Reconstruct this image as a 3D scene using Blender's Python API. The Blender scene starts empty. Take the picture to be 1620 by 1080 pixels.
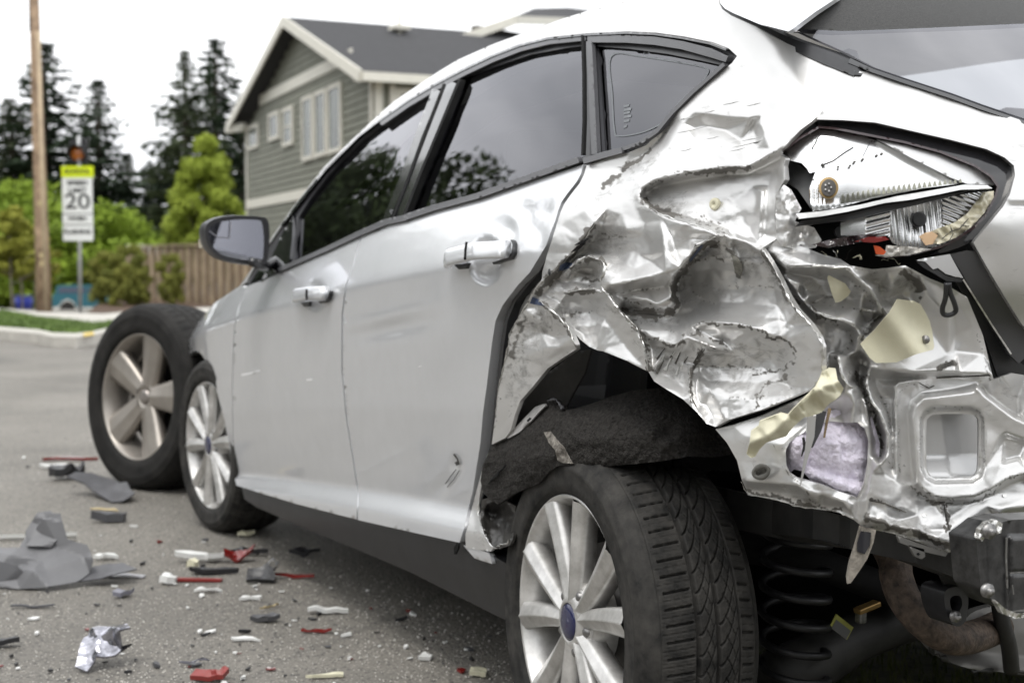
import bpy, math, random
import numpy as np
from mathutils import Vector, Matrix
from mathutils.geometry import delaunay_2d_cdt

random.seed(7); rng = np.random.default_rng(7)
scn = bpy.context.scene
col = scn.collection
R_ = math.radians

# ------------------------------------------------------------------ camera
FPX = 2100.0
TH = R_(26.7)
PITCH = math.atan((540 - 421) / FPX)
CAM = np.array([-2.05, -2.06, 0.95])
FH = np.array([math.sin(TH), math.cos(TH), 0]); RT = np.array([math.cos(TH), -math.sin(TH), 0])
FW = math.cos(PITCH) * FH - math.sin(PITCH) * np.array([0, 0, 1.0]); UP = np.cross(RT, FW)
cd = bpy.data.cameras.new('camera'); cam = bpy.data.objects.new('camera', cd); col.objects.link(cam)
cd.sensor_width = 36; cd.lens = 36 * FPX / 1620; cd.clip_end = 2000; cd.clip_start = 0.05
m = Matrix.Identity(4)
for i in range(3):
    m[i][0], m[i][1], m[i][2], m[i][3] = RT[i], UP[i], -FW[i], CAM[i]
cam.matrix_world = m
cd.dof.use_dof = True; cd.dof.focus_distance = 2.12; cd.dof.aperture_fstop = 5.0
scn.camera = cam

# ------------------------------------------------------------------ sky, sun, exposure
w = bpy.data.worlds.new('World'); scn.world = w; w.use_nodes = True
nt = w.node_tree; nt.nodes.clear()
out = nt.nodes.new('ShaderNodeOutputWorld'); bg = nt.nodes.new('ShaderNodeBackground')
sky = nt.nodes.new('ShaderNodeTexSky'); sky.sky_type = 'NISHITA'; sky.sun_disc = False
SUN_EL, SUN_AZ = 66.0, 235.0
sky.sun_elevation = R_(SUN_EL); sky.sun_rotation = R_(SUN_AZ); sky.dust_density = 5; sky.air_density = 1.0
hs = nt.nodes.new('ShaderNodeHueSaturation'); hs.inputs['Saturation'].default_value = 0.12
tc = nt.nodes.new('ShaderNodeTexCoord'); mp = nt.nodes.new('ShaderNodeMapping'); mp.inputs['Scale'].default_value = (1.0, 1.0, 2.6)
nz = nt.nodes.new('ShaderNodeTexNoise'); nz.inputs['Scale'].default_value = 1.9; nz.inputs['Detail'].default_value = 4; nz.inputs['Distortion'].default_value = .4
rp = nt.nodes.new('ShaderNodeValToRGB'); rp.color_ramp.elements[0].position = .38; rp.color_ramp.elements[1].position = .66
rp.color_ramp.elements[0].color = (7.6, 7.8, 8.1, 1); rp.color_ramp.elements[1].color = (12.6, 12.7, 12.8, 1)
mx = nt.nodes.new('ShaderNodeMix'); mx.data_type = 'RGBA'; mx.inputs['Factor'].default_value = .85
nt.links.new(tc.outputs['Generated'], mp.inputs['Vector']); nt.links.new(mp.outputs['Vector'], nz.inputs['Vector'])
nt.links.new(nz.outputs['Fac'], rp.inputs['Fac']); nt.links.new(sky.outputs['Color'], hs.inputs['Color'])
nt.links.new(hs.outputs['Color'], mx.inputs[6]); nt.links.new(rp.outputs['Color'], mx.inputs[7])
nt.links.new(mx.outputs[2], bg.inputs['Color']); bg.inputs['Strength'].default_value = 0.115
nt.links.new(bg.outputs[0], out.inputs[0])
sd = bpy.data.lights.new('sun', 'SUN'); sd.energy = 0.8; sd.angle = R_(18); sd.color = (1, .97, .92)
so = bpy.data.objects.new('sun', sd); col.objects.link(so)
sdir = Vector((math.sin(R_(SUN_AZ)) * math.cos(R_(SUN_EL)), math.cos(R_(SUN_AZ)) * math.cos(R_(SUN_EL)), math.sin(R_(SUN_EL))))
so.rotation_euler = sdir.to_track_quat('Z', 'Y').to_euler(); so.location = (-10, -12, 20)
vs = scn.view_settings; vs.view_transform = 'Standard'; vs.look = 'None'; vs.exposure = 0.72; vs.gamma = 1.0
try: vs.use_curve_mapping = False
except Exception: pass

# ------------------------------------------------------------------ pixel -> place helpers
def ray(px, py):
    px = np.asarray(px, float); py = np.asarray(py, float)
    return FW + RT * ((px - 810) / FPX)[..., None] + UP * ((540 - py) / FPX)[..., None]
def plane(ax, v):
    def f(px, py):
        d = ray(px, py); t = (v - CAM[ax]) / d[..., ax]
        return CAM + d * t[..., None]
    return f
def depth(v):
    def f(px, py): return CAM + ray(px, py) * (np.zeros(np.shape(px)) + v)[..., None]
    return f
def at(ax, px, py, v): return plane('xyz'.index(ax), v)(np.array(px), np.array(py))
def atd(px, py, d): return depth(d)(np.array(float(px)), np.array(float(py)))
def ground(px, py, z=0.0): return at('z', px, py, z)

def table(pts, sig, lo, hi, n=3000):
    xs = np.linspace(lo, hi, n); p = np.array(pts, float); y = np.interp(xs, p[:, 0], p[:, 1])
    k = max(1, int(3 * sig / (xs[1] - xs[0]))); g = np.exp(-.5 * (np.arange(-k, k + 1) * (xs[1] - xs[0]) / sig) ** 2); g /= g.sum()
    y = np.convolve(np.pad(y, k, mode='edge'), g, 'valid')
    return lambda q: np.interp(q, xs, y)
T_W = table([(-1.2, .76), (-.9, .815), (-.7, .85), (-.5, .88), (-.2, .9), (.3, .91), (1.2, .915), (2, .907), (2.6, .9), (3, .87), (3.5, .76)], .12, -1.2, 3.6)
T_B = table([(-1.2, 1.2), (-.6, 1.185), (0, 1.139), (.98, 1.056), (2.07, .942), (3.2, .80)], .15, -1.2, 3.6)
T_D = table([(-1.0, .06), (-.85, .034), (-.75, .006), (-.70, .008), (-.665, .040), (-.62, .033), (-.45, .012), (-.30, .004), (-.17, .001), (-.145, .000), (-.13, .006), (-.09, .026), (-.04, .052), (0, .074), (.05, .094), (.15, .135), (.25, .180), (.33, .222), (.42, .280), (.55, .40)], .006, -1.0, .6)
def SX(y, z): return -(T_W(y) - T_D(z - T_B(y)))
T_R = table([(.2, -.70), (.86, -.70), (.92, -.745), (1.0, -.76), (1.08, -.735), (1.15, -.68), (1.25, -.575), (1.35, -.455), (1.42, -.36), (1.5, -.22)], .02, .1, 1.6)
def RY(x, z): return T_R(z) + .12 * (np.abs(x) / .8) ** 3
def hull_f(P):
    a = SX(P[..., 1], P[..., 2]) - P[..., 0]; b = RY(P[..., 0], P[..., 2]) - P[..., 1]
    k = .05; h = np.clip(.5 + .5 * (a - b) / k, 0, 1)
    return b * (1 - h) + a * h + k * h * (1 - h)
def hull(px, py):
    d = ray(px, py); n = d.shape[0]; t0 = np.full(n, 1.0); hit = np.zeros(n, bool); lo = t0.copy()
    for t in np.arange(1.0, 6.5, .03):
        ins = hull_f(CAM + d * t) < 0
        new = ins & ~hit; lo[new] = t - .03; hit |= ins
        if hit.all(): break
    hi = lo + .03
    for _ in range(16):
        mid = (lo + hi) / 2; ins = hull_f(CAM + d * mid[:, None]) < 0
        hi = np.where(ins, mid, hi); lo = np.where(ins, lo, mid)
    return CAM + d * hi[:, None]
def side(px, py):
    px = np.atleast_1d(np.asarray(px, float)); py = np.atleast_1d(np.asarray(py, float)); d = ray(px, py)
    lo = np.full(len(px), .6); hit = np.zeros(len(px), bool)
    for t in np.arange(.6, 9, .05):
        P = CAM + d * t; ins = SX(P[:, 1], P[:, 2]) < P[:, 0]
        new = ins & ~hit; lo[new] = t - .05; hit |= ins
        if hit.all(): break
    hi = lo + .05
    for _ in range(18):
        mid = (lo + hi) / 2; P = CAM + d * mid[:, None]; ins = SX(P[:, 1], P[:, 2]) < P[:, 0]
        hi = np.where(ins, mid, hi); lo = np.where(ins, lo, mid)
    return CAM + d * hi[:, None]

# relief field: traced crease lines (px, py, height cm along the line of sight), filled flat between the creases
def relief(lines, box, sig, cell=2.0):
    V = []; E = []; Hh = []
    for ln in lines:
        s = len(V)
        for p in ln: V.append((p[0], p[1])); Hh.append(p[2])
        E += [(s + i, s + i + 1) for i in range(len(ln) - 1)]
    x0, y0, x1, y1 = box
    for c in ((x0 - 30, y0 - 30), (x1 + 30, y0 - 30), (x1 + 30, y1 + 30), (x0 - 30, y1 + 30)):
        i = int(np.argmin([(v[0] - c[0]) ** 2 + (v[1] - c[1]) ** 2 for v in V])); V.append(c); Hh.append(Hh[i])
    vo, eo, fo, ov, oe, of = delaunay_2d_cdt([Vector(v) for v in V], E, [], 0, 1e-4)
    hv = []
    known = [(k, o) for k, o in enumerate(ov)]
    for k, o in known:
        if o: hv.append(Hh[o[0]])
        else:
            dd = [(vo[k][0] - v[0]) ** 2 + (vo[k][1] - v[1]) ** 2 for v in V]; j = np.argsort(dd)[:2]
            hv.append(float(np.mean([Hh[q] for q in j])))
    nx = int((x1 - x0) / cell) + 1; ny = int((y1 - y0) / cell) + 1
    G = np.zeros((ny, nx)); gx = x0 + np.arange(nx) * cell; gy = y0 + np.arange(ny) * cell
    for f in fo:
        a, b, c = [np.array(vo[i]) for i in f]; ha, hb, hc = [hv[i] for i in f]
        i0 = max(0, int((min(a[0], b[0], c[0]) - x0) / cell)); i1 = min(nx, int((max(a[0], b[0], c[0]) - x0) / cell) + 2)
        j0 = max(0, int((min(a[1], b[1], c[1]) - y0) / cell)); j1 = min(ny, int((max(a[1], b[1], c[1]) - y0) / cell) + 2)
        if i0 >= i1 or j0 >= j1: continue
        X, Y = np.meshgrid(gx[i0:i1], gy[j0:j1]); det = (b[1] - c[1]) * (a[0] - c[0]) + (c[0] - b[0]) * (a[1] - c[1])
        if abs(det) < 1e-9: continue
        l1 = ((b[1] - c[1]) * (X - c[0]) + (c[0] - b[0]) * (Y - c[1])) / det; l2 = ((c[1] - a[1]) * (X - c[0]) + (a[0] - c[0]) * (Y - c[1])) / det
        l3 = 1 - l1 - l2; ins = (l1 > -.002) & (l2 > -.002) & (l3 > -.002)
        sub = G[j0:j1, i0:i1]; sub[ins] = (l1 * ha + l2 * hb + l3 * hc)[ins]
    G = blur(G, sig / cell)
    return lambda px, py: bil(G, (np.asarray(px) - x0) / cell, (np.asarray(py) - y0) / cell)
def blur(G, s):
    if s <= .1: return G
    k = int(3 * s) + 1; g = np.exp(-.5 * (np.arange(-k, k + 1) / s) ** 2); g /= g.sum()
    G = np.apply_along_axis(lambda r: np.convolve(np.pad(r, k, mode='edge'), g, 'valid'), 0, G)
    return np.apply_along_axis(lambda r: np.convolve(np.pad(r, k, mode='edge'), g, 'valid'), 1, G)
def bil(G, u, v):
    ny, nx = G.shape; u = np.clip(u, 0, nx - 1.001); v = np.clip(v, 0, ny - 1.001); i = u.astype(int); j = v.astype(int); a = u - i; b = v - j
    return G[j, i] * (1 - a) * (1 - b) + G[j, i + 1] * a * (1 - b) + G[j + 1, i] * (1 - a) * b + G[j + 1, i + 1] * a * b
_NG = [rng.normal(size=(96, 96)) for _ in range(4)]
def vnoise(u, v, k=0):
    G = _NG[k]; u = np.mod(u, 95); v = np.mod(v, 95); i = u.astype(int); j = v.astype(int); a = u - i; b = v - j
    a = a * a * (3 - 2 * a); b = b * b * (3 - 2 * b)
    return G[j, i] * (1 - a) * (1 - b) + G[j, i + 1] * a * (1 - b) + G[j + 1, i] * (1 - a) * b + G[j + 1, i + 1] * a * b
def crinkle(px, py, s, k=0):
    wx = px + 6 * vnoise(px / 37, py / 37, 1); wy = py + 6 * vnoise(px / 41 + 9, py / 41, 2)
    return 1 - 1.4 * np.abs(vnoise(wx / s, wy / s, k)) + .5 * (1 - 1.4 * np.abs(vnoise(wx / s * 2.1 + 5, wy / s * 2.1, 3)))

def facets(box, spacing, amp, sig, seed):
    r_ = np.random.default_rng(seed); x0, y0, x1, y1 = box; pts = []
    for yy in np.arange(y0, y1 + spacing, spacing):
        for xx in np.arange(x0, x1 + spacing, spacing):
            pts.append([(xx + r_.uniform(-.48, .48) * spacing, yy + r_.uniform(-.48, .48) * spacing, amp * r_.normal())])
    return relief(pts, box, sig, 1.5)
# ------------------------------------------------------------------ mesh helpers
def mk(name, V, Fc, mat, parent=None, smooth=True, loc=None):
    me = bpy.data.meshes.new(name); me.from_pydata([tuple(map(float, v)) for v in V], [], [tuple(map(int, f)) for f in Fc]); me.update()
    if mat: me.materials.append(mat)
    if smooth: me.polygons.foreach_set('use_smooth', [True] * len(me.polygons))
    o = bpy.data.objects.new(name, me); col.objects.link(o)
    if parent: setpar(o, parent)
    return o
PW = {}
def setpar(o, p):
    o.parent = p; o.matrix_parent_inverse = PW.get(p.name, Matrix.Identity(4)).inverted()
    PW[o.name] = PW.get(o.name, Matrix.Identity(4))
def root(name, loc, label, cat, group=None):
    o = bpy.data.objects.new(name, None); col.objects.link(o); o.location = loc; o.empty_display_size = .1
    PW[o.name] = Matrix.Translation(Vector(loc)); tag(o, label, cat, group); return o
def tag(o, label, cat, group=None):
    o['label'] = label; o['category'] = cat
    if group: o['group'] = group
    return o
def struct(o, kind='structure'): o['kind'] = kind; return o

def catmull(P, n=6, closed=True):
    P = np.array(P, float); N = len(P); o = []
    rngi = range(N) if closed else range(N - 1)
    for i in rngi:
        if closed: a, b, c, d = P[i - 1], P[i], P[(i + 1) % N], P[(i + 2) % N]
        else: a, b, c, d = P[max(i - 1, 0)], P[i], P[i + 1], P[min(i + 2, N - 1)]
        for k in range(n):
            t = k / n; o.append(.5 * (2 * b + (c - a) * t + (2 * a - 5 * b + 4 * c - d) * t * t + (3 * b - a - 3 * c + d) * t ** 3))
    if not closed: o.append(P[-1])
    return np.array(o)
def resamp(P, step, closed=True):
    P = np.array(P, float); Q = np.vstack([P, P[:1]]) if closed else P; o = []
    for a, b in zip(Q[:-1], Q[1:]):
        n = max(1, int(round(np.hypot(*(b - a)[:2]) / step)))
        for k in range(n): o.append(a + (b - a) * k / n)
    if not closed: o.append(Q[-1])
    return np.array(o)
def pip(poly, X, Y):
    ins = np.zeros(len(X), bool); x0, y0 = poly[-1][:2]
    for p in poly:
        x1, y1 = p[:2]
        c = ((y1 > Y) != (y0 > Y)); 
        if y0 != y1: ins ^= c & (X < (x0 - x1) * (Y - y1) / (y0 - y1) + x1)
        x0, y0 = x1, y1
    return ins
def fill(outline, holes, step, jit=.12):
    loops = [resamp(outline, step)] + [resamp(h, step) for h in holes]
    V = []; E = []; L = []
    for lp in loops:
        s = len(V); n = len(lp); V += [tuple(p[:2]) for p in lp]; E += [(s + i, s + (i + 1) % n) for i in range(n)]; L.append(list(range(s, s + n)))
    B = np.array(V); x0, y0 = B.min(0); x1, y1 = B.max(0)
    gy = np.arange(y0, y1, step * .87); pts = []
    for j, y in enumerate(gy):
        xs = np.arange(x0 + (j % 2) * step * .5, x1, step); pts.append(np.stack([xs, np.full(len(xs), y)], 1))
    G = np.vstack(pts); G = G + (rng.random(G.shape) - .5) * step * jit
    k = pip(loops[0], G[:, 0], G[:, 1])
    for h in loops[1:]: k &= ~pip(h, G[:, 0], G[:, 1])
    G = G[k]
    # keep clear of the border
    keep = np.ones(len(G), bool)
    for i in range(0, len(G), 4000):
        q = G[i:i + 4000]; keep[i:i + 4000] = (((q[:, None] - B[None]) ** 2).sum(2).min(1) > (.55 * step) ** 2)
    G = G[keep]; V += [tuple(p) for p in G]
    vo, eo, fo, ov, oe, of = delaunay_2d_cdt([Vector(v) for v in V], E, [], 0, 1e-5)
    vo = np.array([tuple(v) for v in vo]); T = np.array([f for f in fo if len(f) == 3]); c = vo[T].mean(1)
    ins = pip(loops[0], c[:, 0], c[:, 1])
    for h in loops[1:]: ins &= ~pip(h, c[:, 0], c[:, 1])
    T = T[ins]
    mapo = {}
    for k, o in enumerate(ov):
        for q in o: mapo[q] = k
    L = [[mapo[i] for i in lp] for lp in L]
    return vo, T, L
def sheet(name, outline, surf, mat, parent=None, step=6, holes=(), h=None, off=0.0, thick=.004, back=(1, 0, 0), close=False, sm=0, attr=None, jit=.12):
    """panel traced in the photograph, laid on a real surface; h: relief (cm), off: metres proud along -back"""
    if sm: outline = catmull(outline, sm)
    V2, T, L = fill(outline, holes, step, jit); px, py = V2[:, 0], V2[:, 1]
    P = surf(px, py)
    if h is not None:
        d = ray(px, py); d /= np.linalg.norm(d, axis=1)[:, None]; P = P - d * (h(px, py) / 100.0)[:, None]
    bk = np.array(back, float); bk /= np.linalg.norm(bk); P = P - bk * off
    a, b, c = P[T[:, 0]], P[T[:, 1]], P[T[:, 2]]; nrm = np.cross(b - a, c - a); tow = ((CAM - a) * nrm).sum(1)
    T = np.where((tow < 0)[:, None], T[:, ::-1], T)
    V = [tuple(p) for p in P]; Fc = [tuple(t) for t in T]; n0 = len(V)
    if thick:
        for lp in L:
            A = P[lp]; s = len(V); n = len(lp); V += [tuple(p) for p in A] + [tuple(p) for p in A + bk * thick]
            for i in range(n):
                j = (i + 1) % n; q = (s + i, s + j, s + n + j, s + n + i); Fc.append(q)
    if close:
        s = len(V); V += [tuple(p) for p in P + bk * thick]; Fc += [tuple(s + i for i in t[::-1]) for t in T]
    o = mk(name, V, Fc, mat, parent)
    if attr is not None:
        val = np.zeros(len(V), np.float32); val[:n0] = attr(px, py)
        at_ = o.data.attributes.new('dirt', 'FLOAT', 'POINT'); at_.data.foreach_set('value', val)
    return o
def box(V, Fc, c, s, M=None):
    k = len(V)
    for dx in (-.5, .5):
        for dy in (-.5, .5):
            for dz in (-.5, .5):
                p = Vector((dx * s[0], dy * s[1], dz * s[2]))
                if M is not None: p = M @ p
                V.append((c[0] + p[0], c[1] + p[1], c[2] + p[2]))
    for f in ((0, 1, 3, 2), (4, 6, 7, 5), (0, 4, 5, 1), (2, 3, 7, 6), (0, 2, 6, 4), (1, 5, 7, 3)): Fc.append(tuple(k + i for i in f))
def boxo(name, c, s, mat, parent=None, rot=None, bev=0.0):
    V = []; Fc = []; box(V, Fc, (0, 0, 0), s); o = mk(name, V, Fc, mat, None, smooth=False)
    M = Matrix.Translation(Vector(c)) @ (rot.to_4x4() if rot is not None else Matrix.Identity(4))
    o.data.transform(M); o.data.update()
    if parent: setpar(o, parent)
    if bev: b = o.modifiers.new('bevel', 'BEVEL'); b.width = bev; b.segments = 2; b.limit_method = 'ANGLE'
    return o
def tubegeo(path, rad, n=12, cap=True):
    P = np.array(path, float); N = len(P); rr = np.full(N, rad) if np.isscalar(rad) else np.array(rad, float)
    V = []; Fc = []; T = np.gradient(P, axis=0); T /= np.linalg.norm(T, axis=1)[:, None] + 1e-12
    u = np.cross(T[0], [0, 0, 1.0]); 
    if np.linalg.norm(u) < .1: u = np.cross(T[0], [1.0, 0, 0])
    u /= np.linalg.norm(u)
    for i in range(N):
        u = u - T[i] * (u @ T[i]); u /= np.linalg.norm(u) + 1e-12; v = np.cross(T[i], u)
        for k in range(n):
            a = 2 * math.pi * k / n; V.append(P[i] + rr[i] * (u * math.cos(a) + v * math.sin(a)))
    for i in range(N - 1):
        for k in range(n): Fc.append((i * n + k, i * n + (k + 1) % n, (i + 1) * n + (k + 1) % n, (i + 1) * n + k))
    if cap: Fc.append(tuple(range(n))[::-1]); Fc.append(tuple((N - 1) * n + k for k in range(n)))
    return V, Fc
def tube(name, path, rad, mat, parent=None, n=12):
    V, Fc = tubegeo(path, rad, n); return mk(name, V, Fc, mat, parent)
def lathe_geo(prof, n, axis='x'):
    """prof: list of (axial, radius); spun about the x axis"""
    V = []; Fc = []; m_ = len(prof)
    for k in range(n):
        a = 2 * math.pi * k / n; c, s = math.cos(a), math.sin(a)
        for ax, r in prof: V.append((ax, r * c, r * s))
    for k in range(n):
        for i in range(m_ - 1): Fc.append((k * m_ + i, ((k + 1) % n) * m_ + i, ((k + 1) % n) * m_ + i + 1, k * m_ + i + 1))
    return V, Fc

# ------------------------------------------------------------------ materials
def mat(name, c, rough=.5, metal=0.0, coat=0.0, spec=.5, var=0.0, vscale=30.0, bump=0.0, bscale=60.0, c2=None, emis=None, detail=4, coords='Object', sheen=0):
    M = bpy.data.materials.new(name); M.use_nodes = True; t = M.node_tree; b = t.nodes['Principled BSDF']
    b.inputs['Base Color'].default_value = (*c, 1); b.inputs['Roughness'].default_value = rough; b.inputs['Metallic'].default_value = metal
    b.inputs['Coat Weight'].default_value = coat; b.inputs['Coat Roughness'].default_value = .06; b.inputs['Specular IOR Level'].default_value = spec
    if sheen: b.inputs['Sheen Weight'].default_value = sheen
    if var or c2 or bump:
        tcn = t.nodes.new('ShaderNodeTexCoord')
    if var or c2:
        n = t.nodes.new('ShaderNodeTexNoise'); n.inputs['Scale'].default_value = vscale; n.inputs['Detail'].default_value = detail; n.inputs['Roughness'].default_value = .65
        t.links.new(tcn.outputs[coords], n.inputs['Vector'])
        r = t.nodes.new('ShaderNodeValToRGB'); r.color_ramp.elements[0].position = .32; r.color_ramp.elements[1].position = .68
        lo = tuple(max(0, x * (1 - var)) for x in c); hi = tuple(min(1, x * (1 + var)) for x in (c2 or c))
        r.color_ramp.elements[0].color = (*lo, 1); r.color_ramp.elements[1].color = (*hi, 1)
        t.links.new(n.outputs['Fac'], r.inputs['Fac']); t.links.new(r.outputs['Color'], b.inputs['Base Color'])
    if bump:
        n2 = t.nodes.new('ShaderNodeTexNoise'); n2.inputs['Scale'].default_value = bscale; n2.inputs['Detail'].default_value = 5
        t.links.new(tcn.outputs[coords], n2.inputs['Vector'])
        bp = t.nodes.new('ShaderNodeBump'); bp.inputs['Strength'].default_value = bump; bp.inputs['Distance'].default_value = .01
        t.links.new(n2.outputs['Fac'], bp.inputs['Height']); t.links.new(bp.outputs['Normal'], b.inputs['Normal'])
    if emis: b.inputs['Emission Color'].default_value = (*emis[:3], 1); b.inputs['Emission Strength'].default_value = emis[3]
    return M
SILVER = dict(c=(.66, .66, .67), rough=.34, metal=.48, coat=1.0)
def paint(name, dirt=False, c=(.72, .73, .75)):
    M = mat(name, c, SILVER['rough'], SILVER['metal'], SILVER['coat']); t = M.node_tree; b = t.nodes['Principled BSDF']
    tcn = t.nodes.new('ShaderNodeTexCoord')
    # road dust film and faint scuffs
    n = t.nodes.new('ShaderNodeTexNoise'); n.inputs['Scale'].default_value = 5; n.inputs['Detail'].default_value = 8; n.inputs['Roughness'].default_value = .7
    t.links.new(tcn.outputs['Object'], n.inputs['Vector'])
    r = t.nodes.new('ShaderNodeMapRange'); r.inputs[1].default_value = .35; r.inputs[2].default_value = .75; r.inputs[3].default_value = 0; r.inputs[4].default_value = .16
    t.links.new(n.outputs['Fac'], r.inputs[0])
    mixc = t.nodes.new('ShaderNodeMix'); mixc.data_type = 'RGBA'; mixc.inputs[6].default_value = (*c, 1); mixc.inputs[7].default_value = (.42, .41, .39, 1)
    t.links.new(r.outputs[0], mixc.inputs['Factor']); last = mixc.outputs[2]
    rr = t.nodes.new('ShaderNodeMapRange'); rr.inputs[1].default_value = .3; rr.inputs[2].default_value = .8; rr.inputs[3].default_value = .30; rr.inputs[4].default_value = .46
    t.links.new(n.outputs['Fac'], rr.inputs[0]); t.links.new(rr.outputs[0], b.inputs['Roughness'])
    if dirt:
        a = t.nodes.new('ShaderNodeAttribute'); a.attribute_name = 'dirt'
        mp2 = t.nodes.new('ShaderNodeMapping'); mp2.inputs['Scale'].default_value = (26, 26, 60); mp2.inputs['Rotation'].default_value = (.35, 0, 0)
        t.links.new(tcn.outputs['Object'], mp2.inputs['Vector'])
        n2 = t.nodes.new('ShaderNodeTexNoise'); n2.inputs['Scale'].default_value = 1.0; n2.inputs['Detail'].default_value = 9; n2.inputs['Roughness'].default_value = .72; n2.inputs['Distortion'].default_value = .8
        t.links.new(mp2.outputs['Vector'], n2.inputs['Vector'])
        ad = t.nodes.new('ShaderNodeMath'); ad.operation = 'MULTIPLY_ADD'; ad.inputs[1].default_value = .9; ad.inputs[2].default_value = -.62
        t.links.new(a.outputs['Fac'], ad.inputs[0])
        ad2 = t.nodes.new('ShaderNodeMath'); ad2.operation = 'ADD'; t.links.new(ad.outputs[0], ad2.inputs[0]); t.links.new(n2.outputs['Fac'], ad2.inputs[1])
        mr = t.nodes.new('ShaderNodeMapRange'); mr.inputs[1].default_value = .02; mr.inputs[2].default_value = .34; mr.clamp = True
        t.links.new(ad2.outputs[0], mr.inputs[0])
        sm_ = t.nodes.new('ShaderNodeMath'); sm_.operation = 'MULTIPLY'; sm_.inputs[1].default_value = .9; t.links.new(mr.outputs[0], sm_.inputs[0])
        mc = t.nodes.new('ShaderNodeMix'); mc.data_type = 'RGBA'; mc.inputs[7].default_value = (.085, .077, .064, 1)
        t.links.new(sm_.outputs[0], mc.inputs['Factor']); t.links.new(last, mc.inputs[6]); last = mc.outputs[2]
        # fine dark specks and drag scratches
        n3 = t.nodes.new('ShaderNodeTexNoise'); n3.inputs['Scale'].default_value = 380; n3.inputs['Detail'].default_value = 3
        t.links.new(tcn.outputs['Object'], n3.inputs['Vector'])
        sp = t.nodes.new('ShaderNodeMapRange'); sp.inputs[1].default_value = .66; sp.inputs[2].default_value = .72; t.links.new(n3.outputs['Fac'], sp.inputs[0])
        mp3 = t.nodes.new('ShaderNodeMapping'); mp3.inputs['Scale'].default_value = (40, 7, 130); mp3.inputs['Rotation'].default_value = (-.12, 0, 0)
        t.links.new(tcn.outputs['Object'], mp3.inputs['Vector'])
        n4 = t.nodes.new('ShaderNodeTexNoise'); n4.inputs['Scale'].default_value = 1.0; n4.inputs['Detail'].default_value = 4; n4.inputs['Distortion'].default_value = .3
        t.links.new(mp3.outputs['Vector'], n4.inputs['Vector'])
        sc = t.nodes.new('ShaderNodeMapRange'); sc.inputs[1].default_value = .58; sc.inputs[2].default_value = .64; t.links.new(n4.outputs['Fac'], sc.inputs[0])
        mxx = t.nodes.new('ShaderNodeMath'); mxx.operation = 'MAXIMUM'; t.links.new(sp.outputs[0], mxx.inputs[0]); t.links.new(sc.outputs[0], mxx.inputs[1])
        dm = t.nodes.new('ShaderNodeMath'); dm.operation = 'MULTIPLY'; t.links.new(mxx.outputs[0], dm.inputs[0]); t.links.new(a.outputs['Fac'], dm.inputs[1])
        md = t.nodes.new('ShaderNodeMix'); md.data_type = 'RGBA'; md.inputs[7].default_value = (.06, .055, .05, 1)
        t.links.new(dm.outputs[0], md.inputs['Factor']); t.links.new(last, md.inputs[6]); last = md.outputs[2]
        inv = t.nodes.new('ShaderNodeMath'); inv.operation = 'MULTIPLY_ADD'; inv.inputs[1].default_value = -.5; inv.inputs[2].default_value = .64
        t.links.new(sm_.outputs[0], inv.inputs[0]); t.links.new(inv.outputs[0], b.inputs['Metallic'])
        rg = t.nodes.new('ShaderNodeMath'); rg.operation = 'MULTIPLY_ADD'; rg.inputs[1].default_value = .35; rg.inputs[2].default_value = .32
        t.links.new(sm_.outputs[0], rg.inputs[0]); t.links.new(rg.outputs[0], b.inputs['Roughness'])
        ct = t.nodes.new('ShaderNodeMath'); ct.operation = 'MULTIPLY_ADD'; ct.inputs[1].default_value = -.15; ct.inputs[2].default_value = .15
        t.links.new(sm_.outputs[0], ct.inputs[0]); t.links.new(ct.outputs[0], b.inputs['Coat Weight'])
        bp = t.nodes.new('ShaderNodeBump'); bp.inputs['Strength'].default_value = .25; bp.inputs['Distance'].default_value = .004
        mn = t.nodes.new('ShaderNodeMath'); mn.operation = 'MULTIPLY'; t.links.new(n2.outputs['Fac'], mn.inputs[0]); t.links.new(a.outputs['Fac'], mn.inputs[1])
        t.links.new(mn.outputs[0], bp.inputs['Height']); t.links.new(bp.outputs['Normal'], b.inputs['Normal'])
    t.links.new(last, b.inputs['Base Color'])
    return M
M_paint = paint('silver_paint'); M_crush = paint('crushed_silver_paint', True, (.68, .675, .665))
M_black = mat('satin_black_trim', (.022, .022, .024), .38, var=.2, vscale=80)
M_gloss = mat('gloss_black_trim', (.012, .012, .014), .15, coat=.5)
M_mould = mat('grey_satin_moulding', (.07, .07, .075), .36, var=.1, vscale=60)
M_frame = mat('charcoal_window_frame', (.035, .035, .039), .34, var=.12, vscale=40)
M_sill = mat('dark_grey_sill_plastic', (.015, .015, .0165), .42, var=.3, vscale=14, bump=.05, bscale=300)
M_rubber = mat('tyre_rubber', (.013, .013, .0127), .74, var=.35, vscale=26, bump=.12, bscale=420, c2=(.034, .032, .029), spec=.28)
M_rubber2 = mat('dusty_tyre_rubber', (.011, .0105, .010), .75, var=.3, vscale=12, c2=(.018, .017, .0155), spec=.22)
M_alloy = mat('silver_alloy', (.52, .51, .485), .36, metal=.6, coat=.15, var=.22, vscale=16, c2=(.62, .61, .595), detail=8)
M_alloy2 = mat('champagne_alloy', (.36, .33, .295), .38, metal=.65, var=.12, vscale=9)
M_chrome = mat('chrome_reflector', (.86, .86, .86), .12, metal=1.0)
M_steel = mat('bolt_steel', (.26, .255, .25), .42, metal=.9, var=.4, vscale=90)
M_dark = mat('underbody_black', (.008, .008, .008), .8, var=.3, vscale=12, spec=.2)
M_under = mat('underbody_grey', (.016, .016, .0155), .6, var=.4, vscale=9, c2=(.026, .025, .023), bump=.1)
M_rust = mat('rusty_exhaust', (.03, .019, .013), .75, var=.5, vscale=60, c2=(.07, .05, .036), bump=.4, bscale=120, detail=8)
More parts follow.
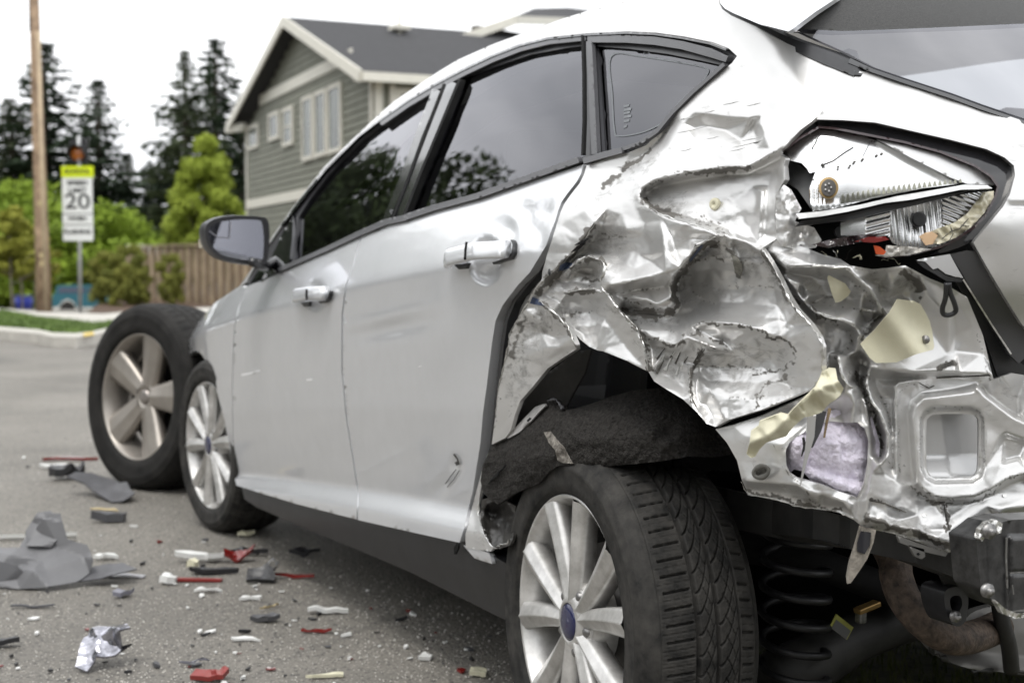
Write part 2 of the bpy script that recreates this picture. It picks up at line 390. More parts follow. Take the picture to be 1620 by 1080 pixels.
M_heat = mat('grey_heat_shield', (.16, .155, .145), .55, metal=.4, var=.25, vscale=7)
M_felt = mat('wheel_liner_felt', (.026, .0245, .023), .95, var=.3, vscale=150, c2=(.046, .043, .040), bump=.8, bscale=330, detail=8, spec=.1)
M_felts = mat('scuffed_felt', (.14, .125, .11), .95, var=.5, vscale=70, c2=(.20, .185, .165), bump=.5, bscale=300, spec=.1)
M_foam = mat('lavender_insulation', (.80, .75, .86), .95, var=.08, vscale=30, bump=.55, bscale=140, detail=7, spec=.05, sheen=.3)
M_cream = mat('cream_plastic', (.66, .63, .47), .45, var=.07, vscale=16, bump=.05, bscale=90)
M_blue = mat('dark_blue_cap', (.012, .014, .06), .2, coat=.6)
M_orange = mat('broken_orange_lens', (.62, .09, .02), .2, coat=.4)
M_red = mat('broken_red_lens', (.17, .014, .012), .18, coat=.5, var=.3, vscale=40)
M_white = mat('white_plastic', (.72, .72, .70), .4, var=.06, vscale=25)
M_grime = mat('seam_sealer_grime', (.09, .085, .075), .85, var=.5, vscale=60, bump=.5, bscale=200)
M_brass = mat('bulb_socket_amber', (.20, .13, .045), .35, metal=.4)

def glass(name, tint, ior=1.55, rough=0.0):
    M = bpy.data.materials.new(name); M.use_nodes = True; t = M.node_tree; t.nodes.clear()
    o = t.nodes.new('ShaderNodeOutputMaterial'); mxs = t.nodes.new('ShaderNodeMixShader'); fr = t.nodes.new('ShaderNodeFresnel'); fr.inputs['IOR'].default_value = ior
    tr = t.nodes.new('ShaderNodeBsdfTransparent'); tr.inputs['Color'].default_value = (*tint, 1)
    gl = t.nodes.new('ShaderNodeBsdfGlossy'); gl.inputs['Roughness'].default_value = rough; gl.inputs['Color'].default_value = (.95, .95, 1, 1)
    t.links.new(fr.outputs[0], mxs.inputs['Fac']); t.links.new(tr.outputs[0], mxs.inputs[1]); t.links.new(gl.outputs[0], mxs.inputs[2]); t.links.new(mxs.outputs[0], o.inputs['Surface'])
    return M
M_glass = glass('tinted_side_glass', (.16, .165, .17), 1.8)
M_glassr = glass('rear_window_glass', (.35, .36, .37), 2.3)
M_glassf = glass('front_side_glass', (.40, .41, .41), 2.2)
M_clear = glass('clear_lens', (.93, .93, .93), 1.35)

# ================================================================== THE CAR
CAR = root('crashed_car', (0, 1.2, 0), 'silver hatchback with crushed rear quarter, torn wheel arch and missing bumper', 'car')

FRAME_TOP = [(390, 446), (409, 412), (427, 385), (447, 356), (476, 317), (517, 266), (569, 214), (602, 189), (647, 158), (691, 132), (735, 109), (780, 88), (824, 71), (869, 60), (927, 54), (993, 51), (1038, 53), (1082, 59), (1127, 68), (1153, 78), (1165, 89)]
SILH = [(372, 462), (401, 421), (432, 372), (465, 325), (512, 265), (559, 219), (603, 178), (624, 160), (691, 115), (724, 95), (780, 70), (824, 54), (864, 39), (895, 28), (931, 17), (975, 6), (1020, -4)]
QWIN_LOW = [(1158, 99), (1127, 124), (1100, 147), (1073, 173), (1049, 204), (1022, 229), (995, 240), (960, 250), (928, 261)]
BELT_LOW = [(760, 315), (690, 331.5), (615, 355), (572, 373), (520, 398), (445, 431), (390, 453)]
DOOR_R = [(923, 260), (919, 275), (912, 288), (897, 307), (888, 320), (883, 333), (878.5, 349), (871, 368), (864, 388), (852.6, 407), (838, 431), (820, 450), (806, 468), (795, 483), (784, 507), (778.5, 541), (773, 585), (769.6, 613), (764, 654), (760, 700), (748, 775), (733, 838), (727, 858)]
SEAM_FR = [(572, 373), (566, 392), (558, 422), (547, 454), (541.5, 497), (541, 588), (548.5, 664), (559, 728), (567, 782), (565, 821)]
SEAM_FF = [(392, 452), (378, 484), (371, 515), (369, 541), (367, 615), (368, 690), (374, 768)]

# ---- doors: fields with dents and handle scoops
def gauss(px, py, cx, cy, sx, sy, a=0.0):
    ca, sa = math.cos(R_(a)), math.sin(R_(a)); u = (px - cx) * ca + (py - cy) * sa; v = -(px - cx) * sa + (py - cy) * ca
    return np.exp(-.5 * ((u / sx) ** 2 + (v / sy) ** 2))
def scoop(px, py, cx, cy, rx, ry):
    r = np.sqrt(((px - cx) / rx) ** 2 + ((py - cy) / ry) ** 2); return np.clip(1 - r ** 4, 0, 1) ** .6
def rear_door_h(px, py):
    h = -2.6 * scoop(px, py, 769, 412, 25, 37)
    h += -1.5 * gauss(px, py, 745, 560, 22, 110, 8) + .7 * gauss(px, py, 700, 520, 20, 60, 5)
    h += -1.0 * gauss(px, py, 620, 520, 40, 10, -12) + .5 * gauss(px, py, 600, 505, 50, 7, -14)
    h += -1.6 * gauss(px, py, 842, 360, 10, 26, -25) + .9 * gauss(px, py, 822, 352, 9, 16, -20) - 1.2 * gauss(px, py, 862, 345, 9, 22, 12)
    h += -.7 * gauss(px, py, 803, 360, 13, 9) - .5 * gauss(px, py, 845, 332, 16, 7)
    h += -1.2 * gauss(px, py, 722, 735, 5, 9) - .9 * gauss(px, py, 700, 770, 18, 9, -50)
    h += -1.0 * np.clip((px - 742) / 40, 0, 2) * np.clip((py - 430) / 60, 0, 1) * np.clip((780 - py) / 80, 0, 1)
    return h
def front_door_h(px, py):
    return -2.2 * scoop(px, py, 499, 466, 15, 22) - .35 * gauss(px, py, 470, 470, 40, 12, -18)
rear_door = [(572, 373), (615, 355), (690, 331.5), (760, 315)] + [(834, 289)] + DOOR_R + [(650, 841), (566, 822)] + [(p[0] + 1.2, p[1]) for p in SEAM_FR[::-1][1:-1]]
front_door = [(391, 453), (445, 431), (520, 398), (571, 373.5)] + [(p[0] - 1.2, p[1]) for p in SEAM_FR[1:]] + [(470, 797), (375, 768)] + [(p[0] + 1, p[1]) for p in SEAM_FF[::-1][1:-1]]
RD = sheet('rear_door', rear_door, side, M_paint, CAR, 5, h=rear_door_h, thick=.03)
FD = sheet('front_door', front_door, side, M_paint, CAR, 5, h=front_door_h, thick=.03)
RD['label'] = 'dented rear door torn away from the crushed quarter'
fender = SEAM_FF + [(368.6, 744), (362, 700), (355, 664), (345, 626), (341, 611), (336, 593), (328.5, 576), (319, 560), (311, 554), (304, 557), (298, 569), (293.5, 587), (291, 605), (288, 603), (290, 578), (295, 556), (301, 534), (315, 508), (341, 478), (362, 464), (378, 453)]
sheet('front_fender', fender, side, M_paint, CAR, 5, thick=.03)
# hood and windscreen base running across the car from the fender crest
crest = np.array([(288, 603), (290, 578), (295, 556), (301, 534), (315, 508), (341, 478), (362, 464), (378, 454), (386, 450)], float)
S0 = side(crest[:, 0], crest[:, 1])
V = []; Fc = []
for k, (dx, dz) in enumerate([(0, 0), (.05, .006), (.3, .02), (.8, .035), (1.4, .02), (1.7, -.02)]):
    for i, p in enumerate(S0): V.append(p + np.array([dx, 0.03 * (k > 0) + .02 * k, dz * (1 if p[2] > .62 else .2)]))
n = len(S0)
for k in range(5):
    for i in range(n - 1): Fc.append((k * n + i, k * n + i + 1, (k + 1) * n + i + 1, (k + 1) * n + i))
mk('hood', V, Fc, M_paint, CAR)
# roof over the rail silhouette
sil = np.array(SILH, float); sil = np.vstack([sil, [(1080, -13), (1132, -21)]]); S1 = side(sil[:, 0], sil[:, 1])
V = []; Fc = []; n = len(S1)
for k, f in enumerate([0, .04, .2, .5, .8, .96, 1.0]):
    for p in S1: V.append((p[0] * (1 - 2 * f), p[1], p[2] + .028 * (1 - (2 * f - 1) ** 2) - .0))
for k in range(6):
    for i in range(n - 1):
        if S1[i][1] < 1.25 or True: Fc.append((k * n + i, k * n + i + 1, (k + 1) * n + i + 1, (k + 1) * n + i))
roof = mk('roof', V, Fc, M_paint, CAR)

# ---- sill
sill = [(376, 769), (470, 798.5), (566, 824), (650, 843), (728, 861), (770, 880), (792, 893), (800, 930), (806, 989), (770, 972), (645, 908), (562, 872), (483, 840), (400, 803), (381, 790)]
SL = sheet('side_sill', sill, side, M_sill, CAR, 6, off=-.012, thick=.10, back=(1, 0, .12), h=lambda px, py: 1.2 * np.clip((py - (770 + (px - 376) * .30)) / 26, 0, 1))
sheet('sill_flange', [(730, 862), (770, 874), (776, 892), (748, 883)], side, M_paint, CAR, 5, off=-.004, thick=.012)

# ---- window surround with openings, glass, mouldings
gl_r = [(731, 122), (780, 104.5), (836, 86), (893, 75.6), (920, 72), (922.5, 150), (920, 247), (833, 279.5), (760, 306), (700, 326), (638, 346), (652, 310), (690, 220)]
gl_f = [(459, 413), (462, 375), (468, 345), (486, 316), (513, 280), (540, 250), (572, 219), (628, 176), (683, 147), (653, 237), (602, 358), (530, 388), (470, 413)]
gl_q = [(938, 73), (990, 77), (1050, 85), (1100, 95), (1141, 104), (1130, 116), (1098, 142), (1062, 178), (1040, 206), (1012, 225), (985, 234), (948, 243), (943, 160)]
sur = FRAME_TOP + QWIN_LOW + [(923, 259.5), (834, 288)] + BELT_LOW
sheet('window_surround', sur, side, M_frame, CAR, 4, holes=[gl_r, gl_f, gl_q], off=-.007, thick=.02)
def inset(poly, d):
    P = np.array(poly, float); c = P.mean(0); v = c - P; L = np.linalg.norm(v, axis=1)[:, None]; return P - v / L * d
sheet('rear_door_glass', inset(gl_r, 3), side, M_glass, CAR, 9, off=-.016, thick=.003, h=lambda px, py: .06 * vnoise(px / 90, py / 90))
sheet('front_door_glass', inset(gl_f, 3), side, M_glassf, CAR, 9, off=-.016, thick=.003, h=lambda px, py: .06 * vnoise(px / 70, py / 70, 1))
QG = sheet('quarter_glass', inset(gl_q, 3), side, M_glass, CAR, 9, off=-.013, thick=.004)
def strip(name, A, B, mat_, off=.003, thick=.006, step=5, par=None, **k):
    return sheet(name, list(A) + list(B)[::-1], side, mat_, par or CAR, step, off=off, thick=thick, **k)
def offs(P, dx, dy): return [(p[0] + dx, p[1] + dy) for p in P]
def wide(name, pts, wd, mat_, off=.003, thick=.006, surf=side, par=None, close=False, step=4, h=None, back=(1, 0, 0)):
    P = np.array(pts, float); T = np.gradient(P, axis=0); T /= np.linalg.norm(T, axis=1)[:, None]; N = np.stack([-T[:, 1], T[:, 0]], 1)
    wv = (np.full(len(P), wd) if np.isscalar(wd) else np.array(wd))[:, None] / 2
    return sheet(name, list(map(tuple, P + N * wv)) + list(map(tuple, (P - N * wv)[::-1])), surf, mat_, par or CAR, step, off=off, thick=thick, close=close, h=h, back=back)
wide('belt_moulding', [(921.5, 253), (834, 284), (760, 310), (690, 329), (648, 343)], 9, M_mould, .009, .020, step=3)
wide('belt_moulding', [(648, 344), (615, 351), (572, 369.5), (520, 394), (445, 427)], [9, 9, 8, 7, 6], M_mould, .009, .020, step=3)
wide('belt_moulding', [(990, 238), (960, 246), (929, 255)], 9, M_mould, .009, .020, step=3)
wide('upper_frame_trim', [(p[0] + 2, p[1] + 7) for p in FRAME_TOP[7:15]], 7, M_mould, .004, .014, step=3)
wide('upper_frame_trim', [(932, 62), (993, 62), (1038, 65), (1082, 72), (1127, 84), (1153, 94)], [11, 12, 13, 13, 14, 10], M_mould, .004, .014, step=3)
wide('drip_channel', [(p[0] + .5, p[1] + 1.5) for p in FRAME_TOP[3:20]], 3.2, M_gloss, .006, .016, step=3)
wide('pillar_trim', [(718, 130), (688, 205), (660, 272), (634, 343)], [18, 15, 13, 12], M_gloss, .004, .014)
wide('pillar_trim', [(693, 142), (664, 215), (637, 290), (611, 352)], [13, 11, 11, 10], M_gloss, .004, .014)
wide('pillar_gap_seal', [(706, 133), (676, 210), (649, 282), (623, 349)], 4, M_dark, .006, .016)
wide('pillar_gap_seal', [(730, 126), (697, 206), (668, 275), (643, 340)], 4, M_dark, .006, .016)
wide('door_edge_trim', [(935, 66), (938, 120), (941, 180), (944, 244)], 9, M_mould, .005, .008)
wide('quarter_window_trim', [(948, 246), (985, 237), (1014, 228), (1043, 208), (1066, 180), (1100, 146), (1132, 118), (1150, 102)], 6, M_mould, .006, .008)
wide('pillar_gap_seal', [(925.5, 56), (927.5, 120), (928, 190), (926, 246)], 3.2, M_dark, .007, .006)
M_frit = mat('quarter_glass_ceramic_line', (.13, .14, .15), .4)
ring = catmull([(957, 88), (1000, 87), (1060, 96), (1106, 106), (1111, 116), (1095, 135), (1068, 160), (1045, 190), (1010, 209), (970, 216), (962, 206), (958, 150)], 5)
rc = ring.mean(0); sheet('glass_border_line', ring, side, M_frit, CAR, 6, holes=[ring + (rc - ring) / np.linalg.norm(rc - ring, axis=1)[:, None] * 2.6], off=-.0118, thick=.0006)
for k, (dy, wx) in enumerate([(0, 9), (6, 12), (11, 10), (17, 12), (24, 9), (33, 5)]):
    sheet('glass_etching', [(978, 166 + dy), (978 + wx, 164 + dy), (978 + wx - 1, 168 + dy), (977, 170 + dy)], side, M_frit, CAR, 4, off=-.0121, thick=.0004)
# sail panel and mirror
sheet('mirror_sail_panel', [(414, 446), (430, 410), (447, 372), (466, 340), (464, 376), (460, 412), (446, 426)], side, M_gloss, CAR, 6, off=.004, thick=.01)
sheet('front_vent_glass', [(394, 450), (409, 428), (424, 424), (414, 441)], side, M_glassf, CAR, 6, off=.001, thick=.004)
MX = -1.0; M_gry_line = mat('etched_line', (.22, .22, .24), .3)
mir_o = [(325, 372), (326, 358), (334, 349), (352, 343), (380, 341), (412, 343), (422, 346), (426, 360), (426, 385), (423, 410), (418, 419), (400, 419), (370, 415), (350, 409), (338, 400), (329, 388)]
mir_g = [(330, 371), (331, 361), (340, 354), (360, 349), (385, 347), (411, 348), (416, 352), (419, 370), (419, 395), (415, 410), (398, 412), (370, 408), (352, 403), (340, 394), (333, 383)]
def mirs(px, py):   # mirror plane faces back to the driver: roughly square to the car's length
    P0 = at('x', 376, 380, -1.0); nn = np.array([.05, -1, .03]); d = ray(px, py); t = ((P0 - CAM) @ nn) / (d @ nn); return CAM + d * t[..., None]
def mir_h(px, py): return -1.0 * np.clip(1 - ((px - 374) / 52) ** 4 - ((py - 381) / 40) ** 4, 0, 1)
MH = sheet('mirror_housing', catmull(mir_o, 4), mirs, M_black, CAR, 4, holes=[catmull(mir_g, 4)], thick=.012, back=(0, 1, 0))
mg = sheet('mirror_glass', catmull(mir_g, 4), mirs, mat('mirror_glass', (.62, .63, .68), .03, metal=1.0), MH, 5, off=-.006, thick=.002, back=(0, 1, 0))
bm_ = catmull(mir_o, 4); Pm = mirs(bm_[:, 0], bm_[:, 1]); c0 = Pm.mean(0)
V = []; Fc = []; n = len(Pm)
for f, s in ((0.0, 1.0), (.03, 1.03), (.08, .98), (.12, .8), (.145, .45), (.15, .05)):
    for p in Pm: q = c0 + (p - c0) * s; V.append((q[0], q[1] + f + .004, q[2]))
for k in range(5):
    for i in range(n): Fc.append((k * n + i, k * n + (i + 1) % n, (k + 1) * n + (i + 1) % n, (k + 1) * n + i))
mk('mirror_shell', V, Fc, M_black, MH)
sheet('mirror_spot_line', [(331, 366), (345, 376), (364, 377), (366, 350), (364.6, 350), (362.6, 375.4), (345, 374.4), (331.6, 364.6)], mirs, M_gry_line, MH, 4, off=.0005, thick=.0005, back=(0, 1, 0))
p1 = at('x', 424, 395, -.95); p2 = side(np.array([440.]), np.array([408.]))[0]
tube('mirror_arm', [p1 + [-.02, .10, -.035], (p1 + p2) / 2 + [0, .09, -.035], p2 + [.03, .07, -.01]], [.014, .018, .022], M_gloss, MH, 14)
V = []; Fc = []; box(V, Fc, (0, 0, 0), (.02, .03, .03)); pz = at('x', 326, 385, -1.04)
o = boxo('mirror_indicator', pz + np.array([-.005, .03, 0]), (.012, .05, .03), mat('amber_indicator', (.62, .55, .42), .2, coat=.5), MH, bev=.004)

# ---- door handles: bar standing off the door with a closed end cap
def handle(par, pts_top, pts_bot, capx, lift):
    A = np.array(pts_top, float); B = np.array(pts_bot, float); n = 26
    s = np.linspace(0, 1, n); ta = np.stack([np.interp(s, np.linspace(0, 1, len(A)), A[:, i]) for i in (0, 1)], 1); tb = np.stack([np.interp(s, np.linspace(0, 1, len(B)), B[:, i]) for i in (0, 1)], 1)
    V = []; Fc = []; m_ = 12
    PA = side(ta[:, 0], ta[:, 1]); PB = side(tb[:, 0], tb[:, 1])
    for i in range(n):
        c = (PA[i] + PB[i]) / 2; e = (PA[i] - PB[i]) / 2; lf = lift * min(1, (math.sin(math.pi * min(1, .12 + s[i] * .76))) * 1.15)
        for k in range(m_):
            a = 2 * math.pi * k / m_; cx, sx_ = math.cos(a), math.sin(a)
            cx = math.copysign(abs(cx) ** .6, cx); sx_ = math.copysign(abs(sx_) ** .6, sx_)
            V.append(c + e * cx + np.array([-lf - .010 - .011 * sx_, 0, 0]))
    for i in range(n - 1):
        for k in range(m_): Fc.append((i * m_ + k, i * m_ + (k + 1) % m_, (i + 1) * m_ + (k + 1) % m_, (i + 1) * m_ + k))
    Fc.append(tuple(range(m_))); Fc.append(tuple((n - 1) * m_ + k for k in range(m_)))
    return mk('door_handle', V, Fc, M_paint, par)
H1 = handle(RD, [(722, 404), (735, 392), (770, 383), (816, 380)], [(722, 425), (737, 420), (773, 411), (813, 409)], 774, .022)
wide('handle_seam', [(774, 383), (772.5, 396), (772, 411)], 1.2, M_dark, .052, .004, par=RD)
sheet('handle_end_gasket', [(812, 379), (817, 381), (819, 387), (818, 401), (813, 410), (785, 418.5), (783, 415), (808, 407), (814, 399), (815.5, 387), (813, 382)], side, M_black, RD, 3, off=.006, thick=.012)
sheet('handle_front_pad', [(721, 418), (730, 426), (741, 425), (744, 416), (735, 418)], side, M_black, RD, 4, off=.006, thick=.008)
H2 = handle(FD, [(476, 461), (486, 456), (505, 453), (526, 452)], [(477, 479), (487, 477), (507, 474), (524, 474)], 508, .020)
wide('handle_seam', [(511, 457), (510.5, 465), (511, 474)], 1.6, M_dark, .047, .004, par=FD)
sheet('handle_front_pad', [(479, 479), (484, 485), (491, 484), (493, 477)], side, M_black, FD, 4, off=.006, thick=.008)
sheet('handle_end_gasket', [(510, 476), (524, 475), (527, 467), (528, 460), (526, 470), (520, 478), (513, 480)], side, M_black, FD, 4, off=.012, thick=.012)
# scuffs on the doors
M_scuff = mat('bare_scuff', (.80, .80, .80), .5); M_mark = mat('dark_scrape', (.05, .048, .045), .8)
for pts, wd in [([(382, 593), (398, 590), (411, 586)], 3.5), ([(662, 580), (680, 575), (694, 569)], 1.5), ([(485, 601), (494, 600)], 3)]:
    wide('paint_scuff', pts, wd, M_scuff, .0006, .0006, par=FD if pts[0][0] < 545 else RD)
for pts, wd in [([(718, 718), (724, 726), (726, 735)], 2.5), ([(722, 730), (725, 735)], 6), ([(705, 765), (714, 752), (722, 742)], 1.2), ([(708, 770), (718, 758), (727, 744)], 1)]:
    wide('dark_scrape', pts, wd, M_mark, .0006, .0006, par=RD)

# ---- door gap behind the torn edge: jamb and weather seals
gap = [(927, 258), (935, 300), (905, 335), (885, 370), (875, 410), (862, 442), (842, 468), (822, 505), (812, 545), (800, 600), (790, 660), (783, 710), (770, 770), (742, 868), (720, 866), (735, 790), (752, 690), (762, 590), (770, 530), (790, 470), (830, 420), (862, 372), (880, 320), (905, 285)]
sheet('door_jamb', gap, side, M_dark, CAR, 8, off=-.07, thick=.05)
wide('jamb_flange', [(858, 408), (836, 440), (812, 470), (797, 500), (790, 540), (784, 590), (776, 650)], [5, 9, 9, 10, 9, 8, 5], mat('jamb_grey', (.30, .30, .295), .5, metal=.3, var=.25, vscale=30), -.035, .01, h=lambda px, py: .5 * crinkle(px, py, 18))
wide('weather_seal', [(872, 372), (860, 398), (843, 424), (822, 448), (800, 476), (788, 506), (782, 545), (777, 590), (772, 640), (766, 700), (752, 775), (735, 845)], 5, M_black, -.018, .02)
wide('weather_seal', [(846, 440), (820, 478), (806, 510), (800, 545), (793, 590)], 4, M_mould, -.045, .01)

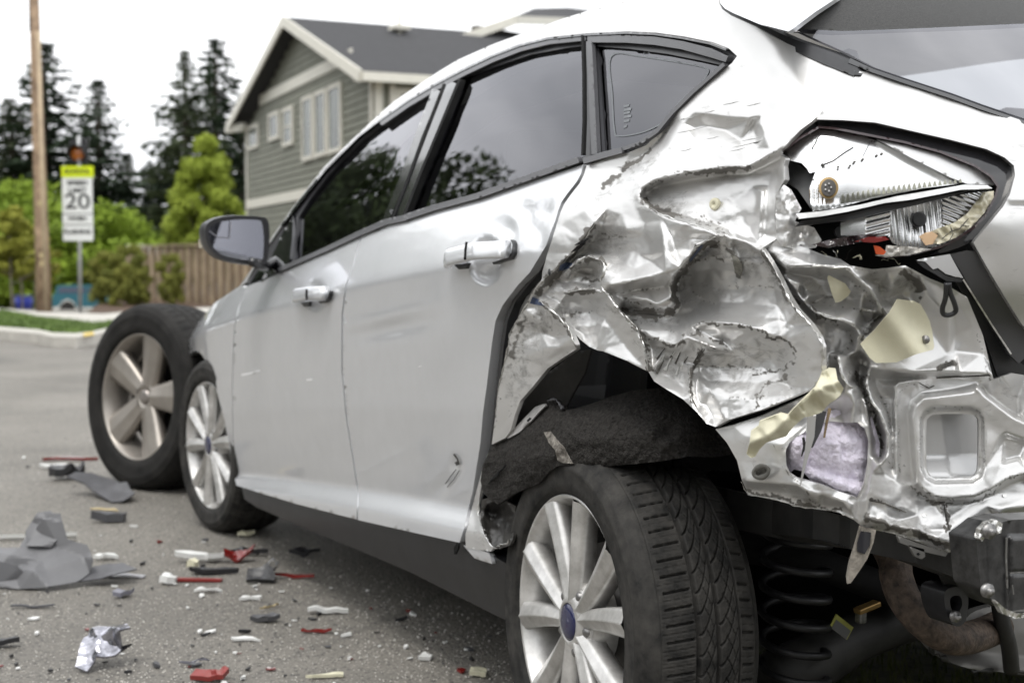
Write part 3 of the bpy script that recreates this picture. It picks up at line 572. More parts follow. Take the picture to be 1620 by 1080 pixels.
# ================================================================== crushed quarter panel
Q = [
 # untouched pillar and edges
 [(860, 40, 0), (930, 20, 0), (1020, -10, 0), (1138, -20, 0), (1150, 22, 0), (1200, 44, 0), (1245, 68, 0), (1305, 92, 0), (1361, 113, 0), (1336, 139, 0), (1302, 173, 0), (1290, 187, 0)],
 [(927, 54, 0), (1082, 59, 0), (1165, 89, 0), (1127, 124, 0), (1073, 173, 0), (1049, 204, -.5), (1022, 229, -.5), (995, 240, 0), (928, 261, 0)],
 [(925, 262, 0), (915, 290, 0), (897, 312, 0), (884, 345, 0), (872, 372, 0), (862, 400, -1), (857, 438, -1)],
 [(1190, 120, 0), (1240, 130, 0), (1290, 150, 0)], [(1260, 204, 0), (1238, 232, 0)],
 # upper dents
 [(1096, 178, .4), (1120, 180, .8), (1150, 184, .5), (1185, 178, .2), (1205, 168, .2)],
 [(1098, 204, -1.6), (1118, 200, -2.2), (1146, 206, -2.4), (1172, 222, -2.6), (1178, 242, -1.6)],
 [(1102, 226, 0), (1126, 236, .8), (1150, 246, 1.0), (1168, 257, .6)],
 [(1192, 196, -2.0), (1196, 215, -2.2), (1198, 236, -1.2)], [(1203, 196, 1.0), (1209, 212, .8), (1218, 236, .4)], [(1188, 186, .4), (1205, 183, .5)],
 [(1062, 196, -1.2), (1040, 226, -2.0), (1012, 250, -2.2), (986, 268, -2.0), (958, 296, -1.0)],
 [(1080, 196, .6), (1060, 230, .8), (1030, 258, .8), (1004, 282, .6), (978, 306, .4), (960, 330, .6)],
 # crease above the grey facet, and the fold edge running to the arch
 [(886, 356, .4), (905, 346, 1.4), (926, 332, 2.2), (942, 352, 2.2)],
 [(942, 352, 2.4), (925, 377, 1.8), (905, 400, 1.8), (890, 416, 1.8), (864, 439, 1.6), (842, 463, 1.4), (830, 487, 1.0), (817, 507, .8), (806, 530, .2), (804, 548, 0), (797, 578, 0), (788, 617, 0), (784, 654, 0), (778, 700, 0)],
 [(952, 356, -1.5), (940, 372, -3.5), (928, 388, -4.6), (912, 404, -4.0), (900, 416, -3), (878, 440, -2.6), (858, 464, -1.6), (846, 486, -1)],
 [(952, 350, -1.6), (972, 354, -1.8), (992, 364, -1.0)], [(946, 368, -3.6), (966, 374, -4.2), (988, 376, -2.6)],
 [(930, 398, -5.2), (952, 402, -5.6), (978, 406, -4.0), (1000, 398, -2)],
 [(962, 318, .6), (985, 318, .2), (1003, 305, .2)], [(985, 340, -.6), (1004, 328, -.2)],
 # curl ridge round the pocket
 [(902, 423, 1.0), (917, 411, 2.6), (936, 406.5, 3.4), (952.6, 413, 3.6), (956, 430, 3.4), (951, 446, 3.6), (956, 461, 3.4), (965.5, 468.5, 3.0), (973, 481.5, 2.6), (978.5, 487, 2.4)],
 [(906, 432, -3.0), (920, 424, -4.2), (938, 424, -4.4), (944, 438, -4.0), (940, 450, -3.4)], [(898, 446, -2.6), (918, 448, -2.6), (934, 454, -2.4)],
 [(896, 463, .2), (919, 458, 2.0), (938, 457, 2.4), (954, 462, 2.6)],
 [(886, 478, -2.4), (905, 474, -3.8), (928, 470, -3.4), (944, 474, -2.0)], [(892, 500, -4.6), (912, 498, -4.8), (934, 492, -4.0)],
 [(902, 516, -2.4), (925, 516, -1.8), (944, 512, -1.4)],
 # torn crack
 [(852, 476, 1.8), (864, 485, 2.4), (875, 492, 2.6), (889, 507, 2.6), (897, 515, 2.4), (904, 530, 2.0), (911, 546, 1.6)],
 [(842, 498, .4), (860, 508, .6), (876, 518, .2), (886, 532, -.6)], [(836, 520, -1.0), (858, 526, -1.6), (878, 534, -1.6)],
 [(850, 556, 1.0), (868, 548, 1.8), (886, 548, 2.4), (898, 556, 1.6)], [(830, 540, -1.0), (822, 570, -.4), (814, 610, 0), (806, 660, 0)],
 [(858, 574, .8), (840, 600, .6), (824, 628, .4), (812, 660, .2)],
 # fold running right from the curl, dark underside
 [(963, 450, 3.4), (984, 447, 3.6), (1000, 444, 3.8), (1028, 438, 4.2), (1052, 431, 4.6)],
 [(968, 466, -.5), (1000, 460, -2.0), (1028, 456, -2.8), (1050, 452, -2.4)],
 [(980, 436, 1.4), (1005, 424, .2), (1030, 412, -.4)], [(990, 418, -1.4), (1010, 402, -1.4), (1026, 386, -1.0)],
 [(985, 474, -1.6), (1005, 478, -.8), (1030, 482, -.4), (1050, 488, -.8)],
 [(990, 466, -1.2), (1006, 470, .6), (1022, 474, 1.2), (1040, 482, .6)],
 [(985, 492, -3.6), (1010, 494, -4.6), (1040, 496, -5.0), (1058, 493, -5.2)],
 [(1000, 508, -2.8), (1024, 508, -3.6), (1046, 506, -4.2)],
 # facet with a standing crease
 [(1046, 348, .6), (1050, 372, 2.2), (1052, 400, 3.2), (1053, 430, 4.6)],
 [(1062, 372, .4), (1090, 378, -.4), (1118, 380, -.6)], [(1070, 396, .4), (1092, 396, .2)],
 [(1020, 352, -1.4), (1016, 372, -1.8), (1006, 392, -1.8)], [(1036, 380, .4), (1032, 404, .6)],
 # step into the deep pocket
 [(1133, 374, .6), (1105, 388, 1.6), (1090, 407, 2.0), (1077, 424, 2.4), (1064, 439, 2.6), (1061, 453, 1.4), (1063, 469, .4), (1065, 480, -1), (1059, 491, -3.5)],
 [(1140, 380, -4), (1113, 392, -5.0), (1098, 410, -7), (1085, 427, -8.5), (1073, 442, -9), (1070, 454, -9.4), (1073, 470, -9.4), (1075, 482, -9), (1068, 495, -7.5)],
 [(1150, 388, -5.0), (1178, 392, -5.0), (1200, 402, -4.4)],
 [(1100, 414, -5.6), (1118, 406, -4.8), (1141, 412, -4.6), (1159, 415, -4.4), (1185, 415, -4.2), (1213, 417, -4)],
 [(1100, 428, -9.0), (1125, 424, -9.4), (1160, 430, -9.4), (1195, 430, -8.8), (1220, 434, -7)],
 [(1113, 446, -10.5), (1128, 460, -9.4), (1139, 477, -8.4)], [(1094, 462, -12), (1110, 474, -12.4), (1128, 482, -11)], [(1090, 446, -11)], [(1100, 490, -10), (1080, 500, -8.8)],
 [(1150, 452, -9.8), (1190, 452, -9.6), (1225, 456, -8)], [(1150, 478, -8.4), (1190, 482, -7.8), (1230, 484, -6.4)],
 [(1106, 500, -6.0), (1137, 498, -4.6), (1170, 499, -4.2), (1205, 504, -3.8), (1245, 512, -3.2)],
 # crest, and the grimy lower dish
 [(1094, 516, -2.4), (1104, 512, -1.8), (1137, 510, -1.4), (1167, 512, -1.4), (1194, 519, -1.4), (1222, 531, -1.4), (1246, 537, -1.4), (1259, 554, -1.4), (1262, 580, -1.6)],
 [(1104, 524, -3.0), (1137, 520, -3.2), (1167, 522, -3.2), (1192, 530, -3.0), (1220, 542, -2.8), (1242, 552, -2.8)],
 [(1085, 527, .4), (1104, 528, -1.0), (1126, 534, -3.0), (1148, 543, -4.6)], [(1090, 534, 1.6), (1110, 542, 1.6), (1130, 550, .2), (1148, 552, -2.4)],
 [(1100, 556, -1.0), (1120, 560, -2.6), (1146, 562, -4.4)],
 [(1160, 556, -5.0), (1190, 560, -5.2), (1225, 566, -4.6)], [(1070, 572, -3.2), (1110, 578, -5.0), (1150, 580, -6.4), (1190, 582, -6.2), (1230, 588, -4.6)],
 [(1040, 588, -2.2), (1060, 596, -2.8)], [(1120, 602, -3.8), (1160, 602, -4.2), (1200, 606, -3.8), (1235, 604, -3.0)],
 [(1150, 630, -1.4), (1185, 632, -1.0), (1210, 628, -1.0), (1255, 612, -1.6)],
 # bright bump left of the dish
 [(1056, 506, -5.0), (1066, 510, -5.0), (1078, 512, -4.4)], [(1014, 530, -1.6), (1034, 534, -.4), (1052, 542, .6), (1066, 546, 1.4), (1078, 540, 1.6), (1085, 527, .8)], [(1040, 520, -2.2), (1060, 526, -1.6), (1074, 526, -1.4)],
 [(1030, 548, -2.6), (1056, 556, -3.2), (1080, 556, -2.8)],
 # crack lines to the arch
 [(978, 487, 2.4), (992, 502, 1.6), (1009, 522, 1.8), (1019, 548, 1.8), (1025, 586, 1.8)], [(1014, 522, -1), (1025, 550, -1.4), (1032, 584, -.4)],
 [(960, 496, .4), (952, 514, .6), (947, 530, .8), (946, 550, 1.0)], [(958, 500, -1.0), (970, 520, -.8), (985, 540, -.6), (1000, 560, .2)],
 [(936, 530, -1.8), (938, 546, -.6)], [(922, 528, -2.6), (926, 540, -1.4)], [(955, 555, .8), (990, 569, 1.4)],
 [(1109, 557, 0), (1094, 581, -.2), (1091, 601, .4), (1092, 624, .6), (1096, 640, 1.0)], [(1084, 590, -2.4), (1084, 615, -1.2)], [(1100, 596, -2.2), (1101, 616, -1.8), (1106, 638, -1)],
 [(1103, 598, -2.8), (1124, 618, -1.8), (1136, 638, -.8), (1147, 664, .4)], [(1118, 640, -2.0), (1128, 660, -1.4)],
 [(1035, 603, .8), (1056, 616, 1.0), (1080, 631, 1.2), (1104, 653, 1.2), (1118, 670, 1.0), (1132, 675, .6), (1152, 665, 0), (1204, 649, 0), (1259, 626, 0), (1286, 613, 0), (1301, 590, 0), (1301, 548, 0), (1294, 532, 0), (1283, 514, 0), (1259, 488, -.4), (1246, 467, -1.0), (1233, 440, -1.6), (1218, 414, -1.6), (1200, 397, -1.2)],
 # exposed inner recess behind the lamp
 [(1011, 311, .6), (1016, 298, .6), (1037, 285.5, .6), (1092, 273.5, .6), (1148, 265.5, .6), (1181, 265, .6), (1204, 253, .4), (1231, 240, 0)],
 [(1020, 311, -4.2), (1026, 303, -5.0), (1042, 294, -6), (1094, 283, -6.4), (1148, 275, -6.2), (1184, 274, -5.4), (1210, 262, -4), (1235, 250, -3)],
 [(1042, 316, -6.8), (1070, 322, -7.4), (1110, 318, -7.6), (1150, 310, -7.4), (1190, 296, -6.4), (1222, 276, -4.6)],
 [(1034, 326, -5.0), (1056, 338, -6.2), (1092, 344, -7.0), (1128, 350, -7.0), (1150, 352, -6.6)], [(1160, 318, -8.2), (1172, 340, -8.0), (1188, 366, -6)],
 [(1015, 316, .4), (1032, 330, .8), (1050, 341, 1.2), (1086, 353, 1.2), (1120, 363, 1.0), (1140, 374, .8)], [(1060, 339, -4.4), (1090, 347, -5), (1122, 357, -5), (1146, 370, -4)],
 [(1206, 300, -3.6), (1204, 330, -3.4), (1202, 356, -3.2), (1200, 384, -2.6)], [(1214, 296, -5.6), (1213, 330, -5.4), (1212, 370, -4.4)], [(1196, 316, -6.2), (1194, 350, -5.8)],
 [(1226, 310, -4), (1225, 347, -4), (1228, 378, -4)], [(1240, 258, -2), (1240, 284, -3)], [(1160, 378, -2.4), (1180, 384, -2.4)],
]
qrel = relief(Q, (760, -30, 1400, 760), 1.2, 1.5); qf1 = facets((760, 150, 1340, 720), 46, 1.15, .9, 21); qf2 = facets((760, 150, 1340, 720), 17, .17, .8, 22)
DIRT = []   # (cx, cy, rx, ry, angle, amount)
def dirtmap(D, lines=()):
    def f(px, py):
        v = np.zeros(len(px))
        for cx, cy, rx, ry, a, am in D:
            ca, sa = math.cos(R_(a)), math.sin(R_(a)); u = (px - cx) * ca + (py - cy) * sa; q = -(px - cx) * sa + (py - cy) * ca
            v = np.maximum(v, am * np.clip(1.35 - np.sqrt((u / rx) ** 2 + (q / ry) ** 2), 0, 1))
        v = .29 * v; ox, oy = px, py; px = px + 2.6 * vnoise(ox / 8, oy / 8, 1) + 1.2 * vnoise(ox / 3, oy / 3, 2); py = py + 2.6 * vnoise(ox / 8 + 40, oy / 8, 3) + 1.2 * vnoise(ox / 3 + 20, oy / 3)
        for ln, wd, am in lines:
            P = np.array(ln, float)
            for a, b in zip(P[:-1], P[1:]):
                ab = b - a; t = np.clip(((px - a[0]) * ab[0] + (py - a[1]) * ab[1]) / (ab @ ab), 0, 1); dq = np.hypot(px - a[0] - t * ab[0], py - a[1] - t * ab[1])
                v = np.maximum(v, am * np.clip(1.25 - dq / (wd * np.clip(1 + .5 * vnoise(px / 7, py / 7), .35, 1.8)), 0, 1))
        return np.clip(v + .06 * vnoise(px / 9, py / 9) * (v > .03), 0, 1)
    return f
qdirt = dirtmap([(960, 385, 45, 40, -40, .85), (880, 445, 60, 24, -42, .85), (925, 440, 40, 22, 0, .8), (850, 520, 70, 34, -58, 1.0), (826, 590, 60, 26, -70, 1.0), (905, 495, 46, 22, 10, .7), (1000, 490, 60, 16, 6, .9), (1040, 500, 46, 16, 8, .9),
    (1150, 400, 80, 20, 8, .85), (1085, 440, 20, 60, 10, .7), (1110, 470, 50, 34, 0, .45), (1160, 566, 110, 50, 8, .75), (1060, 575, 46, 40, 30, .7), (1230, 600, 46, 40, -30, .5), (1060, 325, 60, 26, 20, .65), (1110, 335, 60, 30, 10, .45), (1150, 275, 60, 10, -8, .9), (1035, 328, 40, 14, 30, .95),
    (1180, 420, 44, 30, 30, .6), (1215, 420, 14, 60, -25, .9), (1250, 480, 12, 60, -30, .7), (1020, 262, 60, 10, -38, .75), (960, 300, 50, 12, -32, .6), (1015, 540, 14, 70, -14, .6), (1130, 200, 80, 40, 0, .22), (870, 480, 46, 26, 30, .7), (1090, 600, 10, 50, 0, .7), (905, 560, 60, 16, -35, .4)],
    [([(985, 490), (1012, 495), (1042, 498), (1062, 493)], 6, 1.0), ([(1135, 378), (1108, 393), (1094, 411), (1080, 428), (1069, 443), (1066, 470), (1069, 484)], 5, .95), ([(1206, 395), (1224, 426), (1242, 462), (1262, 494)], 4, .9), ([(1018, 318), (1040, 331), (1064, 341)], 5, .9), ([(1100, 275), (1150, 269), (1182, 268)], 4, .9),
     ([(1028, 240), (986, 268), (956, 294)], 4, .8), ([(940, 356), (922, 382), (903, 406), (880, 432), (850, 464)], 6, .95), ([(852, 478), (875, 495), (897, 518), (912, 546)], 3, .9), ([(978, 489), (1010, 524), (1020, 550), (1026, 586)], 2.5, .9), ([(1085, 528), (1112, 531), (1148, 544)], 3, .8), ([(1104, 513), (1137, 512), (1167, 513), (1194, 520), (1222, 533), (1246, 538), (1259, 556)], 2.5, .8), ([(1014, 532), (1040, 538), (1064, 548), (1082, 540)], 2.5, .8),
     ([(1110, 558), (1094, 582), (1091, 602), (1093, 626), (1097, 642)], 3, .85), ([(1196, 592), (1225, 588), (1256, 572)], 2, .7), ([(1198, 646), (1196, 626), (1212, 606), (1250, 594)], 2.5, .6), ([(905, 424), (920, 413), (938, 409), (954, 416)], 4, .8), ([(896, 464), (938, 460)], 5, .8), ([(925, 440), (948, 444)], 5, .9), ([(830, 500), (816, 540), (806, 580)], 5, .6), ([(1150, 392), (1166, 412), (1170, 436)], 4, .9), ([(1100, 388), (1120, 392), (1140, 384)], 3, .8)] + [([p[:2] for p in ln], 1.2 + .8 * (i % 3), .38 + .05 * (i % 4)) for i, ln in enumerate(Q[11:]) if len(ln) > 2 and i % 3 == 0])
def qmask(px, py):   # how crumpled the metal is, place by place
    v = .42 * np.clip((py - 335) / 50, 0, 1) * np.clip((px - 850) / 60, 0, 1) + .16 * np.clip((py - 180) / 60, 0, 1) * np.clip((px - 1010) / 60, 0, 1)
    for cx, cy, r, a in [(930, 440, 70, 1), (1010, 490, 60, .9), (1130, 400, 70, .8), (870, 490, 60, .7), (1080, 560, 70, .6), (1200, 420, 50, .9), (1160, 570, 80, .4), (1240, 480, 40, .6), (840, 560, 50, .5), (960, 380, 45, .6), (1090, 460, 40, .6), (1140, 300, 60, .25)]:
        v = np.maximum(v, a * np.exp(-.5 * ((px - cx) ** 2 + (py - cy) ** 2) / r ** 2))
    return v
def q_h(px, py):
    mk_ = qmask(px, py)
    q0 = qrel(px, py); q0 = np.where(q0 < -4, -4 + (q0 + 4) * .5, q0); return 1.15 * q0 + mk_ * (qf1(px, py) + qf2(px, py) + .08 * crinkle(px, py, 9, 2)) + .08 * vnoise(px / 26, py / 26, 1)
quarter = [(928, 262), (960, 251), (995, 241), (1022, 230), (1049, 205), (1073, 174), (1100, 148), (1127, 125), (1158, 100), (1166, 89), (1153, 77), (1127, 67), (1082, 58), (1038, 52), (993, 50), (927, 53), (869, 59), (824, 70), (780, 87), (735, 108), (691, 131), (647, 157), (602, 188), (569, 213), (517, 265), (476, 316), (447, 355), (427, 384), (409, 411), (390, 445),
    (372, 462), (401, 421), (432, 372), (465, 325), (512, 265), (559, 219), (603, 178), (624, 160), (691, 115), (724, 95), (780, 70), (824, 54), (864, 39), (895, 28), (931, 17), (975, 6), (1020, -4), (1135, -20),
    (1138, 6), (1143, 15), (1157, 25), (1197, 43), (1243, 69), (1305, 92.6), (1361, 113), (1336, 139), (1302, 173), (1290, 187), (1266, 206), (1238, 235), (1231, 243), (1243, 251), (1240, 263), (1242, 284), (1237, 292), (1227, 310), (1225.5, 347), (1228, 378), (1205, 393), (1218.5, 414), (1233, 440), (1246, 467), (1259, 488), (1283, 514), (1294.5, 532), (1300, 548), (1301, 590), (1286, 613), (1259, 625.5), (1204, 648), (1152, 664), (1132, 675),
    (1118, 670), (1104, 653), (1080, 631), (1055, 616), (1035, 603), (1026, 588), (1000, 575), (991, 570), (954, 555.5), (945, 554), (932, 548), (918, 537), (903, 520), (899, 516), (904, 527), (911, 544), (912, 552), (889, 567), (866, 583), (844, 610), (823, 634), (814, 658), (808, 680), (800, 692), (790, 697), (778, 703), (784, 654), (788, 617), (797, 578), (804, 548), (806, 530), (817, 507), (830, 487), (842, 463), (857, 442), (858, 430), (864, 408), (875, 374), (882, 351), (887, 335), (893, 322), (902, 309), (917, 290), (923.5, 277)]
def qside(px, py):
    A = side(px, py); k = px > 1150; w_ = np.clip((px - 1150) / 120, 0, 1); w_ = (w_ * w_ * (3 - 2 * w_) * np.clip((300 - py) / 60, 0, 1))[:, None]
    if k.any(): A[k] = A[k] * (1 - w_[k]) + hull(px[k], py[k]) * w_[k]
    return A
QP = sheet('quarter_panel', quarter, qside, M_crush, CAR, 2.7, h=q_h, thick=.008, attr=qdirt, jit=.3)
QP['label'] = 'crumpled rear quarter panel, scraped and torn over the wheel arch'
# folded lips where the metal tore
def lip(pts, r, mt=M_crush, surf=side, par=None, lift=0, name='torn_edge', h=None):
    P2 = catmull(pts, 5, False); P = surf(P2[:, 0], P2[:, 1]); d = ray(P2[:, 0], P2[:, 1]); d /= np.linalg.norm(d, axis=1)[:, None]
    P = P - d * ((h(P2[:, 0], P2[:, 1]) if h is not None else 0) + lift)[:, None] / 100 if h is not None else P - d * lift / 100
    P = P + rng.normal(size=P.shape) * r * .35
    rr = r * np.clip(.35 + .55 * vnoise(P2[:, 0] / 9, P2[:, 1] / 9), .08, 1.1); rr[0] *= .3; rr[-1] *= .3
    return tube(name, P, rr, mt, par or CAR, 6)
M_edge = mat('bare_torn_metal', (.62, .61, .58), .3, metal=.85, var=.35, vscale=70, c2=(.75, .74, .72))
M_edge2 = mat('scratch_bright', (.74, .74, .72), .4, metal=.5); M_hair = mat('hairline_grey', (.55, .55, .54), .5)
for pts, r in [([(942, 352), (925, 377), (905, 400), (890, 416), (864, 439), (842, 463), (830, 487), (817, 507), (806, 530), (804, 548), (797, 578), (788, 617), (784, 654)], .0022),
               ([(902, 423), (917, 411), (936, 406.5), (952.6, 413), (956, 430), (951, 446), (956, 461), (965.5, 468.5), (973, 481.5), (978.5, 487)], .0030),
               ([(852, 476), (864, 485), (875, 492), (889, 507), (897, 515), (904, 530), (911, 546)], .0028),
               ([(896, 463), (919, 458), (938, 457), (954, 462)], .0016), ([(963, 450), (1000, 444), (1052, 431)], .0016),
               ([(1133, 374), (1105, 388), (1090, 407), (1077, 424), (1064, 439), (1061, 453)], .0020),
               ([(978, 487), (992, 502), (1009, 522), (1019, 548), (1025, 586)], .0016), ([(1091, 585), (1091, 601), (1092, 624), (1096, 640)], .0018),
               ([(1015, 316), (1032, 330), (1050, 341), (1086, 353), (1120, 363), (1140, 374)], .0018),
               ([(1205, 393), (1218.5, 414), (1233, 440), (1246, 467), (1259, 488), (1283, 514), (1294.5, 532), (1300, 548), (1301, 590)], .0028)]:
    lip(pts, r, M_edge, h=q_h, lift=.1)
M_blue_t = mat('blue_paint_transfer', (.05, .07, .13), .6, var=.5, vscale=60)
def qmark(name, poly, mt, lift=.35, th=.0012): return sheet(name, poly, qside, mt, QP, 3, h=lambda px, py: q_h(px, py) + lift, thick=th)
qmark('blue_scrape', [(1107, 390), (1112, 387), (1106, 396), (1096, 408), (1092, 414), (1090, 412)], M_blue_t); qmark('blue_scrape', [(886, 420), (896, 415), (905, 416), (902, 423), (890, 428), (884, 428)], M_blue_t); qmark('blue_scrape', [(842, 470), (852, 474), (860, 484), (848, 482), (838, 480)], M_blue_t)
qmark('paint_flake', [(1158, 404), (1166, 408), (1172, 418), (1174, 428), (1170, 436), (1163, 430), (1160, 418)], mat('grey_paint_flake', (.20, .195, .17), .7, var=.4, vscale=80), .9, .002)
for k in range(16):
    cx = 1040 + random.random() * 70; cy = 556 + random.random() * 34; a = R_(random.uniform(35, 75)); L = random.uniform(5, 12); w_ = random.uniform(.8, 2.0); ca, sa = math.cos(a), -math.sin(a)
    qmark('bare_scratch', [(cx - ca * L - sa * w_, cy - sa * L + ca * w_), (cx + ca * L, cy + sa * L), (cx - ca * L + sa * w_, cy - sa * L - ca * w_)], M_edge2 if k % 2 else M_grime, .3)
for poly in ([(903, 399), (912, 390), (925, 384), (914, 394)], [(908, 388), (920, 380), (930, 377), (920, 386)], [(866, 432), (868, 425), (869, 436)]): qmark('torn_sliver', poly, M_black, .8, .003)
for k in range(14):
    cx = 1010 + random.random() * 190; cy = 150 + random.random() * 100; L = random.uniform(8, 26)
    if cx < 1075 and cy < 205: continue
    qmark('hairline_scratch', [(cx - L, cy + L * .22), (cx, cy - .2), (cx + L, cy - L * .24), (cx + 1, cy + .7)], M_hair, .12, .0004)
# round clip on the inner recess
pc = side(np.array([1130.]), np.array([323.]))[0]; dd = ray(1130, 323); dd /= np.linalg.norm(dd); pc = pc - dd * (q_h(np.array([1130.]), np.array([323.]))[0] + .8) / 100
V, Fc = lathe_geo([(0, .0001), (0, .0025), (-.002, .003), (-.002, .0085), (.0, .0098), (.004, .0098)], 24)
o = mk('body_clip', V, Fc, M_cream, None); o.matrix_world = Matrix.Translation(Vector(pc)) @ Matrix.Rotation(R_(15), 4, 'Z'); setpar(o, QP)

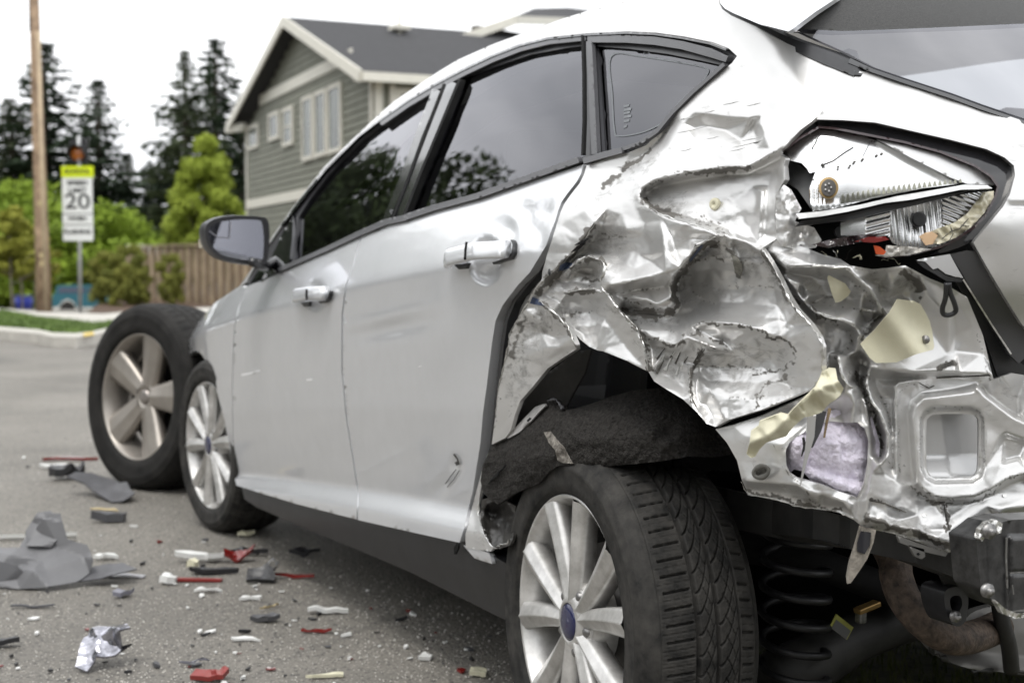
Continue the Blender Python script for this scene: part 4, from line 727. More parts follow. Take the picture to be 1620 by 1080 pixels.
# ================================================================== rear corner: inner panels laid bare
Rl = [
 [(1210, 392, -4), (1226, 412, -4), (1240, 436, -5), (1254, 464, -5), (1268, 488, -5), (1292, 512, -5), (1306, 534, -5), (1312, 560, -5), (1310, 596, -5), (1292, 622, -5), (1262, 636, -3), (1206, 660, -1.5), (1160, 674, -.5), (1132, 682, 0)],
 # left flange
 [(1225, 404, -3), (1250, 421, 1), (1290, 420, 1.6), (1345, 423, 1.6), (1380, 431, -1), (1404, 430, 0), (1432, 424, 1.6), (1456, 436, 1.6), (1464, 462, 1)],
 [(1250, 432, -6), (1290, 440, -8), (1322, 446, -7)], [(1338, 424, 1.5), (1357, 440, 2), (1376, 456, 2.4), (1390, 483, 1)], [(1350, 446, -3), (1366, 462, -4), (1382, 484, -4)], [(1372, 440, -3), (1392, 450, -4), (1398, 474, -4)],
 [(1270, 458, -8.5), (1310, 466, -9.5), (1350, 474, -8)], [(1284, 480, -7), (1320, 484, -4.5), (1360, 488, -2), (1386, 492, 0)],
 [(1246, 440, -2), (1262, 462, -1.5), (1272, 476, 0), (1279, 468, -.5), (1266, 448, -1.5)],
 [(1281, 483, 0), (1294, 496, 1.6), (1324, 505, 2), (1350, 514, 2), (1359, 525, 2), (1357, 540, 1.6), (1352, 556, 1)],
 [(1300, 508, -4), (1324, 516, -6), (1344, 524, -6), (1346, 545, -6), (1330, 556, -6)], [(1318, 540, -5.5), (1320, 560, -5)],
 [(1396, 486, 0), (1400, 500, 0), (1384, 518, 1), (1369, 534, 0), (1362, 556, -1)], [(1388, 500, -4), (1374, 512, -4), (1366, 524, -4)],
 [(1437, 450, -5), (1424, 464, -5), (1440, 470, -4.5)], [(1412, 452, 0), (1416, 440, 0)], [(1420, 484, -2), (1450, 490, -1.5)],
 [(1480, 450, 0), (1500, 500, 0), (1500, 560, -.4), (1510, 590, 0)], [(1508, 470, -.8), (1512, 530, -1.2), (1512, 556, -.8)], [(1540, 520, 0), (1555, 560, 0), (1568, 600, 0)],
 # ledge above the square hole
 [(1376, 574, 0), (1400, 584, 2), (1440, 588, 2.4), (1482, 586, 2.4), (1520, 590, 2), (1568, 592, 1.5)], [(1384, 598, -3), (1416, 600, -3), (1482, 596, -1), (1530, 598, -1), (1568, 602, -1)],
 # flaps and the vertical fold
 [(1325, 562, 3), (1330, 590, 4), (1340, 606, 4), (1350, 612, 3)], [(1340, 562, 1), (1352, 585, -1), (1356, 602, -6)], [(1362, 566, -6), (1360, 590, -8), (1360, 606, -6)], [(1376, 580, 1), (1372, 598, 1), (1366, 608, 0)],
 [(1336, 620, 3), (1346, 622, 3.4), (1352, 640, 3), (1348, 668, 2.6), (1336, 672, 1)], [(1362, 618, -1), (1364, 650, -1), (1360, 668, 0)],
 [(1364, 612, -5), (1378, 647, -6), (1390, 686, -6), (1394, 706, -5), (1392, 724, -3)], [(1370, 640, 1), (1376, 680, 1), (1378, 720, 1), (1372, 760, 1)],
 [(1372, 612, 1), (1379, 636, 2), (1392, 652, 3), (1404, 686, 4), (1404, 720, 4), (1391, 735, 3), (1381, 746, 2), (1376, 777, 2), (1370, 814, 1), (1360, 828, 0)],
 [(1390, 622, -3), (1404, 650, -2.6), (1412, 690, -2), (1412, 740, -1)], [(1398, 610, -2), (1412, 630, -2.6), (1414, 680, -2.4)],
 # stamped frame of the square hole
 [(1418, 760, .6), (1416, 700, .6), (1415, 640, .6), (1416, 610, .6), (1424, 604, .8), (1450, 600, .8)], [(1424, 760, -.6), (1423, 700, -.6), (1422, 640, -.6), (1426, 616, -.4), (1448, 608, -.2)],
 [(1446, 768, -.8), (1440, 700, -.8), (1437, 655, -.8), (1442, 634, -.8), (1456, 622, -.8), (1500, 618, -.8), (1545, 608, -.8)], [(1452, 764, 1.2), (1447, 700, 1.2), (1444, 660, 1.2), (1449, 642, 1.2), (1462, 630, 1.4), (1500, 625, 1.4), (1540, 620, 1.4)],
 [(1457, 740, 1.0), (1456, 700, 1.0), (1456, 662, 1.0), (1462, 650, 1.0), (1476, 644, 1.0), (1536, 644, 1.0), (1550, 650, 1.0), (1557, 664, 1.0), (1558, 740, 1.0), (1552, 756, 1.0), (1538, 764, 1.0), (1478, 765, 1.0), (1464, 757, 1.0)],
 [(1461, 740, -.6), (1460, 700, -.6), (1460, 664, -.6), (1466, 654, -.6), (1477, 648, -.6), (1535, 648, -.6), (1547, 654, -.6), (1553, 666, -.6), (1553, 738, -.6), (1548, 752, -.6), (1536, 759, -.6), (1479, 760, -.6), (1467, 753, -.6)],
 [(1446, 768, -.6), (1457, 783, -.8), (1477, 794, -.8), (1505, 796, -.8), (1542, 793, -.8), (1570, 782, -.8), (1598, 765, -.8), (1625, 756, -.8)], [(1454, 766, 1.2), (1464, 776, 1.6), (1480, 786, 1.8), (1505, 788, 1.8), (1542, 784, 1.8), (1568, 773, 1.8), (1596, 756, 1.8), (1625, 748, 1.8)],
 [(1545, 612, 2), (1556, 624, 1.6), (1580, 642, 1.6), (1604, 660, 1.4), (1630, 672, 1)], [(1552, 610, -3), (1568, 628, -4), (1590, 646, -4), (1612, 658, -3.4)], [(1580, 604, -3), (1610, 630, -3)],
 [(1582, 690, .6), (1590, 684, .6), (1620, 694, .6)], [(1588, 696, -1), (1592, 692, -1), (1622, 702, -1)], [(1583, 735, .8), (1610, 728, .8)], [(1590, 728, -1), (1612, 722, -1)],
 # panel below the frame, seams and creases
 [(1380, 748, 1.6), (1400, 750, 1.2), (1424, 764, .4)], [(1376, 790, 1.6), (1400, 792, 1.4), (1426, 800, .8)], [(1380, 798, .8), (1402, 812, 1.2), (1420, 824, .6)],
 [(1446, 790, -.6), (1452, 815, -.6), (1462, 838, .2)], [(1490, 796, .4), (1494, 820, .2), (1498, 838, .6)], [(1495, 798, -.4), (1500, 820, -.6), (1503, 838, .4)],
 [(1370, 816, 2), (1396, 826, 1.6), (1418, 832, 1.4), (1450, 838, 2), (1480, 852, 1.8), (1510, 862, 1.6), (1545, 868, 1)], [(1366, 830, 0), (1416, 844, -1), (1450, 854, 0), (1498, 872, 0), (1542, 872, 0)], [(1460, 844, -1), (1490, 858, -.6)],
 [(1580, 812, .8), (1590, 804, 1), (1630, 800, 1)], [(1582, 820, -.4), (1630, 812, -.4)], [(1560, 800, 0), (1640, 780, 0), (1650, 880, 0)],
 # lower flange left of the foam opening
 [(1140, 684, 0), (1160, 700, .5), (1170, 730, 1), (1174, 756, 1.4)], [(1180, 690, .6), (1215, 700, .8), (1238, 716, 1.2)], [(1182, 760, 2.2), (1230, 764, 2.2), (1262, 766, 2.2), (1300, 780, 2.2), (1340, 792, 2.2), (1352, 796, 2)],
 [(1180, 772, 0), (1230, 780, -.6), (1264, 790, -1), (1300, 800, -1), (1330, 806, -.4), (1348, 816, 0)], [(1276, 774, 2.6), (1284, 788, 1.6), (1296, 798, 1)], [(1334, 792, 2.4), (1344, 806, 2), (1350, 820, 1)], [(1356, 790, 0), (1354, 812, 0)],
 [(1236, 704, 1), (1236, 735, 1.4), (1244, 750, 1.6), (1262, 760, 1.8)], [(1270, 640, -3), (1300, 650, -2), (1330, 652, -1)],
]
rrel = relief(Rl, (1110, 370, 1680, 900), 1.1, 1.5); rf1 = facets((1110, 370, 1680, 900), 40, .9, .9, 31); rf2 = facets((1110, 370, 1680, 900), 15, .2, .8, 32)
def rmask(px, py):
    v = np.zeros(len(px)) + .09
    for cx, cy, r, a in [(1320, 470, 70, 1), (1400, 470, 40, .8), (1350, 600, 40, .5), (1250, 450, 40, .8), (1420, 830, 50, .7), (1260, 785, 60, .6), (1500, 860, 50, .5), (1390, 650, 30, .4)]:
        v = np.maximum(v, a * np.exp(-.5 * ((px - cx) ** 2 + (py - cy) ** 2) / r ** 2))
    return v
def r_h(px, py):
    r0 = rrel(px, py); r0 = np.where(r0 < -3, -3 + (r0 + 3) * .5, r0); return 1.1 * r0 + rmask(px, py) * (rf1(px, py) + rf2(px, py) + .06 * crinkle(px, py, 9, 2)) + .06 * vnoise(px / 20, py / 20)
rdirt = dirtmap([(1320, 455, 80, 30, 20, .5), (1395, 470, 24, 50, 10, .8), (1440, 445, 26, 24, 0, .85), (1230, 420, 30, 50, 40, .85), (1350, 600, 30, 60, -20, .35), (1400, 660, 16, 70, -12, .5), (1500, 575, 50, 10, -10, .5), (1420, 830, 70, 14, 14, .85), (1500, 858, 50, 12, 16, .7), (1260, 785, 90, 16, 14, .5), (1395, 505, 16, 30, 30, .9), (1190, 740, 30, 60, 10, .3), (1460, 640, 40, 60, 0, .18), (1560, 700, 60, 80, 0, .2), (1480, 770, 60, 30, 0, .25), (1590, 630, 40, 30, 30, .5)],
    [([(1212, 396), (1230, 424), (1246, 458), (1262, 490)], 6, .9), ([(1396, 486), (1398, 502), (1384, 520), (1366, 536)], 5, .9), ([(1430, 432), (1446, 440), (1456, 462)], 7, .8), ([(1281, 486), (1296, 499), (1324, 508)], 3, .7), ([(1364, 612), (1380, 650), (1391, 688), (1394, 708)], 3, .8), ([(1352, 592), (1360, 606), (1368, 592)], 4, .9), ([(1372, 818), (1418, 836), (1450, 842), (1480, 856), (1512, 866)], 5, .85), ([(1180, 776), (1230, 786), (1264, 796), (1330, 808)], 3, .7), ([(1484, 583), (1508, 572)], 4, .9), ([(1446, 770), (1460, 784), (1480, 794), (1506, 796), (1544, 792), (1572, 780)], 2, .6), ([(1493, 796), (1496, 818), (1502, 838)], 2, .8), ([(1378, 792), (1402, 797), (1428, 808)], 2, .7)] + [([p[:2] for p in ln], 1.0 + .8 * (i % 3), .36 + .05 * (i % 4)) for i, ln in enumerate(Rl[1:]) if len(ln) > 2 and i % 3 == 0])
rear_o = [(1132, 679), (1160, 672), (1206, 657), (1262, 632), (1292, 618), (1309, 592), (1308, 548), (1300, 530), (1288, 512), (1265, 488), (1251, 465), (1238, 438), (1224, 412), (1212, 394), (1228, 380), (1250, 384), (1275, 392), (1300, 402), (1330, 410), (1345, 420), (1380, 426), (1404, 424), (1432, 420), (1470, 440), (1500, 452), (1530, 470), (1555, 530), (1568, 585), (1572, 600), (1600, 590), (1660, 600), (1660, 830), (1600, 828), (1560, 836), (1545, 850), (1544, 871), (1512, 871), (1498, 874), (1450, 856), (1418, 845), (1366, 834), (1351, 822), (1327, 810), (1264, 801), (1228, 791), (1184, 782), (1174, 760), (1166, 728), (1150, 700)]
foam_hole = [(1244, 735), (1243, 712), (1249, 700), (1262, 690), (1285, 676), (1310, 666), (1336, 668), (1356, 668), (1368, 678), (1374, 697), (1372, 735), (1366, 765), (1356, 787), (1330, 778), (1300, 766), (1262, 756), (1250, 748)]
sq_hole = catmull([(1466, 735), (1466, 672), (1470, 660), (1482, 655), (1533, 655), (1544, 660), (1548, 672), (1547, 735), (1543, 750), (1532, 754), (1484, 757), (1472, 751)], 3)
RP = sheet('rear_inner_panel', rear_o, hull, M_crush, CAR, 2.7, holes=[foam_hole, sq_hole], h=r_h, thick=.010, back=(.6, .8, 0), attr=rdirt, jit=.3)
RP['label'] = 'bare crumpled inner panel where the rear bumper is missing'
for pts, r in [([(1250, 422), (1290, 421), (1345, 424)], .0024), ([(1338, 424), (1357, 440), (1376, 456), (1390, 483)], .0016), ([(1281, 483), (1294, 496), (1324, 505), (1350, 514), (1359, 525), (1357, 540)], .0022),
               ([(1372, 612), (1379, 636), (1392, 652), (1404, 686), (1404, 720), (1391, 735), (1381, 746)], .0024), ([(1325, 562), (1330, 590), (1340, 606), (1350, 614)], .0016), ([(1347, 622), (1345, 645), (1338, 668)], .0020),
               ([(1174, 760), (1184, 781), (1228, 790), (1264, 800), (1327, 809), (1351, 821)], .0026), ([(1366, 833), (1418, 844), (1450, 855), (1498, 873)], .0024)]:
    lip(pts, r, M_edge, surf=hull, h=r_h, lift=.1)
for pts, wd in [([(1378, 792), (1400, 796), (1428, 808)], 2), ([(1494, 798), (1498, 820), (1503, 838)], 1.6), ([(1455, 606), (1470, 614), (1478, 610)], 1.6), ([(1485, 582), (1500, 576), (1508, 572)], 5), ([(1482, 598), (1520, 596), (1566, 594)], 1.5), ([(1205, 396), (1214, 394)], 4)]:
    wide('seam_crack', pts, wd, M_grime, .0, .002, surf=hull, par=RP, h=lambda px, py: r_h(px, py) + .25, back=(.6, .8, 0))
for cx, cy in [(1483, 681), (1488, 717), (1463, 814), (1590, 783), (1370, 575)]:
    t = np.linspace(0, 2 * math.pi, 14)[:-1]; sheet('spot_weld', np.stack([cx + 4 * np.cos(t), cy + 3.5 * np.sin(t)], 1), hull, M_edge, RP, 3, h=lambda px, py: r_h(np.full(len(px), float(cx if cx < 1470 or cx > 1550 else 1440)), py) - (9 if 1470 < cx < 1550 else -.1), thick=.001, back=(.6, .8, 0))
# behind the square hole: folded inner metal
M_in = paint('inner_grey_metal', c=(.55, .55, .55))
def inner(px, py): return -3.6 + 1 * np.clip((px - 1488 - (py - 660) * .15) / 60, 0, 1) * -4 + np.clip((py - 722) / 30, 0, 1) * 2.6
sheet('inner_rail', [(1440, 620), (1580, 620), (1580, 790), (1440, 790)], hull, M_in, CAR, 5, h=inner, thick=.004, back=(.6, .8, 0))
# dark bay behind the lamp, below it and behind every opening
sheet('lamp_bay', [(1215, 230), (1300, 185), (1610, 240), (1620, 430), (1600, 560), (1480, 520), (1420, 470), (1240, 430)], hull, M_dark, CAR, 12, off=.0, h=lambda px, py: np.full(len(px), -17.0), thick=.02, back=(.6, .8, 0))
# lavender insulation
def foam_h(px, py):
    a = gauss(px, py, 1325, 715, 34, 44); b = gauss(px, py, 1264, 712, 15, 26); c = gauss(px, py, 1330, 765, 44, 12, 22)
    return -3.6 + 5.0 * np.maximum(np.maximum(a, b * .9), c) ** .7 + .28 * vnoise(px / 14, py / 14) + .10 * vnoise(px / 4, py / 4, 2)
sheet('insulation', [(1228, 738), (1232, 690), (1280, 660), (1330, 645), (1380, 660), (1392, 700), (1388, 780), (1360, 802), (1300, 780), (1270, 745), (1256, 742), (1246, 752)], hull, M_foam, CAR, 2.6, h=foam_h, thick=.03, back=(.6, .8, 0), jit=.4)
# grommet
t = np.linspace(0, 2 * math.pi, 25)[:-1]
pp = np.stack([1204 + 12 * np.cos(t) + 1.5 * np.sin(t), 746 + 8.5 * np.sin(t) - 3 * np.cos(t)], 1); g3 = hull(pp[:, 0], pp[:, 1]); d = ray(pp[:, 0], pp[:, 1]); g3 = g3 - d * (.035)
V = []; Fc = []; c = g3.mean(0)
for i in range(24):
    u = (g3[i] - c); L = np.linalg.norm(u); u = u / L; nn = -d[i] / np.linalg.norm(d[i])
    for k in range(8): a = 2 * math.pi * k / 8; V.append(g3[i] + .0042 * (u * math.cos(a) + nn * math.sin(a)))
for i in range(24):
    for k in range(8): Fc.append((i * 8 + k, i * 8 + (k + 1) % 8, ((i + 1) % 24) * 8 + (k + 1) % 8, ((i + 1) % 24) * 8 + k))
mk('rubber_grommet', V, Fc, mat('grey_grommet', (.16, .155, .14), .7, var=.2), CAR)
sheet('grommet_recess', np.stack([1204 + 9 * np.cos(t), 746 + 6 * np.sin(t) - 2 * np.cos(t)], 1), hull, M_grime, CAR, 4, h=lambda px, py: np.full(len(px), 2.6), thick=.002, back=(.6, .8, 0))
# broken cream plastic: brace, shield and shard
def brace_h(px, py):
    t_ = ((px - 1190) * .8 + (700 - py) * .6) / 160; q = (px - 1190) * .6 + (py - 700) * .8
    return 6 + 2.4 * np.clip(t_, 0, 1) + 1.6 * np.exp(-((q - 6 * np.sin(t_ * 7)) / 9) ** 2) + 2.4 * rf2(px, py) + .6 * rf1(px, py) + .5 * np.sign(np.sin(t_ * 16)) * (t_ > .5)
sheet('plastic_brace', [(1181, 718), (1186, 700), (1188, 682), (1200, 674), (1202, 666), (1236, 653), (1247, 656), (1252, 650), (1262, 640), (1280, 622), (1290, 612), (1297, 598), (1301, 588), (1312, 582), (1322, 583), (1325, 600), (1335, 614), (1330, 624), (1322, 632), (1312, 638), (1300, 652), (1284, 658), (1272, 660), (1256, 674), (1244, 690), (1230, 694), (1212, 700), (1202, 710), (1195, 722), (1188, 724)], hull, M_cream, CAR, 2.8, h=brace_h, thick=.012, back=(.6, .8, 0), close=True)
def shield_h(px, py):
    u = (px - 1365) * .75 + (540 - py) * .66; return 4.6 + 1.8 * np.exp(-((u - 52) / 22) ** 2) - .8 * np.clip((px - 1440) / 40, 0, 1)
sh = sheet('plastic_shield', [(1361, 544), (1385, 520), (1407, 494), (1418, 475), (1420, 473), (1446, 476), (1456, 481), (1464, 494), (1471, 508), (1475, 524), (1478, 548), (1476, 553), (1450, 560), (1418, 573), (1386, 574), (1376, 566)], hull, M_cream, CAR, 4, h=shield_h, thick=.004, back=(.6, .8, 0), close=True)
ps = hull(np.array([1464.]), np.array([537.]))[0]; dd = ray(1464, 537); ps = ps - dd / np.linalg.norm(dd) * .05
V, Fc = lathe_geo([(-.004, .0001), (-.004, .003), (-.002, .0032), (-.002, .0058), (0, .0062)], 16); o = mk('shield_screw', V, Fc, M_steel, None); o.matrix_world = Matrix.Translation(Vector(ps)) @ Matrix.Rotation(R_(40), 4, 'Z'); setpar(o, sh)
sheet('plastic_shard', [(1309, 440), (1311, 435), (1325, 442), (1337, 448), (1346, 461), (1342, 468), (1330, 477), (1322, 479), (1316, 464)], hull, M_cream, CAR, 3, h=lambda px, py: -1.5 + .8 * gauss(px, py, 1328, 458, 10, 12), thick=.006, back=(.6, .8, 0), close=True)
# splinters hanging in the opening
def splinter(name, pts, wd, mt, lift): return wide(name, pts, wd, mt, 0, .006, surf=hull, close=True, step=3, h=lambda px, py: np.full(len(px), float(lift)), back=(.6, .8, 0))
splinter('metal_splinter', [(1284, 658), (1282, 690), (1276, 720), (1266, 768)], [14, 13, 7, 1.5], M_in, 4.2)
splinter('plastic_splinter', [(1300, 650), (1294, 680), (1284, 708)], [16, 11, 3], M_mould, 3.6)
splinter('fibre_splinter', [(1313, 646), (1308, 668), (1304, 692)], [5, 4, 3], mat('tan_fibre_board', (.30, .22, .13), .8, var=.3), 3.2)
splinter('plastic_splinter', [(1271, 692), (1273, 706), (1268, 722)], [4, 5, 1.5], M_black, 4.0)
# hooked rubber strap
sp2 = catmull([(1497, 448), (1496, 470), (1491, 488), (1493, 497), (1503, 498), (1512, 492), (1510, 480), (1503, 462), (1501, 448)], 5, False); P3 = hull(sp2[:, 0], sp2[:, 1]); d = ray(sp2[:, 0], sp2[:, 1]); P3 = P3 - d * .025
tube('rubber_strap', P3, .0036, M_black, CAR, 8)

# ---- hatch: side panel, aperture trim, glass, spoiler
hside = [(1362, 114), (1382, 111), (1429, 127), (1506, 152), (1552, 169), (1620, 192), (1680, 214), (1680, 560), (1640, 540), (1616, 512), (1590, 470), (1560, 420), (1540, 384), (1561, 359), (1587, 327), (1598, 307), (1606, 277), (1604, 262), (1589, 249), (1561, 236), (1505, 221.5), (1450, 209), (1385, 194), (1331, 190), (1292, 189), (1303, 174), (1337, 140)]
def hs_h(px, py): return -.9 * np.exp(-((py - (326 + (px - 1590) * .02)) / 5) ** 2) * np.clip((px - 1585) / 12, 0, 1) + .25 * vnoise(px / 50, py / 50)
hdirt = dirtmap([(1600, 340, 30, 30, 0, .3), (1610, 240, 40, 40, 0, .15), (1600, 430, 14, 80, -30, .18)])
HP = sheet('tailgate', hside, hull, M_crush, CAR, 6, h=hs_h, thick=.02, back=(.5, .85, 0), attr=hdirt)
lo = [(1253, 50), (1300, 70), (1336, 86), (1382, 110), (1429, 126), (1506, 151), (1552, 168), (1620, 191), (1680, 212)]
gl = [(1252, 48)] + lo[1:] + [(1680, 30), (1620, 40), (1440, 48), (1330, 52)]
sheet('rear_window', gl, hull, M_glassr, CAR, 9, off=.004, thick=.004, back=(0, 1, -.5))
M_grey_in = mat('cabin_grey', (.10, .10, .10), .8)
wide('window_gap_seal', [(1142, 13), (1157, 26), (1197, 44), (1243, 68), (1305, 92), (1350, 110)], [3, 6, 11, 17, 22, 22], M_black, -.006, .02, surf=hull, h=lambda px, py: np.full(len(px), .6))
wide('window_seal', [(1345, 96), (1382, 112), (1429, 128), (1506, 153), (1552, 170), (1620, 193), (1680, 215)], [8, 6, 6, 6, 6, 5, 5], M_gloss, .002, .008, surf=hull, h=lambda px, py: np.full(len(px), .4))
# roof spoiler: grained black panel above the glass under a painted blade
SPU = [(1252, 48), (1290, 20), (1328, -4), (1420, -34), (1680, -60), (1680, 39), (1560, 45), (1440, 49), (1330, 53)]
def sp_h(px, py): return np.clip((50 - py) / 50, 0, 2) * 2.6
sheet('spoiler_underside', SPU, hull, mat('grained_black_plastic', (.03, .0295, .028), .6, var=.45, vscale=320, bump=.2, bscale=800), CAR, 7, h=sp_h, thick=.02, back=(0, 1, 0))
su = np.array([(1252, 47), (1290, 19), (1328, -5), (1420, -35), (1680, -61)], float); te = hull(su[:, 0], su[:, 1]); d = ray(su[:, 0], su[:, 1]); te = te - d * (sp_h(su[:, 0], su[:, 1])[:, None] / 100 + .012)
n = 5; V = [tuple(p) for p in te] + [tuple(p + [0, .02, .02]) for p in te] + [tuple(p + [.0, .40, .03]) for p in te]
mk('roof_spoiler', V, [(i, i + 1, n + i + 1, n + i) for i in range(4)] + [(n + i, n + i + 1, 2 * n + i + 1, 2 * n + i) for i in range(4)], M_paint, CAR)
A_, B_, C_ = side(np.array([1140.]), np.array([4.]))[0], te[0], te[2]
def cheek(px, py):
    nn_ = np.cross(B_ - A_, C_ - A_); d = ray(px, py); t = ((A_ - CAM) @ nn_) / (d @ nn_); return CAM + d * t[..., None]
sheet('spoiler_cheek', [(1139, -14), (1139, 5), (1147, 14), (1160, 21), (1200, 38), (1247, 50), (1254, 46), (1290, 19), (1324, -3), (1330, -20)], cheek, M_paint, CAR, 6, h=lambda px, py: .14 * (py + 20), thick=.02, back=(.7, .5, 0))
# cables and struts seen through the rear glass
for pts, r in [([(1330, 60), (1362, 88), (1370, 120)], .012), ([(1395, 56), (1400, 90), (1390, 112)], .018)]:
    P = hull(np.array([p[0] for p in pts], float), np.array([p[1] for p in pts], float)) + np.array([.02, .10, -.02]); tube('hatch_strut', P, r, M_black, CAR, 8)

# ---- tail lamp, lens smashed away
def lamp_h(v): return lambda px, py: np.full(len(px), float(v))
bez_o = [(1290, 190), (1331, 191), (1385, 195), (1450, 210), (1505, 222.6), (1561, 237), (1588.5, 250), (1603, 263), (1605, 276), (1598, 306), (1587, 326), (1561, 358), (1540, 381), (1516, 392), (1498, 398), (1470, 404), (1498, 389), (1516, 376), (1542, 358), (1561, 337), (1575, 310), (1579, 295), (1568, 280), (1542, 263), (1487, 241), (1431, 226), (1366, 213), (1320, 204), (1296, 202), (1262, 222), (1238, 242), (1231, 241), (1262, 208)]
LB = sheet('tail_lamp', bez_o, hull, M_gloss, CAR, 5, h=lambda px, py: -2.0 + 0 * px, thick=.05, back=(.6, .8, 0))
LB['label'] = 'smashed tail lamp with its red lens gone and chrome reflectors bare'
M_rim = mat('smoked_red_rim', (.03, .016, .018), .2, coat=.5)
wide('lens_rim', [(1238, 240), (1264, 219), (1296, 201), (1320, 203), (1366, 212), (1431, 225), (1487, 240), (1542, 262), (1568, 279), (1579, 295), (1575, 311), (1561, 338), (1542, 359), (1516, 377), (1490, 390), (1440, 403), (1395, 407)], 3.6, M_rim, 0, .02, surf=hull, par=LB, h=lamp_h(-1.2), back=(.6, .8, 0))
def up_h(px, py):
    rib = np.clip((py - (322 - (px - 1330) * .10)) / 14, 0, 1)
    return -2.6 - 2.0 * np.clip((py - 215) / 100, 0, 1) - .35 * np.abs(np.sin(px / 9 * math.pi)) * rib - .35 * np.abs(np.sin(px / 3.2 * math.pi / 2)) * gauss(px, py, 1292, 300, 12, 40)
M_tooth = mat('frosted_reflector_tooth', (.34, .34, .28), .35, metal=.5)
M_refl = mat('aluminised_reflector', (.80, .80, .80), .25, metal=.95)
up = [(1236, 244), (1264, 222), (1296, 205), (1320, 207), (1366, 216), (1385, 222), (1440, 250), (1500, 281), (1526, 290), (1460, 298), (1380, 314), (1320, 330), (1286, 334), (1281, 318), (1280, 300), (1286, 282), (1290, 272), (1281, 274), (1276, 266), (1268, 258), (1250, 254)]
sheet('upper_reflector', up, hull, M_refl, LB, 2.6, h=up_h, thick=.012, back=(.6, .8, 0))
sheet('reflector_wedge', [(1387, 220), (1431, 229), (1487, 244), (1542, 266), (1566, 281), (1574, 293), (1530, 291), (1502, 280), (1440, 249)], hull, mat('matt_silver_wedge', (.62, .62, .62), .4, metal=.7), LB, 4, h=lambda px, py: -1.9 - .6 * np.clip((py - 230) / 50, 0, 1), thick=.012, back=(.6, .8, 0))
sheet('divider_bar', [(1259, 338), (1300, 334), (1360, 324), (1420, 310), (1480, 300), (1526, 292), (1562, 293), (1570, 298), (1520, 300), (1482, 308), (1440, 316), (1400, 321), (1340, 335), (1300, 342), (1264, 346)], hull, mat('bright_bar', (.74, .74, .73), .24, metal=.45, coat=.4, var=.25, vscale=22), LB, 3, h=lambda px, py: .2 + .16 * (py - (338 - (px - 1259) * .172)), thick=.03, back=(.6, .8, 0))
sheet('divider_bar', [(1258, 358), (1268, 349), (1300, 345), (1340, 338), (1400, 324), (1440, 319), (1484, 310), (1540, 300), (1500, 312), (1450, 324), (1400, 335), (1350, 347), (1300, 353)], hull, M_black, LB, 3, h=lamp_h(-.9), thick=.03, back=(.6, .8, 0))
def low_h(px, py):
    v = -4.0 + 0 * px
    z1 = (px > 1370) & (px < 1408); z2 = (px >= 1408) & (px < 1490); z3 = px >= 1490
    v = v - .25 * np.abs(np.sin((py + px * .25) / 3.0)) * z1 - .5 * np.abs(np.sin((px - (py - 347) * .12) / 3.4)) * z2 - .25 * np.abs(np.sin((py - px * .4) / 2.6)) * z3
    return v - 1.2 * gauss(px, py, 1452, 348, 26, 24)
low = [(1330, 352), (1380, 340), (1408, 332), (1440, 325), (1490, 314), (1530, 306), (1572, 300), (1572, 312), (1558, 336), (1538, 358), (1512, 376), (1490, 388), (1440, 398), (1412, 384), (1404, 372), (1370, 376), (1330, 372)]
sheet('lower_reflector', low, hull, M_refl, LB, 1.8, h=low_h, thick=.012, back=(.6, .8, 0))
def disc(name, cx, cy, rx, ry, mt, hh, par, n=20, surf=hull, thick=.006):
    t = np.linspace(0, 2 * math.pi, n + 1)[:-1]; return sheet(name, np.stack([cx + rx * np.cos(t), cy + ry * np.sin(t)], 1), surf, mt, par, 3, h=lamp_h(hh), thick=thick, back=(.6, .8, 0))
disc('bulb_socket', 1311, 297, 15.5, 17, M_brass, -2.9, LB, thick=.02); disc('bulb', 1311, 297, 12, 13.5, mat('dark_bulb_glass', (.02, .016, .012), .45), -2.6, LB)
for k in range(5):
    a = k * 1.26; disc('bulb_glint', 1310 + 5 * math.cos(a), 296 + 6 * math.sin(a), 1.3, 1.6, M_steel, -2.3, LB, 8)
for k in range(24):
    u = k / 23; cx = 1334 + 186 * u; cy = 321 - 32 * u - 3 * math.sin(u * 3.1); w_ = 7.2 - 1.5 * u; hh_ = 15 - 9 * u
    sheet('reflector_tooth', [(cx - w_ / 2, cy), (cx - w_ / 2 + 1, cy - hh_ * .75), (cx, cy - hh_), (cx + w_ / 2 - .6, cy)], hull, M_tooth, LB, 4, h=lambda px, py: -2.6 - .08 * (py - 300) + 0 * px, thick=.004, back=(.6, .8, 0))
for pts, wd in [([(1298, 262), (1318, 254), (1338, 240), (1350, 233)], 1.6), ([(1378, 222), (1366, 246)], 1), ([(1296, 214), (1284, 236)], 1), ([(1330, 330), (1308, 334)], 1.4)]:
    wide('reflector_crack', pts, wd, M_black, 0, .001, surf=hull, par=LB, h=lambda px, py: up_h(px, py) + .15, back=(.6, .8, 0), step=3)
for cx, cy in ((1301, 260), (1326, 264), (1365, 252), (1387, 246), (1395, 243), (1345, 262), (1352, 256)): disc('lens_crumb', cx, cy, 2.2, 1.7, M_grime, -3.0, LB, 7, thick=.002)
disc('bulb_socket', 1454, 347, 12, 12, M_black, -3.6, LB, thick=.02); disc('bulb', 1454, 347, 9, 9.5, mat('dark_bulb_glass_low', (.008, .008, .008), .5), -3.3, LB)
disc('bulb_socket', 1333, 367, 12, 10, M_black, -4.2, LB, thick=.02)
